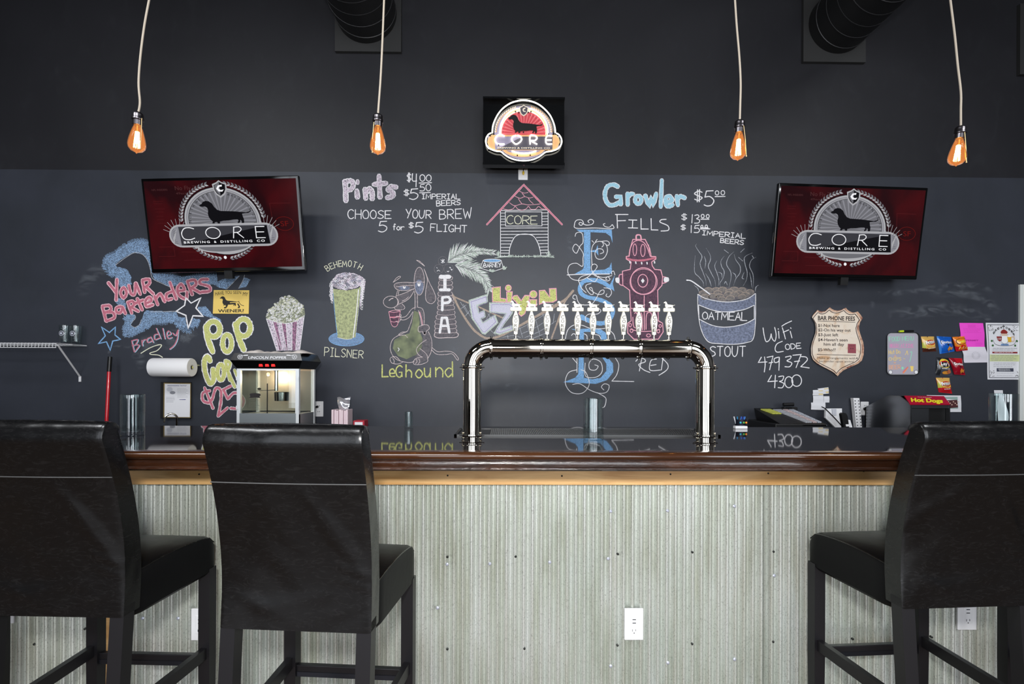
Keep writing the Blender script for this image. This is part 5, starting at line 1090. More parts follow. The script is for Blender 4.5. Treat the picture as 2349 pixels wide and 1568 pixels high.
    for s, u, w in (('BREWING', 645, 320), ('&', 1015, 30), ('DISTILLING', 1095, 385), ('CO', 1535, 95)): ftext(A, E_WH, s, u, 955+(u-645)*.021, w, 27, .02, 12, .02, sp=1.35)
    A.fi(E_LG, [(1220,180),(1250,205),(1305,225),(1300,290),(1285,330),(1255,370),(1205,402),(1160,360),(1138,310),(1130,225),(1185,205)], lay=8); A.fi(E_BK, [(1220,200),(1245,220),(1288,238),(1280,300),(1255,345),(1208,378),(1170,345),(1150,300),(1148,240),(1190,222)], lay=9)
    A.fi(E_MG, [(1220,205),(1190,226),(1155,245),(1160,300),(1180,340),(1208,372),(1215,300)], lay=10); A.fi(E_WH, [(1250,238),(1200,246),(1172,285),(1195,322),(1240,325),(1262,300),(1222,305),(1200,282),(1218,262),(1245,262)], lay=11); 
def tvpose(X, Y, Z, yaw, pit, rol): return Matrix.Rotation(yaw, 4, 'Z')@Matrix.Rotation(pit, 4, 'X')@Matrix.Rotation(rol, 4, 'Y'), Vector((X, Y, Z))
R1, C1 = tvpose(-2.062, 3.85, 2.437, -.033, .149, -.017); R2, C2 = tvpose(2.552, 3.85, 2.416, .059, .144, .002)
WT, HT = 1.15, .67
tv = thing('wall_screen', 'wall-mounted flat television with the red seal picture above the shield sign, at right', 'television', (0, 0, 0), local=True, group='televisions showing the seal')
g = G(); g.rbox((-WT/2, 0, -HT/2), (WT/2, .035, HT/2), .006); add('casing', g, M_BEZ, tv, True)
g = G(); g.rbox((-WT/2+.1, .03, -HT/2+.06), (WT/2-.1, .075, HT/2-.1), .01); add('rear_housing', g, M_BACK, tv, True)
# the picture: unproject the enlarged view onto the right screen, then into the screen's own frame
Ri = R2.to_3x3().inverted(); nrm = R2.to_3x3()@Vector((0, -1, 0))
class TVPen:
    k = 5.593; plane = None
    def __call__(s, u, v, lay=0):
        p = onplane(1740+u/5.593, 400+v/5.593, C2, nrm); q = Ri@(p-C2); return Vector((q.x, -.0012-lay*.00035, q.z))
A = Art(TVPen())
class LocP:
    k = 1000; plane = None
    def __call__(s, u, v, lay=0): return Vector((u, -.0012-lay*.00035, v))
B = Art(LocP()); B.use(E_RED); bw = .018
B.g.poly([B.P(-WT/2+bw, -HT/2+.028), B.P(WT/2-bw, -HT/2+.028), B.P(WT/2-bw, HT/2-.02), B.P(-WT/2+bw, HT/2-.02)]); sc = add('picture', B.g, B.mats, tv, label='lit dark red picture')
ftext(A, E_FG, 'No Fly Zone', 665, 275, 370, 52, .03, .3); ftext(A, E_FG, '49ers', 665, 330, 130, 26, .03, .3); ftext(A, E_FG, 'NFL INSIDERS', 375, 270, 195, 24, .03, .3)
for v in (410, 440, 505, 545, 600, 640, 690): ftext(A, E_FR, 'iiiiiiiii', 370, v, random.uniform(80, 130), 14, .03, .3)
A.st(E_FR, 1, [(320,985),(505,990),(500,1110),(300,1105)], 0, lay=.3); A.fi(E_OR, [(1775,500),(2020,510),(2010,690),(1770,690)], lay=.2) if False else None
A.st(E_OR, 1.0, ell(1900, 760, 110, 85, 24), 1, lay=.4, closed=True); ftext(A, E_OR, 'SF', 1855, 792, 95, 64, 0, .4)
for q in ([(1770,690),(1775,500),(2020,510)],[(590,1060),(900,1075)],[(600,1165),(1000,1175)]): A.st(E_FR, 1, q, 0, lay=.3)
emblem(A)
add('seal_print', A.g, A.mats, sc, label='silver seal with dachshund, laurel and CORE banner')
g = G(); g.box((-.09, .07, -.12), (.09, .09, .12)); add('mount_plate', g, M_BACK, tv)
g = G(); g.tube([(0, .08, 0), (.06, .17, .0), (0, .26, 0)], .02, 8); g.box((-.08, .245, -.15), (.08, .285, .15)); arm = add('mount_arm', g, M_BACK, tv)
g = G(); g.box((-.03, .0, -HT/2-.05), (.03, .03, -HT/2+.01)); add('sensor_box', g, M_BACK, tv)
for ob, R_, C_v in ((tv, R2, C2),): ob.location = C_v; ob.rotation_euler = R_.to_euler()
t1 = clone(tv, C1, tuple(R1.to_euler()), 'wall-mounted flat television with the red seal picture above the pink lettering, at left')
# ================================================================ NEON SIGN
YN = 3.97; PN = Pen(1080, 200, 7.13, y=YN)
nb_ = onY(1201, 300, YN); t = thing('neon_sign', 'lit white neon CORE sign with red seal in a black box', 'neon sign', (nb_.x, DW, nb_.z))
a, b = onY(1108, 223, YN-.0), onY(1295, 377, YN); x0, x1, z0_, z1_ = a.x, b.x, b.z, a.z
M_GB = mat('gloss_black_acrylic', (10, 11, 13), .04, spec=.8)
g = G(); g.box((x0, YN+.03, z0_), (x1, YN+.05, z1_)).box((x0, YN-.014, z0_-.012), (x1, YN+.05, z0_+.006)).box((x0, YN-.014, z1_-.014), (x1, YN+.05, z1_)).box((x0+.04, YN+.05, z0_+.04), (x1-.04, DW, z1_-.06)); add('sign_box', g, M_GB, t)
S_R = mat('seal_red', (214, 72, 82), .4); S_RL = mat('seal_light_red', (236, 120, 124), .4); S_GO = mat('seal_gold', (232, 178, 122), .4); S_LV = mat('seal_lavender_grey', (150, 142, 166), .4); S_GY = mat('seal_dark_grey', (84, 80, 90), .4); S_BK = mat('seal_black', (12, 12, 12), .4); S_CR = mat('seal_cream', (240, 226, 205), .4)
Pp = Pen(1080, 200, 7.13, y=YN+.012); A = Art(Pp); c = (862, 770)
A.fi(S_LV, ell(862, 740, 478, 440, 40), lay=0); A.fi(S_LV, [(280,800),(1440,800),(1440,1010),(280,1010)], lay=.5)
A.fi(S_GO, ell(862, 740, 390, 400, 40), lay=1); A.fi(S_CR, ell(862, 740, 372, 375, 40), lay=1.6); A.fi(S_R, ell(862, 740, 360, 345, 40), lay=2)
for i in range(19):
    a_ = radians(-95+190*i/18); a2 = a_+.07; A.fi(S_RL, [(862, 760), (862+355*sin(a_), 745-340*cos(a_)), (862+355*sin(a2), 745-340*cos(a2))], lay=3)
for side in (-1, 1):
    for i in range(15):
        a_ = radians(side*(20+i*5)); x, y = 862+455*sin(a_), 745-430*cos(a_); tt = a_+(pi if side > 0 else 0)
        for o in (-1, 1): d = tt+o*.4; A.fi(S_GO if o > 0 else S_CR, [(x, y), (x+24*cos(d)-9*sin(d), y+24*sin(d)+9*cos(d)), (x+48*cos(d), y+48*sin(d)), (x+24*cos(d)+9*sin(d), y+24*sin(d)-9*cos(d))], lay=3)
A.fi(S_GO, ell(862, 1010, 340, 130, 30, 0, 180), lay=3); A.fi(S_LV, ell(862, 1000, 300, 90, 30, 0, 180), lay=3.5)
A.fi(S_GO, [(330,780),(1400,780),(1440,830),(1455,900),(1420,980),(1360,1030),(380,1030),(300,980),(270,900),(290,830)], lay=4); A.fi(S_GY, [(385,805),(1340,805),(1335,1020),(400,1020)], lay=5); A.fi(S_LV, [(385,805),(850,805),(420,1018),(400,1020)], lay=5.5)
ftext(A, S_CR, 'BREWING & DISTILLING CO', 435, 1003, 860, 26, .005, 6.5, .02)
for i, ch in enumerate('ARKANSAS'): a_ = radians(18+i*9.5); ftext(A, S_GY, ch, 862+320*sin(a_), 750-300*cos(a_), 0, 24, a_, 4)
for i, ch in enumerate('NORTHWEST'): a_ = radians(-88+i*8.5); ftext(A, S_GY, ch, 862+325*sin(a_), 750-300*cos(a_), 0, 24, a_, 4)
A.fi(S_CR, [(865,285),(900,310),(945,325),(938,400),(905,450),(862,475),(820,445),(800,400),(792,325),(835,308)], lay=5); A.fi(S_GY, [(865,300),(895,322),(930,335),(922,395),(895,435),(862,455),(830,430),(815,395),(808,335),(840,322)], lay=6); A.fi(S_CR, [(890,330),(852,345),(845,375),(860,400),(895,405),(902,392),(872,385),(866,365),(895,348)], lay=7)
sealp = A.done('seal_panel', t, 'red and gold printed seal panel')
g = G(); k_ = .965
dg_ = [((x-922)*.925+612, (y-430)*1.0+448) for x, y in DOG]; g.slab([Pp(x, y, 22) for x, y in dg_], (0, 1, 0), .004); add('dog_cutout', g, S_BK, t, label='black dachshund cutout')
M_NEON = mat('neon_tube_white', (255, 250, 235), .4, emit=3.2)
M_NB = mat('black_tube_support', (10, 10, 10), .5)
def neon(q, c=1, closed=False):
    g = G(); g.tube([PN(x, y) for x, y in (cr(q, 6, closed) if c else q)], .0052, 8, closed=closed); add('neon_tube', g, M_NEON, t, 'all')
neon([(352,745),(358,650),(385,560),(440,450),(520,350),(640,265),(760,225),(862,215),(980,228),(1100,275),(1200,350),(1290,450),(1345,560),(1375,660),(1382,745)])
neon([(332,748),(285,775),(250,840),(250,920),(290,990),(400,1040),(490,1052),(545,1095),(620,1145),(730,1185),(862,1200),(1000,1185),(1110,1140),(1175,1095),(1230,1058),(1330,1042),(1430,1000),(1482,920),(1480,840),(1440,775),(1398,752)])
neon([(475,765),(480,690),(500,590),(560,480),(640,400),(720,360),(790,348)]); neon([(950,350),(1040,375),(1120,430),(1190,500),(1240,600),(1255,690),(1258,765)]); neon([(670,1042),(760,1070),(862,1082),(970,1072),(1070,1042)])
neon([(552,800),(500,778),(440,785),(402,835),(405,890),(450,928),(550,930)]); neon([(745,785),(690,805),(668,850),(690,895),(740,930),(800,898),(832,850),(805,800),(760,785)]); neon([(970,932),(970,795),(1040,790),(1082,825),(1050,870),(985,875),(1085,932)]); neon([(1330,797),(1250,797),(1225,860),(1245,925),(1330,928)]); neon([(1240,862),(1322,862)])
g = G()
for u, v in ((730,395),(985,395),(860,730),(455,942),(762,1110),(972,1108),(320,790),(1270,760),(1360,755),(785,410),(940,410)): p = PN(u, v); g.cyl((p.x, YN-.004, p.z), (p.x, YN+.02, p.z), .0035, n=8); g.ball((p.x, YN, p.z), (.006, .003, .004), 8, 5)
add('tube_supports', g, M_NB, t, kind='stuff')
# plate with cord under the sign
a, b = onY(1189, 360, DW), onY(1210.5, 413, DW); pl = thing('wall_outlet', 'tall white outlet plate with a yellow plug under the neon sign', 'outlet', ((a.x+b.x)/2, DW, (a.z+b.z)/2), group='outlet plates')
g = G(); g.rbox((a.x, DW-.007, b.z), (b.x, DW+.002, a.z), .003); add('cover_plate', g, M_WHITE, pl)
g = G(); cc = [PN_ for PN_ in [Pen(1080, 200, 7.13, y=DW-.02)(u, v) for u, v in ((880,1240),(875,1300),(860,1345),(858,1370))]]; g.tube(cc, .003, 6); add('cord', g, M_BLACKM, pl)
g = G(); p = Pen(1080, 200, 7.13, y=DW-.02)(860, 1400); g.ball(p, (.009, .008, .016), 10, 6); add('plug', g, mat('yellow_plug', (232, 196, 60), .4), pl, True)
# ================================================================ WALL SIGNS AND PAPERS
M_YEL = mat('yellow_sign_enamel', (240, 206, 110), .5)
def plate(name, label, cat, P, q, m, th=.004, gap=.003, group=None):
    """thin sheet hung on the wall with outline q"""
    pts = [P(u, v) for u, v in q]; pts = [Vector((p.x, DW-gap, p.z)) for p in pts]; cx = sum(p.x for p in pts)/len(pts); cz = sum(p.z for p in pts)/len(pts)
    t = thing(name, label, cat, (cx, DW, cz), group=group); g = G(); g.slab(pts, (0, -1, 0), th); o = add('sheet', g, m, t); return t
def onplate(P, th=.004, gap=.003): return Pen(P.x0, P.y0, P.k, y=DW-gap-th-.0008)
t = plate('wiener_sign', 'small yellow metal sign with a dachshund reading HAVE YOU SEEN MY WIENER', 'sign', PA, [(1710,735),(2188,738),(2180,1055),(1698,1052)], M_YEL)
A = Art(onplate(PA)); ink = M_INK
for s, u, w, v in (('HAVE', 1728, 115, 808), ('YOU', 1858, 92, 782), ('SEEN', 1968, 105, 782), ('MY', 2095, 68, 808)): ftext(A, ink, s, u, v+ (4 if v < 800 else 0), w, 44 if v < 800 else 50, -.12 if u < 1800 else .12 if u > 2050 else 0, 0, .0)
ftext(A, ink, 'WiENER?', 1762, 1035, 350, 42, -.01, 0, .02)
d2 = [((x-922)*.43+1785, (y-430)*.43+818) for x, y in DOG]; A.fi(ink, d2, lay=0); A.st(M_YEL, 1.6, [(1925,905),(1985,900),(2040,912)], lay=1.5); A.st(ink, 1.2, [(2040,890),(2070,930),(2110,945)], lay=1)
A.st(ink, 3, [(1890,930),(1870,965),(1850,972)], lay=1); A.st(ink, 3, [(2030,920),(2050,960),(2035,970)], lay=1); A.done('sign_print', t)
# shield
PS = Pen(1840, 690, 8.7125)
SH = [(180,310),(230,245),(285,185),(330,210),(380,218),(440,205),(490,165),(530,130),(570,165),(620,190),(690,198),(760,182),(800,160),(850,142),(885,185),(930,215),(970,232),(1025,235),(1085,215),(1140,280),(1182,345),(1130,430),(1108,520),(1115,600),(1150,710),(1190,820),(1210,940),(1200,1080),(1165,1190),(1090,1255),(950,1315),(800,1385),(730,1445),(685,1502),(630,1445),(560,1400),(400,1320),(280,1255),(200,1180),(165,1080),(160,950),(180,840),(220,730),(250,640),(262,540),(245,430)]
M_TIN = mat('aged_cream_tin', (232, 216, 196), .45); nz = noise(M_TIN, 9, 5, 1); nz2 = noise(M_TIN, 60, 3)
setc(M_TIN, mixc(M_TIN, ramp(M_TIN, nz2.outputs[0], [(.62, (0, 0, 0)), (.75, (130, 130, 130))]).outputs[0], ramp(M_TIN, nz.outputs[0], [(.25, (205, 158, 112)), (.42, (232, 216, 196)), (.75, (238, 226, 212))]).outputs[0], rgb(190, 150, 120)))
M_RUST = mat('rusty_edge', (172, 110, 82), .55); nz = noise(M_RUST, 24, 4); setc(M_RUST, ramp(M_RUST, nz.outputs[0], [(.3, (128, 62, 48)), (.55, (214, 176, 148)), (.8, (150, 84, 60))]).outputs[0])
t = plate('shield_sign', 'cream shield-shaped tin sign headed BAR PHONE FEES with rusty edges', 'sign', PS, SH, M_RUST, .006, .012)
cx, cy = 690, 780; sh = lambda k, dy=0: [(cx+(x-cx)*k, cy+(y-cy)*k+dy) for x, y in SH]
A = Art(onplate(PS, .006, .012)); A.fi(M_TIN, sh(.965), lay=0); A.st(mat('dark_sign_brown', (70, 40, 34), .6), 1.6, sh(.925), 0, lay=1, closed=True)
IK = mat('sign_ink', (50, 36, 32), .6)
ftext(A, IK, 'BAR PHONE FEES', 315, 378, 742, 82, .02, 1, .025)
A.st(IK, 1.1, [(315,400),(1060,424)], 0, lay=1); A.st(IK, 1.1, [(300,1066),(1075,1085)], 0, lay=1)
for s, u, v, w in (('$1-Not here', 318, 515, 432), ('$2-On his way out', 320, 605, 650), ('$3-Just left', 318, 700, 405), ("$4-Haven't seen", 318, 800, 590), ('him all day', 432, 890, 408), ('$5-Who??', 315, 1000, 355)): ftext(A, IK, s, u, v, w, 58, .012, 1, .012)
ftext(A, IK, 'Make arrangements with', 305, 1155, 765, 40, .012, 1, .0); ftext(A, IK, 'bartender upon arrival', 342, 1220, 690, 38, .012, 1, .0)
A.fi(mat('dull_red_patch', (150, 72, 82), .6), [(915,855),(1075,860),(1078,1045),(912,1040)], lay=1); ftext(A, IK, 'iiiiiii', 945, 900, 100, 16, 0, 2); ftext(A, IK, 'ii', 965, 960, 60, 24, 0, 2); A.fi(IK, ell(1097,1142,14,14,10), lay=1); A.done('sign_print', t)
# little whiteboard with marker
PT = Pen(2020, 740, 8.7125)
def rrect(x0, y0, x1, y1, r): return [p for cx, cy, a in ((x1-r, y0+r, -90), (x1-r, y1-r, 0), (x0+r, y1-r, 90), (x0+r, y0+r, 180)) for p in ell(cx, cy, r, r, 6, a, a+90)]
M_WB = mat('whiteboard_face', (176, 172, 184), .35); M_GRAYT = mat('pale_grey_trim', (196, 196, 200), .3, .4)
t = plate('whiteboard', 'small round-cornered whiteboard with pastel food menu writing', 'whiteboard', PT, rrect(122, 196, 762, 1042, 95), M_BACK, .012)
A = Art(onplate(PT, .012)); A.fi(M_GRAYT, rrect(135, 205, 752, 1036, 78), lay=0); A.fi(M_WB, rrect(150, 220, 738, 1020, 66), lay=1)
mk = lambda n, c: mat('marker_'+n, c, .6)
A.lay = 2; word(A, mk('mint', (150, 226, 190)), 1.1, 'FOOD MENU', (172,372), (660,350), 88, 80, gap=.25); word(A, mk('pink', (236, 140, 195)), 1, 'BEGIN AT FIVE', (185,480), (655,480), 55, gap=.3); A.st(mk('pink', 0), .8, [(180,495),(655,492)], 0, lay=1.5)
yl = mk('cream', (246, 214, 120)); og = mk('peach', (246, 178, 130))
word(A, yl, 1.1, 'Hot Dog', (165,625), (440,610), 80); word(A, og, 1, '+', (270,690), (320,690), 50); word(A, yl, 1.1, 'CHIPS -', (165,755), (490,750), 62); word(A, og, 1, '+', (260,820), (310,820), 45); word(A, og, 1.2, 'BEER', (170,925), (395,920), 75)
A.st(yl, 1.2, [(490,640),(515,600),(530,560),(545,640)], lay=1.5); A.st(mk('mint', 0), 1.4, [(590,590),(625,590),(580,780)], lay=1.5); A.st(mk('orange', (240, 150, 100)), 3, [(455,1000),(500,950),(545,890)], 0, lay=1.5); A.st(mk('red', (226, 96, 130)), 1.4, [(445,985),(490,935),(540,880)], 0, lay=2.2)
A.fi(yl, [(590,865),(660,865),(650,970),(610,970)], lay=1.5); A.fi(mk('mint', 0), ell(440,905,22,28,10), lay=1.5)
for x in (200, 712): A.fi(M_WHITE, ell(x, 985, 38, 38, 14), lay=2); A.st(M_BACK, .7, ell(x, 985, 38, 38, 14), closed=True, lay=3)
A.done('board_face', t)
pn = Pen(2020, 740, 8.7125, y=DW-.025); a, b, c3 = pn(655, 165), pn(455, 168), pn(370, 172)
t = thing('marker_pen', 'black marker with a lime cap clipped on top of the whiteboard', 'marker', (b.x, DW-.025, b.z)); g = G(); g.tube([a, b], .0075, 10); add('pen_body', g, M_BLACKM, t, True); g = G(); g.tube([b, c3], [.0085, .0075], 10); add('pen_cap', g, mat('lime_plastic', (205, 228, 40), .4), t, True)
# ---------------------------------------------------------------- crisp packets
def packet(label, q, zones, bulge=.022, lift=0, draw=None):
    P0 = Pen(2020, 740, 8.7125); c = [P0(u, v) for u, v in q]; ctr = sum(c, Vector())/4
    t = thing('snack_bag', label, 'snack bag', (ctr.x, DW, ctr.z), group='snack bags pinned to the wall')
    ms = [m for _, m in zones]
    def surf(a, b, l=0):
        p = (c[0]*(1-a)+c[1]*a)*(1-b)+(c[3]*(1-a)+c[2]*a)*b; f = max(0, sin(pi*a))**.55*max(0, sin(pi*min(1, max(0, (b-.06)/.88))))**.6
        w = .0035*sin(9*a+5*b)*(1-f)+.0012*sin(17*a-11*b)*f; return Vector((p.x, DW-.004-lift-bulge*f-w*.6-l*.0011, p.z))
    def pick(a, b):
        for i, (fn, m) in enumerate(zones):
            if fn(a, b): return i
        return 0
    g = G(); g.grid(surf, 36, 44, pick); g.grid(lambda a, b: Vector((surf(a, b).x, DW-.002-lift, surf(a, b).z)), 6, 6); add('bag_film', g, ms, t, 'all')
    A = Art(Loc(lambda u, v, l: surf(u/100, v/100, l+1), 3.2)); draw(A); add('bag_print', A.g, A.mats, t)
    return t
fm = lambda n, c: mat('film_'+n, c, .22, .0, coat=.6)
Fy, Fbr, Fr, Fb, Fo, Fk, Fdr, Fw, Fyy, Fch = fm('tan_yellow', (224, 180, 96)), fm('brown', (74, 36, 26)), fm('red', (196, 24, 36)), fm('blue', (24, 92, 188)), fm('orange', (238, 132, 34)), fm('black', (34, 36, 40)), fm('dark_red', (150, 14, 34)), fm('white', (240, 236, 232)), fm('yellow', (250, 214, 70)), fm('chip', (222, 150, 60))
def fritos(low):
    def d(A):
        A.fi(Fo, ell(56, 52, 40, 22, 20), lay=0); A.fi(Fyy, ell(54, 48, 36, 18, 20), lay=1); A.fi(Fr, ell(54, 40, 34, 17, 20), lay=2); ftext(A, Fw, 'Fritos', 20, 52, 66, 20, -.18, 3, .03); ftext(A, fm('navy', (50, 30, 120)), 'Fritos', 21, 53, 66, 20, -.18, 2.6, .06)
        ftext(A, Fw, 'Corn Chips' if not low else 'Chili', 32, 84 if not low else 80, 48, 7, -.15, 3, .02)
    return d
packet('tan and brown Fritos bag pinned alone right of the whiteboard', [(800,275),(1060,275),(1105,570),(840,582)], [(lambda a, b: b > .74+.08*sin(3*a), Fbr), (lambda a, b: a < .2 and b > .4, fm('lime', (200, 200, 90))), (lambda a, b: True, Fy)], draw=fritos(False))
packet('yellow and red Fritos bag, lowest of the pinned bags', [(1098,1096),(1370,1100),(1418,1415),(1160,1386)], [(lambda a, b: b > .7-.15*a, Fr), (lambda a, b: a < .22 and b > .35, fm('lime', 0)), (lambda a, b: True, Fy)], draw=fritos(True))
def doritos(A):
    ftext(A, Fw, 'Doritos', 14, 41, 66, 15, .04, 2, .03); A.fi(Fk, [(12,24),(92,30),(90,46),(62,48),(54,60),(44,48),(12,44)], lay=1)
    A.fi(Fchip, [(45,78),(60,60),(70,72),(88,66),(80,88),(66,82),(58,94)], lay=2); A.fi(Fo, [(52,76),(62,66),(66,80)], lay=3)
Fchip = fm('chip', 0)
packet('blue Doritos bag pinned in the upper row', [(1112,268),(1402,285),(1468,570),(1182,622)], [(lambda a, b: a < .12, fm('light_blue', (60, 130, 215))), (lambda a, b: True, Fb)], draw=doritos)
packet('dark red Doritos bag pinned beside the black bag', [(1335,702),(1600,712),(1662,1045),(1450,1030)], [(lambda a, b: a > .4 and b < .25, Fr), (lambda a, b: True, Fdr)], lift=.01, draw=doritos)
def cheetos(A): A.fi(Fk, [(14,22),(88,12),(92,44),(22,56)], lay=1, c=1); ftext(A, Fyy, 'Cheetos', 16, 47, 74, 22, -.1, 2, .04); [A.st(Fo, 3.5, [(20+i*14,88),(28+i*13,70+(i % 2)*8)], lay=2) for i in range(6)]; [A.st(Fw, 1, [(20+i*14,84),(26+i*13,72)], lay=3) for i in range(0, 6, 2)]
packet('orange Cheetos bag overlapping the blue bag', [(1402,286),(1642,272),(1708,548),(1482,572)], [(lambda a, b: b > .64+.06*sin(9*a), Fr), (lambda a, b: True, Fo)], lift=.012, draw=cheetos)
def lays(A): A.fi(Fyy, ell(52, 32, 40, 26, 20), lay=1, c=0); A.fi(Fr, [(16,26),(50,18),(88,28),(86,44),(50,40),(18,42)], lay=2, c=1); ftext(A, Fw, "Lay's", 20, 42, 64, 18, .04, 3, .03); ftext(A, Fw, 'BARBECUE', 28, 64, 54, 6, .02, 2, .02); A.fi(Fchip, ell(58, 84, 26, 10, 14), lay=2); A.fi(fm('bbq', (190, 110, 70)), ell(76, 78, 14, 12, 12), lay=3)
packet("black Lay's bag pinned in the middle row", [(1112,690),(1340,702),(1420,1058),(1095,1048)], [(lambda a, b: b > .5 and a > .25, fm('slate', (70, 74, 84))), (lambda a, b: True, Fk)], draw=lays)
# ---------------------------------------------------------------- pinned papers and poster
def sheet(name, label, P, q, m, curl=.008, gap=.002, cat='paper', nu=6, nv=10, draw=None, pn='print'):
    c = [P(u, v) for u, v in q]; ctr = sum(c, Vector())/4; t = thing(name, label, cat, (ctr.x, DW, ctr.z))
    def surf(a, b, l=0): p = (c[0]*(1-a)+c[1]*a)*(1-b)+(c[3]*(1-a)+c[2]*a)*b; return Vector((p.x, DW-gap-curl*(.5-.5*cos(2*pi*(b*1.1)))*.8-curl*.3*sin(3*a)-l*.0007, p.z))
    g = G(); g.grid(surf, nu, nv); g.grid(lambda a, b: surf(a, b, -.9), nu, nv); add('sheet', g, m, t, 'all')
    if draw: A = Art(Loc(lambda u, v, l: surf(u/100, v/100, l+1), .95)); draw(A); add(pn, A.g, A.mats, t)
    return t
PQ = Pen(2180, 720, 8.7125); M_PINK = mat('neon_pink_paper', (244, 78, 210), .7); M_PKI = mat('pink_paper_ink', (176, 40, 150), .7); M_GI = mat('grey_ink', (140, 142, 150), .7); M_KI = mat('black_ink', (34, 34, 36), .7)
def dp(A):
    ftext(A, M_PKI, 'PERMIT', 22, 76, 52, 6, 0, 1, .02); lines_of_print(A, M_PKI, 32, 68, 8, 18, 3, .7, 1); lines_of_print(A, M_PKI, 10, 92, 24, 40, 4, .5, 1); lines_of_print(A, M_PKI, 60, 92, 84, 94, 3, .5, 1)
sheet('permit_sheet', 'neon pink permit sheet pinned left of the poster', PQ, [(178,176),(652,182),(682,655),(200,655)], M_PINK, draw=dp)
def dr(A):
    A.st(M_GI, .7, ell(50, 55, 16, 22, 18), 1, 1, True); A.st(M_GI, .5, ell(50, 55, 11, 15, 18), 1, 1, True); lines_of_print(A, M_GI, 12, 90, 30, 60, 4, .35, 1)
sheet('white_notice', 'folded white notice hanging below the pink permit', PQ, [(205,655),(690,655),(745,965),(275,972)], mat('notice_white', (222, 218, 226), .8), .012, draw=dr)
def poster(A):
    K = M_KI; A.st(M_GI, .7, [(4,3),(96,3),(96,97),(4,97)], 0, 1, True); A.st(K, .5, [(5,3.6),(95,3.6),(95,96.4),(5,96.4)], 0, 1, True)
    red, sk, wh, gold, blue, gr, ol = mat('poster_red', (140, 36, 34), .7), mat('poster_beige', (218, 190, 170), .7), mat('poster_white', (246, 246, 246), .7), mat('poster_gold', (224, 176, 44), .7), mat('poster_blue', (126, 160, 208), .7), mat('poster_green', (56, 104, 52), .7), mat('poster_lime_panel', (206, 214, 158), .7)
    for i, ch in enumerate('BREW'): a = radians(-58+i*15); ftext(A, K, ch, 50+32*sin(a)-2.4, 31-22*cos(a)+1, 6.2, 3.6, a*.62, 1, .03)
    for i, ch in enumerate('OBER'): a = radians(14+i*15); ftext(A, K, ch, 50+32*sin(a)-2.4, 31-22*cos(a)+.4, 6.2, 3.6, a*.62, 1, .03)
    A.st(K, 1.4, [(50,3.5),(50,11)], 0, 1); A.st(K, 1.4, [(46.5,6),(53.5,6)], 0, 1)
    A.fi(wh, ell(50, 28, 11, 8, 20), lay=1); A.fi(red, [(40,16.5),(44,13),(50,11.5),(56,13),(61,16.5),(58,19),(42,19)], lay=2); A.fi(sk, [(42,19),(59,19),(59,23),(42,23)], lay=2); A.st(M_GI, .6, [(40,20),(38,28),(44,36),(56,36),(62,28),(60,20)], 1, 2)
    A.fi(red, [(28,24),(43,24),(42,31),(36,33),(30,30)], lay=2); ftext(A, wh, 'CORE', 30, 29.5, 11, 2.6, 0, 3); A.fi(gold, [(58,24),(70,24),(69,34),(60,34)], lay=3); A.fi(wh, ell(64, 23.5, 6.5, 1.6, 12), lay=4); A.st(sk, 2, [(70,25),(78,25),(77,32),(70,32)], 1, 3)
    A.st(K, .7, [(18,30),(22,37),(36,40),(64,40),(78,37),(84,30)], 1, 1); A.fi(blue, [(40,37),(60,37),(62,40),(38,40)], lay=2); ftext(A, K, 'Crafty Church', 41, 38.8, 18, 1.6, 0, 3)
    rn2 = random.Random(5)
    for cx, cy in ((12,8),(84,8),(12,88),(86,88)):
        for i in range(12): x, y = cx+rn2.uniform(-6,7), cy+rn2.uniform(-4,6); A.st(K, 1.1, [(x,y),(x+rn2.uniform(-1.5,1.5),y+.9)], 0, 1)
    for x, y in ((16,40),(80,40),(14,32),(86,32)): A.fi(gr, ell(x, y, 3, 2, 8), lay=1)
    lines_of_print(A, M_GI, 14, 88, 45, 48, 2, .8, 1); patch(A, red, 14, 51, 86, 53.8, 1); lines_of_print(A, wh, 17, 84, 52.4, 52.4, 1, .6, 2); patch(A, ol, 7, 56, 93, 68, 1); lines_of_print(A, M_GI, 9, 92, 58, 66, 4, .7, 2)
    lines_of_print(A, M_GI, 16, 86, 71, 77, 3, .6, 1); patch(A, mat('poster_slate', (62, 66, 82), .7), 26, 80, 74, 86, 1); lines_of_print(A, wh, 30, 72, 81.8, 84.2, 2, .7, 2); lines_of_print(A, M_GI, 24, 76, 88.5, 93, 2, .4, 1)
sheet('brew_poster', 'white poster headed BREWTOBER with beer mugs, beside the white door', PQ, [(705,174),(1398,180),(1442,1308),(742,1306)], M_PAPER, .006, cat='poster', nu=10, nv=24, draw=poster)
# framed notice left of the popcorn machine
t = plate('framed_notice', 'white handwashing notice in a thin black frame below the paper towels', 'framed notice', PB, [(1015,1030),(1410,1035),(1405,1525),(1010,1520)], M_BACK, .02)
A = Art(onplate(PB, .02)); A.fi(mat('frame_gold_lip', (150, 130, 84), .4, .5), [(1030,1042),(1398,1046),(1395,1515),(1025,1510)], lay=0); A.fi(M_PAPER, [(1045,1055),(1388,1058),(1382,1505),(1040,1502)], lay=1)
ftext(A, mat('blue_print', (70, 72, 130), .7), 'HANDWASHING "NOTICE"', 1080, 1088, 260, 14, 0, 2, .02); lines_of_print(A, M_GI, 1210, 1360, 1120, 1240, 8, .45, 2); lines_of_print(A, M_GI, 1060, 1190, 1235, 1300, 6, .45, 2); A.fi(M_GI, ell(1150, 1175, 38, 22, 12), lay=2); A.fi(mat('pale_grey_print', (196, 198, 206), .7), ell(1110, 1130, 42, 32, 12), lay=1.8); A.st(mat('blue_print', 0), 1.4, [(1245,1268),(1325,1268)], 0, 2); A.done('notice_sheet', t)
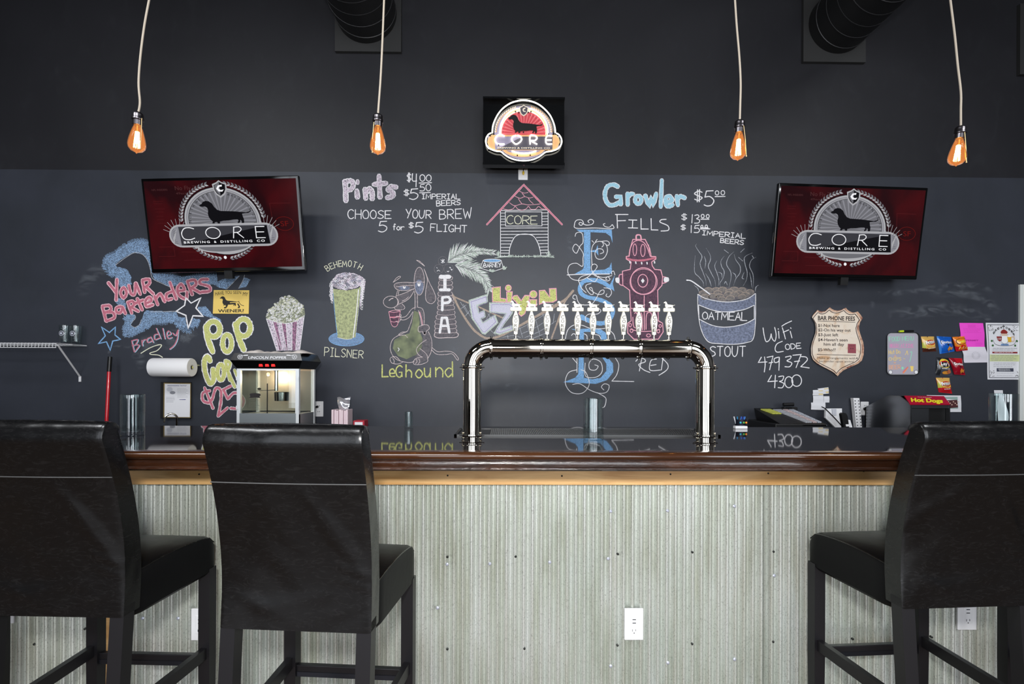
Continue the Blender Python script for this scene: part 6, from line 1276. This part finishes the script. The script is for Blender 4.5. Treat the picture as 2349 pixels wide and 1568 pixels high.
# loose cards pinned above the till
PM = Pen(1640, 860, 5.1065)
for i, (q, lab) in enumerate((([(1200,158),(1328,142),(1334,215),(1262,222)], 'white card with gold stripes, topmost of the cards above the till'), ([(1145,175),(1262,170),(1266,238),(1143,236)], 'white receipt card left of the topmost card above the till'),
       ([(1145,240),(1266,240),(1268,320),(1145,320)], 'blank white card in the middle of the cards above the till'), ([(1268,246),(1334,246),(1334,320),(1268,320)], 'small white card right of the blank card above the till'), ([(1118,320),(1285,320),(1285,408),(1118,402)], 'white card just above the till'))):
    def dd_(A, i=i):
        if i < 2: A.fi(mat('pale_gold_print', (226, 206, 150), .7), [(55,10),(98,10),(98,90),(55,90)], lay=1); lines_of_print(A, mat('gold_ink', (178, 150, 80), .7), 58, 96, 20, 80, 4, .5, 2); A.st(M_GI, .7, [(12,45),(30,40),(42,50)], 1, 1)
        elif i == 2: A.st(M_KI, .8, [(48,25),(50,32)], 0, 1)
    sheet('pinned_card', lab, PM, q, M_PAPER, .003, .002+.002*i, draw=dd_ if i < 3 else None)['group'] = 'cards pinned above the till'
def dph(A):
    ph, sk = mat('photo_dark', (80, 40, 42), .6), mat('photo_green', (150, 176, 170), .6); A.fi(sk, [(10,10),(90,8),(90,80),(10,80)], lay=1); A.fi(ph, [(8,34),(88,26),(90,72),(60,78),(10,80)], lay=1.6)
    for i in range(16): A.fi(mat('photo_face', (222, 190, 170), .6), ell(16+i*5, 38+(i % 3)*9, 2.2, 3.4, 8), lay=2.4)
    lines_of_print(A, mat('photo_pink_ink', (222, 120, 180), .7), 30, 70, 88, 93, 2, .7, 1)
sheet('group_photo', 'white-bordered group photograph behind the hot dog machine', Pen(2000, 860, 6.73), [(845,308),(1370,315),(1380,568),(870,568)], M_PAPER, .003, draw=dph)
sheet('pinned_card', 'white card pinned on the wall above the glass jar at right', Pen(2000, 860, 6.73), [(1885,232),(2018,232),(2020,315),(1885,315)], M_PAPER, .002)
# wall outlets
def walloutlet(P, u0, v0, u1, v1, lab, cord=None):
    a, b = P(u0, v0), P(u1, v1); w, h = b.x-a.x, a.z-b.z; cx = (a.x+b.x)/2; t = thing('wall_outlet', lab, 'outlet', (cx, DW, (a.z+b.z)/2), group='outlet plates')
    g = G(); g.rbox((a.x, DW-.007, b.z), (b.x, DW+.002, a.z), .003); add('cover_plate', g, M_WHITE, t)
    g = G()
    for f in (.3, .68): g.rbox((cx-w*.22, DW-.009, a.z-h*(f+.13)), (cx+w*.22, DW-.005, a.z-h*(f-.13)), .003)
    r = add('receptacle', g, M_WHITE, t, kind='stuff'); g = G()
    for f in (.3, .68): g.box((cx-w*.12, DW-.0098, a.z-h*(f+.03)), (cx-w*.08, DW-.0088, a.z-h*(f-.05))).box((cx+w*.08, DW-.0098, a.z-h*(f+.03)), (cx+w*.12, DW-.0088, a.z-h*(f-.05)))
    add('outlet_slots', g, M_SLOT, r, kind='stuff'); return t
PW = Pen(640, 880, 6.525)
walloutlet(PW, 540, 260, 664, 490, 'white outlet plate on the wall right of the popcorn machine'); walloutlet(PM, 1705, 310, 1797, 470, 'white outlet plate on the wall left of the hot dog machine')
# ================================================================ BACK COUNTER AND WHAT STANDS ON IT
CT = .92; CX0 = onY(262, 900, 3.9).x; CF = 3.52
M_CAB = mat('dark_cabinet', (44, 40, 40), .5); M_CT = mat('black_laminate', (24, 24, 26), .25)
bc = thing('back_counter', 'black back counter running along the chalkboard wall behind the bar', 'counter', ((CX0+3.85)/2, 3.85, 0))
g = G(); g.rbox((CX0, CF, CT-.035), (3.88, DW-.004, CT), .004); add('worktop', g, M_CT, bc)
g = G(); g.box((CX0+.02, CF+.03, 0), (3.86, DW-.004, CT-.035)); cb = add('cabinet_body', g, M_CAB, bc)
nD = 14
for i in range(nD):
    a = CX0+.03+(3.82-CX0)*i/nD; b = CX0+.03+(3.82-CX0)*(i+1)/nD-.008; g = G(); g.rbox((a, CF+.012, .1), (b, CF+.03, CT-.05), .003); d = add('door', g, M_CAB, bc)
    g = G(); g.cyl((a+.03, CF, .7), (a+.03, CF, .84), .005, n=6); add('handle', g, M_STEEL, d)
# popcorn machine
PP = Pen(510, 790, 8.254); yf, yb = 3.56, 3.86
pp = lambda u, v, y=yf: Pen(510, 790, 8.254, y=y)(u, v)
x0, x1 = pp(275, 900).x, pp(1452, 900).x; zt, zr, zs = pp(800, 160).z, pp(800, 300).z, pp(800, 455).z
M_PB = mat('popper_black', (9, 9, 10), .22, spec=.3); M_ST2 = mat('popper_steel', (200, 203, 206), .3, .85); M_PW = mat('popper_white_metal', (222, 226, 228), .35, .3)
pm = thing('popcorn_machine', 'black-roofed glass and steel popcorn machine with LINCOLN POPPER lettering', 'popcorn machine', ((x0+x1)/2, (yf+yb)/2, CT))
wl, wr = pp(155, 300).x, pp(1512, 300).x; ov = (wr-wl-(x1-x0))/2; xl2, xr2 = x0-ov, x1+ov
g = G(); rs = []
for z, o in ((zs-.0, 0), (zs+.0, 0), (zr, ov), (zt, .012)): rs.append([(x0-o, yf-o, z), (x1+o, yf-o, z), (x1+o, yb+o, z), (x0-o, yb+o, z)])
g.rings(rs[1:]); rf = add('roof', g, M_PB, pm)
# sign face drawn on the sloping roof front
import mathutils
pA, pB, pC = Vector((x0, yf-ov, zr)), Vector((x1, yf-ov, zr)), Vector((x0, yf-.012, zt)); nn = (pB-pA).cross(pC-pA).normalized(); nn = nn if nn.y < 0 else -nn
A = Art(Pen(510, 790, 8.254, plane=(pA+nn*.0015, nn))); wp = mat('popper_white_print', (225, 225, 228), .5)
ftext(A, wp, 'LINCOLN POPPER', 488, 268, 725, 48, .003, 0, .02, slant=.2)
for cx, s in ((335, 1), (1368, -1)):
    A.st(wp, .9, ell(cx, 232, 44, 38, 16), closed=True, lay=0); A.st(wp, .7, ell(cx, 232, 12, 10, 8), closed=True, lay=0)
    for k in range(6): a = pi*k/3; A.st(wp, .6, [(cx+10*cos(a), 232+9*sin(a)), (cx+42*cos(a), 232+36*sin(a))], 0, lay=1)
    A.st(wp, 1, [(cx+s*20, 195), (cx+s*60, 208), (cx+s*150, 205)], lay=0); A.st(wp, 1.2, [(cx+s*80, 200), (cx+s*148, 196)], lay=1)
add('roof_lettering', A.g, A.mats, rf, label='white lettering and wheel emblems')
M_RSW = mat('red_lit_switch', (236, 26, 24), .3, emit=.9)
pa2, pc2 = Vector((x0, yf-ov, zr)), Vector((x0, yf, zs)); 
for u in (725, 843, 960):
    q = [pp(u+du, v, yf-ov*.55) for du, v in ((-30, 355), (30, 355), (34, 415), (-34, 415))]; g = G(); g.slab(q, (0, 1, 0), .03); add('switch', g, M_RSW, pm, label='red lit rocker switch')
g = G(); g.box((x0, yf, CT), (x1, yb, CT+.155)); add('base_panel', g, M_ST2, pm)
zb1 = pp(800, 1300).z; g = G(); g.box((x0+.02, yf-.004, CT+.01), (x1-.02, yf, zb1)); add('drawer_front', g, mat('dull_steel', (150, 156, 158), .4, .8), pm)
for (xa_, ya_) in ((x0, yf), (x1-.024, yf), (x0, yb-.022), (x1-.022, yb-.022)): g = G(); g.box((xa_, ya_-.002, CT), (xa_+.024, ya_+.022, zs)); add('corner_post', g, M_PW, pm)
g = G(); g.box((x0+.024, yf, zs-.012), (x1-.024, yf+.015, zs)); add('top_rail', g, M_PW, pm)
M_PANE = glassmat('popper_pane', (240, 244, 240), .0)
def pane_(name, a, b): g = G(); g.box(a, b); return add(name, g, M_PANE, pm)
xm = pp(845, 900).x
pane_('glass_door', (x0+.025, yf+.006, zb1), (xm-.001, yf+.009, zs-.013)); pane_('glass_door', (xm+.002, yf+.006, zb1), (x1-.025, yf+.009, zs-.013)); pane_('side_glass', (x0+.008, yf+.024, zb1), (x0+.011, yb-.024, zs-.013)); pane_('side_glass', (x1-.011, yf+.024, zb1), (x1-.008, yb-.024, zs-.013))
g = G(); g.box((x0+.024, yb-.012, zb1), (x1-.024, yb-.006, zs)); add('rear_panel', g, mat('popper_back_metal', (176, 170, 160), .42, .7), pm)
g = G(); g.box((xm-.002, yf+.002, zb1), (xm+.002, yf+.01, zs-.1)); add('door_edge', g, M_PB, pm)
for v in (640, 1190):
    for u in (285, 1440): p = pp(u, v); g = G(); g.box((p.x-.006, yf-.008, p.z-.012), (p.x+.006, yf, p.z+.012)); add('hinge', g, M_PW, pm)
g = G(); kc = pp(1130, 900, yf+.14); g.lathe([(.05, 0), (.052, .06), (.05, .062)], (kc.x, kc.y, kc.z-.06), 24); g.tube([(kc.x-.04, kc.y, kc.z+.01), (kc.x-.04, kc.y, zs)], .012, 8); g.tube([(kc.x-.05, kc.y, kc.z+.015), (kc.x-.16, kc.y-.04, kc.z+.01)], .003, 6); add('kettle', g, mat('kettle_steel', (210, 212, 214), .12, 1), pm, True)
g = G(); p = pp(700, 838, yf+.1); g.ball(p, (.014, .01, .008), 10, 6); add('kettle_knob', g, M_BLACKM, pm, True)
PG2 = Pen(510, 790, 8.254, y=yf+.004); A = Art(PG2); ar = mat('pane_black_print', (30, 26, 26), .6)
A.fi(ar, [(515,930),(560,922),(620,918),(680,922),(722,932),(724,965),(700,985),(725,1010),(620,1000),(500,1012),(530,985)], lay=0); ftext(A, mat('pane_grey_print', (170, 160, 150), .6), 'FUN TIMES', 530, 958, 180, 20, 0, 1) if False else None
lines_of_print(A, ar, 505, 710, 1030, 1230, 9, .5, 0); A.done('pane_decal', pm)
l = bpy.data.lights.new('popper_lamp', 'POINT'); l.energy = 2.6; l.color = (1, .74, .48); l.shadow_soft_size = .009; o = link(bpy.data.objects.new('popper_lamp', l), pm); o.location = pp(870, 620, yf+.16)-Vector(pm.location)
g = G(); g.ball(pp(870, 560, yf+.16), .012, 12, 8); add('lamp_bulb', g, mat('warm_bulb', (255, 214, 160), .4, emit=2.5), pm, True)
# paper bags on its roof
M_BAGP = mat('crumpled_bag_paper', (222, 212, 205), .8)
for i, (u0, u1, v, lab) in enumerate(((515, 1010, 118, 'flat white paper bag on the left of the popcorn machine roof'), (960, 1700, 125, 'crumpled white paper bag on the right of the popcorn machine roof'))):
    a, b = pp(u0, v, yf+.12), pp(u1, v, yf+.12); t = thing('paper_bag', lab, 'paper bag', ((a.x+b.x)/2, yf+.14, zt), group='paper bags on the popcorn machine')
    g = G(); fn = lambda s, r, k=0: Vector((a.x+(b.x-a.x)*s, yf+.03+.16*r, zt+.001+(.012+.016*(.5+.5*sin(7*s+i*2))+.004*sin(19*s))*max(0, sin(pi*s))**.4*max(0, sin(pi*r))**.5+k)); g.grid(fn, 24, 12)
    add('bag_paper', g, M_BAGP, t, 'all')
# power cord
g = G(); pw = [PW(u, v) for u, v in ((590,340),(548,345),(556,420),(578,480),(578,560),(560,620))]; pw = [Vector((p.x, DW-.03-.02*i, p.z)) for i, p in enumerate(pw)]; g.tube(cr(pw, 4) if False else pw, .0045, 8); g.ball(pw[0], (.012, .02, .009), 8, 6); add('power_cord', g, M_BLACKM, pm, True)
# stack of popcorn bags
pb0, pb1 = Pen(640, 880, 6.525, y=3.85)(815, 380), Pen(640, 880, 6.525, y=3.85)(1062, 560)
t = thing('bag_stack', 'bundle of white and pink striped popcorn bags right of the popcorn machine', 'bag bundle', ((pb0.x+pb1.x)/2, 3.85, CT))
M_STR = mat('pale_pink_bag', (226, 206, 212), .8)
for i in range(7): g = G(); x = pb0.x+(pb1.x-pb0.x)*i/7; g.rbox((x+.001, 3.80+.01*(i % 2), CT), (x+(pb1.x-pb0.x)/7-.001, 3.92, pb0.z-.004*(i % 3)), .003); add('bag', g, M_STR, t)
M_FILM = glassmat('crinkled_film', (235, 235, 240), .08); c3 = Pen(640, 880, 6.525, y=3.86)(970, 300)
g = G(); g.grid(lambda a, b: Vector((c3.x+(a-.5)*(.07+.03*b), 3.86-.012*sin(pi*a)+.006*sin(9*b+4*a), pb0.z-.01+b*.095+.006*sin(8*a))), 12, 12); o = add('plastic_bag', g, mat('shiny_film', (205, 205, 212), .15, .6), None, 'all', 'clear crinkled plastic bag on top of the striped bag bundle', org=(c3.x, 3.86, pb0.z), cat='plastic bag')
a, b = Pen(640, 880, 6.525, y=3.7)(1110, 550), Pen(640, 880, 6.525, y=3.7)(1278, 640); t = thing('red_box', 'small red box with white lid panel, peeking over the middle stool', 'box', ((a.x+b.x)/2, 3.7, CT)); g = G(); g.rbox((a.x, 3.7, CT), (b.x, 3.8, a.z), .003); add('box_body', g, mat('red_card', (170, 30, 50), .5), t); g = G(); g.box((a.x+.012, 3.697, a.z-.05), (b.x-.012, 3.6995, a.z-.01)); add('white_panel', g, M_PAPER, t)
# sink tap beside the framed notice
p0 = onY(369, 972, 3.75); t = thing('sink_faucet', 'chrome gooseneck sink faucet below the framed notice', 'faucet', (p0.x+.05, 3.85, CT))
g = G(); g.tube([(p0.x+.05, 3.85, CT), (p0.x+.05, 3.85, 1.03)]+[(p0.x+.025+.028*cos(radians(a)), 3.85-.05*(a/180), 1.03+.028*sin(radians(a))) for a in range(0, 181, 20)]+[(p0.x-.003, 3.79, 1.0)], .007, 10); add('spout', g, M_CHROME, t, True); g = G(); g.cyl((p0.x+.05, 3.85, CT), (p0.x+.05, 3.85, CT+.02), .025, n=16); add('faucet_base', g, M_CHROME, t, True)
# paper towel roll
y = 3.99; a, b = onY(349, 842, y), onY(441, 842, y); r = 21*y/F
t = thing('paper_towel_roll', 'white paper towel roll on a wall holder above the framed notice', 'paper towels', ((a.x+b.x)/2, y, a.z))
g = G(); L = b.x-a.x; g.lathe([(.02, 0), (r-.008, 0), (r-.002, .003), (r, .01), (r, L-.006), (r-.003, L), (.02, L), (.02, L-.02), (.001, L-.02)], (a.x, y, a.z), 36, 'x'); add('paper_roll', g, mat('towel_white', (232, 231, 232), .85), t, True)
g = G(); g.lathe([(.012, L-.018), (.016, L-.002), (.010, L+.004), (.001, L+.004)], (a.x, y, a.z), 16, 'x'); add('roller_knob', g, M_CHROME, t, True); g = G(); g.box((a.x+.03, y, a.z+r*.2), (b.x-.03, DW, a.z+r*.35)); add('holder', g, M_STEEL, t)
# red broom pole
y = 4.07; a, b, m_ = onY(253, 818, y), onY(253, 1010, y), onY(253, 852, y); t = thing('broom', 'red broom pole with ribbed black grip leaning on the chalkboard wall', 'broom', (a.x, 4.03, 0))
g = G(); g.tube([(a.x, y-.012, m_.z), (a.x, 3.98, .08)], .0125, 12); add('pole', g, mat('red_metal_pole', (190, 20, 36), .25, coat=.5), t, True)
g = G(); q = [(a.x, y-.012+.01*i/30, m_.z+(a.z-m_.z)*i/30) for i in range(31)]; g.tube(q, [.0155 if i % 2 else .0142 for i in range(31)], 12); add('grip', g, M_BLACKM, t, True); g = G(); g.rbox((a.x-.15, 3.95, .0), (a.x+.15, 4.0, .09), .005); add('broom_head', g, M_BLACKM, t)
# wire shelf and pint glasses
M_WIRE = mat('white_wire', (226, 226, 228), .4); zsf = onY(100, 787, 3.85).z; zw = zsf; xs0, xs1 = -4.9, onY(199, 786, DW-.01).x
t = thing('wire_shelf', 'white wire shelf on the wall at the left edge', 'shelf', (xs1-.8, DW, zw)); YS = 3.86
g = G()
for yy, zz in ((DW-.01, zw), (YS, zw), (YS, zw-.03), ((DW+YS)/2, zw)): g.tube([(xs0, yy, zz), (xs1, yy, zz)], .0032, 6)
add('long_wires', g, M_WIRE, t, kind='stuff'); g = G(); n = int((xs1-xs0)/.025)
for i in range(n+1): x = xs1-i*.025; g.tube([(x, DW-.012, zw+.003), (x, YS, zw+.003), (x, YS-.002, zw-.03)], .0018, 4, cap=False)
add('cross_wires', g, M_WIRE, t, kind='stuff')
g = G(); bp = onY(183, 868, DW-.006); f0 = Vector((xs1-.005, YS+.02, zw-.01)); g.tube([f0, (bp.x, DW-.008, bp.z+.02)], .0065, 6); g.rbox((bp.x-.009, DW-.008, bp.z-.025), (bp.x+.009, DW, bp.z+.02), .002); add('bracket', g, M_WIRE, t)
k = 0
for u, yy in ((149.5, 4.085), (174.5, 4.095)):
    p = onY(u, 782, yy)
    if k == 0: pg = tumbler('pint_glass', 'pint glass on the wire shelf, left one of the pair', (p.x, yy, zw+.0052), .040, .150, 'pint glass', 'pint glasses on the wire shelf', .02, .8); 
    else: clone(pg, (p.x, yy, zw+.0052), None, ['', 'pint glass on the wire shelf, right one of the pair', 'pint glass on the wire shelf, left one of the rear pair', 'pint glass on the wire shelf, rightmost and against the wall'][k])
    if k == 0:
        A = Art(Loc(lambda u_, v_, l: (p.x+u_, yy-.0392+abs(u_)**2*13, zw+.09+v_), yy/F)); fr = mat('frosted_print', (190, 192, 205), .6); A.st(fr, 1.2, [(x_, y_) for x_, y_ in ell(0, 0, .017, .017, 16)], closed=True); A.fi(fr, ell(0, 0, .009, .009, 10)); add('glass_print', A.g, A.mats, pg)
    k += 1
# ---------------------------------------------------------------- till, phone, power strip
y = 3.68; P3 = Pen(1640, 860, 5.1065, y=y)
t = thing('cash_register', 'black cash register with grey keys on the back counter below the WiFi number', 'cash register', (P3(980, 500).x, y+.15, CT))
xa_, xb_ = P3(725, 500).x, P3(1295, 500).x; zt2 = P3(900, 435).z; M_TILL = mat('till_black', (18, 18, 20), .4)
g = G(); g.rbox((xa_-.02, y-.02, CT), (xb_, y+.40, CT+.09), .006); add('cash_drawer', g, M_TILL, t)
g = G(); ztf, ztb = P3(900, 575).z, zt2+.01; X = [(xa_+.02, y-.01, CT+.09), (xb_, y-.01, CT+.09), (xb_, y+.34, CT+.09), (xa_+.02, y+.34, CT+.09), (xa_+.16, y-.01, ztf), (xb_, y-.01, ztf), (xb_-.06, y+.34, ztb), (xa_+.0, y+.34, ztb)]
g.q(X, (3,2,1,0), (4,5,6,7), (0,1,5,4), (1,2,6,5), (2,3,7,6), (3,0,4,7)); kb = add('keyboard_body', g, M_TILL, t)
g = G(); g.rbox((xa_+.17, y-.02, ztf-.012), (xb_, y-.005, ztf-.0), .003); add('front_lip', g, mat('till_grey', (86, 92, 100), .4), t)
def key(name, m, cols, rows, s0, s1, r0, r1):
    pa, pb_, pc_, pd_ = [Vector(X[i]) for i in (4, 5, 6, 7)]
    for i in range(cols):
        for j in range(rows):
            u0_, u1_ = s0+(s1-s0)*i/cols, s0+(s1-s0)*(i+.86)/cols; v0_, v1_ = r0+(r1-r0)*j/rows, r0+(r1-r0)*(j+.84)/rows
            f = lambda a_, b_: (pa*(1-a_)+pb_*a_)*(1-b_)+(pd_*(1-a_)+pc_*a_)*b_
            g = G(); g.slab([f(u0_, v0_), f(u1_, v0_), f(u1_, v1_), f(u0_, v1_)], (0, -.2, 1), .007); add('key', g, m, kb)
key('k', mat('key_lime', (198, 202, 90), .5), 3, 2, .06, .34, .62, .92); key('k', mat('key_grey', (176, 178, 184), .5), 3, 5, .38, .62, .1, .9); key('k', mat('key_pink', (206, 186, 186), .5), 2, 5, .66, .8, .1, .9); key('k', mat('key_pale', (186, 190, 200), .5), 2, 5, .83, .97, .1, .9)
g = G(); a = P3(1150, 375); b = P3(1240, 375); yy = y+.38; g.rbox((a.x, yy, CT+.15), (b.x+.05, yy+.05, a.z-.02), .006); pz = add('display_post', g, M_TILL, t); g = G(); g.tube([(a.x-.015, yy-.01, a.z), (b.x+.01, yy-.01, a.z+.002)], .014, 10); add('rear_display', g, M_TILL, t, True)
g = G(); q = [Pen(1640, 860, 5.1065, y=3.98)(u, v) for u, v in ((1250, 370), (1290, 390), (1400, 500), (1490, 598), (1500, 640))]; g.tube(q, .004, 6); add('till_cable', g, M_BLACKM, t)
P4 = Pen(1640, 860, 5.1065, y=4.05); a, b = P4(1292, 390), P4(1488, 600); t = thing('card_holder', 'white plastic document holder standing right of the cash register', 'holder', ((a.x+b.x)/2, 4.05, CT))
g = G(); g.slab([P4(1300, 392), P4(1488, 390), P4(1490, 620), P4(1420, 620), P4(1296, 500)], (0, 1, 0), .02); add('holder_back', g, M_WHITE, t); g = G(); g.slab([P4(1365, 395), P4(1415, 395), P4(1415, 470), P4(1372, 465)], (0, -1, 0), .008); add('holder_pocket', g, mat('grey_white_plastic', (196, 198, 206), .5), t)
P5 = Pen(1640, 860, 5.1065, y=3.9); a, b = P5(1485, 440), P5(1560, 640); t = thing('cordless_phone', 'black cordless phone in a white cradle on the back counter', 'phone', ((a.x+b.x)/2, 3.9, CT))
g = G(); g.slab([P5(1482, 455), P5(1500, 440), P5(1535, 445), P5(1555, 480), P5(1578, 640), P5(1515, 640)], (0, 1, 0), .03); hs = add('handset', g, M_TILL, t); g = G(); g.slab([P5(1555, 520), P5(1585, 525), P5(1608, 600), P5(1612, 640), P5(1575, 640)], (0, 1, 0), .05); add('cradle', g, M_WHITE, t); g = G(); g.slab([P5(1530, 575), P5(1572, 575), P5(1578, 598), P5(1534, 600)], (0, -1, 0), .004); add('keypad', g, M_WHITE, hs)
P6 = Pen(1640, 860, 5.1065, y=4.1); a = P6(1660, 268); t = thing('power_strip', 'long white power strip standing upright against the wall beside the outlet', 'power strip', (a.x+.05, 4.1, CT))
g = G(); g.slab([P6(1622, 268), P6(1692, 268), P6(1726, 640), P6(1660, 640)], (0, 1, 0), .035); ps = add('strip_body', g, M_WHITE, t); g = G()
for i in range(9):
    for dx in (18, 60): p = P6(1622+dx+i*3.6, 300+i*36); g.box((p.x-.003, p.y-.003, p.z-.004), (p.x+.003, p.y+.001, p.z+.004))
add('socket_holes', g, M_SLOT, ps, kind='stuff')
g = G(); q = [Pen(1640, 860, 5.1065, y=yy)(u, v) for u, v, yy in ((1755, 395, 4.12), (1790, 395, 4.08), (1850, 440, 4.06), (1885, 520, 4.05), (1890, 600, 4.0))]; g.tube(q, .004, 6); g.ball(q[0], (.012, .01, .012), 8, 6); HDC = g
# pens in a cup with a white box
P7 = Pen(1640, 860, 5.1065, y=2.72); zc = HB+.0005; a, b = P7(235, 560), P7(365, 560)
t = thing('pen_cup', 'small dark mesh cup of pens at the back edge of the bar', 'pen cup', ((a.x+b.x)/2, 2.72, zc)); r = (b.x-a.x)/2; c_ = ((a.x+b.x)/2, 2.72, zc)
g = G(); g.lathe([(.001, 0), (r*.85, 0), (r, .045), (r-.002, .045), (r*.83, .003), (.001, .003)], c_, 16); add('cup', g, mat('dark_mesh', (26, 30, 44), .4, .4), t, True)
for u0, v0, u1, col, nm in ((255, 560, 222, (205, 208, 215), 'white'), (290, 560, 310, (40, 90, 190), 'blue'), (310, 560, 335, (30, 60, 150), 'navy'), (330, 560, 352, (60, 130, 210), 'sky'), (270, 560, 262, (24, 120, 170), 'teal')):
    p, q = P7(u0, 600), P7(u1, 485); o = thing('pen', '%s pen standing in the dark cup on the bar' % nm, 'pen', (p.x, 2.72, zc+.01), group='pens in the cup'); g = G(); g.tube([(p.x, 2.72, zc+.006), (q.x, 2.72, q.z)], .0028, 6); add('barrel', g, mat('pen_'+nm, col, .4), o, True)
for u, nm, col in ((270, 'teal', (40, 160, 190)), (308, 'green', (80, 160, 60)), (336, 'orange', (230, 140, 40))): p = P7(u, 550); o = thing('sticky_tab', '%s tab on the front of the pen cup' % nm, 'tab', (p.x, 2.69, p.z), group='tabs on the pen cup'); g = G(); g.lathe([(.001, -.003), (.005, -.002), (.005, .001), (.001, .002)], (p.x, 2.72-r*1.0, p.z), 10, 'y'); add('disc', g, mat('tab_'+nm, col, .5), o)
a, b = P7(178, 585), P7(316, 612); t = thing('small_box', 'small white card box beside the pen cup on the bar', 'box', ((a.x+b.x)/2, 2.69, zc)); g = G(); g.rbox((a.x, 2.655, zc), (b.x, 2.685, zc+.014), .002); add('box_body', g, M_PAPER, t)
# hot dog machine
P8 = Pen(2000, 860, 6.73, y=3.62); yh = 3.62; xl, xr = P8(595, 600).x, P8(1210, 600).x; zt3 = Pen(2000, 860, 6.73, y=3.78)(800, 318).z; zf3 = P8(600, 448).z
xb0 = xl; t = thing('hot_dog_machine', 'steel hot dog machine with red slanted sign and yellow Hot Dogs lettering', 'hot dog machine', ((xl+xr)/2, yh+.2, CT))
M_HS = mat('dark_mirror_steel', (120, 122, 126), .22, .95)
g = G()
for x in (xl, xr-.008): g.slab([(x, yh, CT), (x, yh, zf3), (x, yh+.10, zt3), (x, yh+.22, zt3+.0), (x, yh+.46, zt3-.10), (x, yh+.46, CT)], (1, 0, 0), .008)
add('side_panels', g, M_HS, t, kind='stuff')
g = G(); g.box((xl, yh+.45, CT), (xr, yh+.46, zt3-.1)).box((xl, yh, CT), (xr, yh+.46, CT+.03)); g.q([(xl, yh+.10, zt3), (xr, yh+.10, zt3), (xr, yh+.22, zt3), (xl, yh+.22, zt3), (xr, yh+.46, zt3-.1), (xl, yh+.46, zt3-.1)], (0,1,2,3), (3,2,4,5)); add('shell', g, M_HS, t)
g = G(); g.rbox((xl+.008, yh+.004, zf3-.03), (xr-.008, yh+.02, zf3), .002); g.rbox((xl+.01, yh+.01, CT+.03), (xl+.14, yh+.02, zf3-.03), .002); add('front_frame', g, mat('frame_dull_steel', (92, 94, 98), .35, .9), t)
g = G(); g.box((xl+.14, yh+.03, CT+.03), (xr-.01, yh+.44, zf3-.03)); add('dark_interior', g, mat('oven_black', (10, 10, 10), .5), t); add('power_cord', HDC, M_BLACKM, t, True)
s0, s1, s2, s3 = Vector((xl-.0, yh-.004, zf3)), Vector((xr, yh-.004, zf3)), Vector((xr-.0, yh+.10, zt3+.004)), Vector((xl, yh+.10, zt3+.004))
nn = (s1-s0).cross(s3-s0).normalized(); nn = nn if nn.y < 0 else -nn
def hq(u, v): return onplane(2000+u/6.73, 860+v/6.73, s0, nn)
g = G(); g.slab([hq(590, 448), hq(1208, 450), hq(1112, 322), hq(500, 316)], -nn, .006); rs_ = add('sign_panel', g, mat('hot_dog_red', (178, 14, 48), .35), t, label='red sign panel')
A = Art(Pen(2000, 860, 6.73, plane=(s0+nn*.0012, nn))); HY_ = mat('hot_dog_yellow', (246, 238, 40), .4)
ftext(A, HY_, 'Hot Dogs', 610, 408, 490, 56, .035, 0, .045, slant=-.25); ftext(A, mat('sign_white', (230, 200, 205), .5), 'Foods & Beverages', 710, 343, 215, 12, .03, 0); add('sign_lettering', A.g, A.mats, rs_)
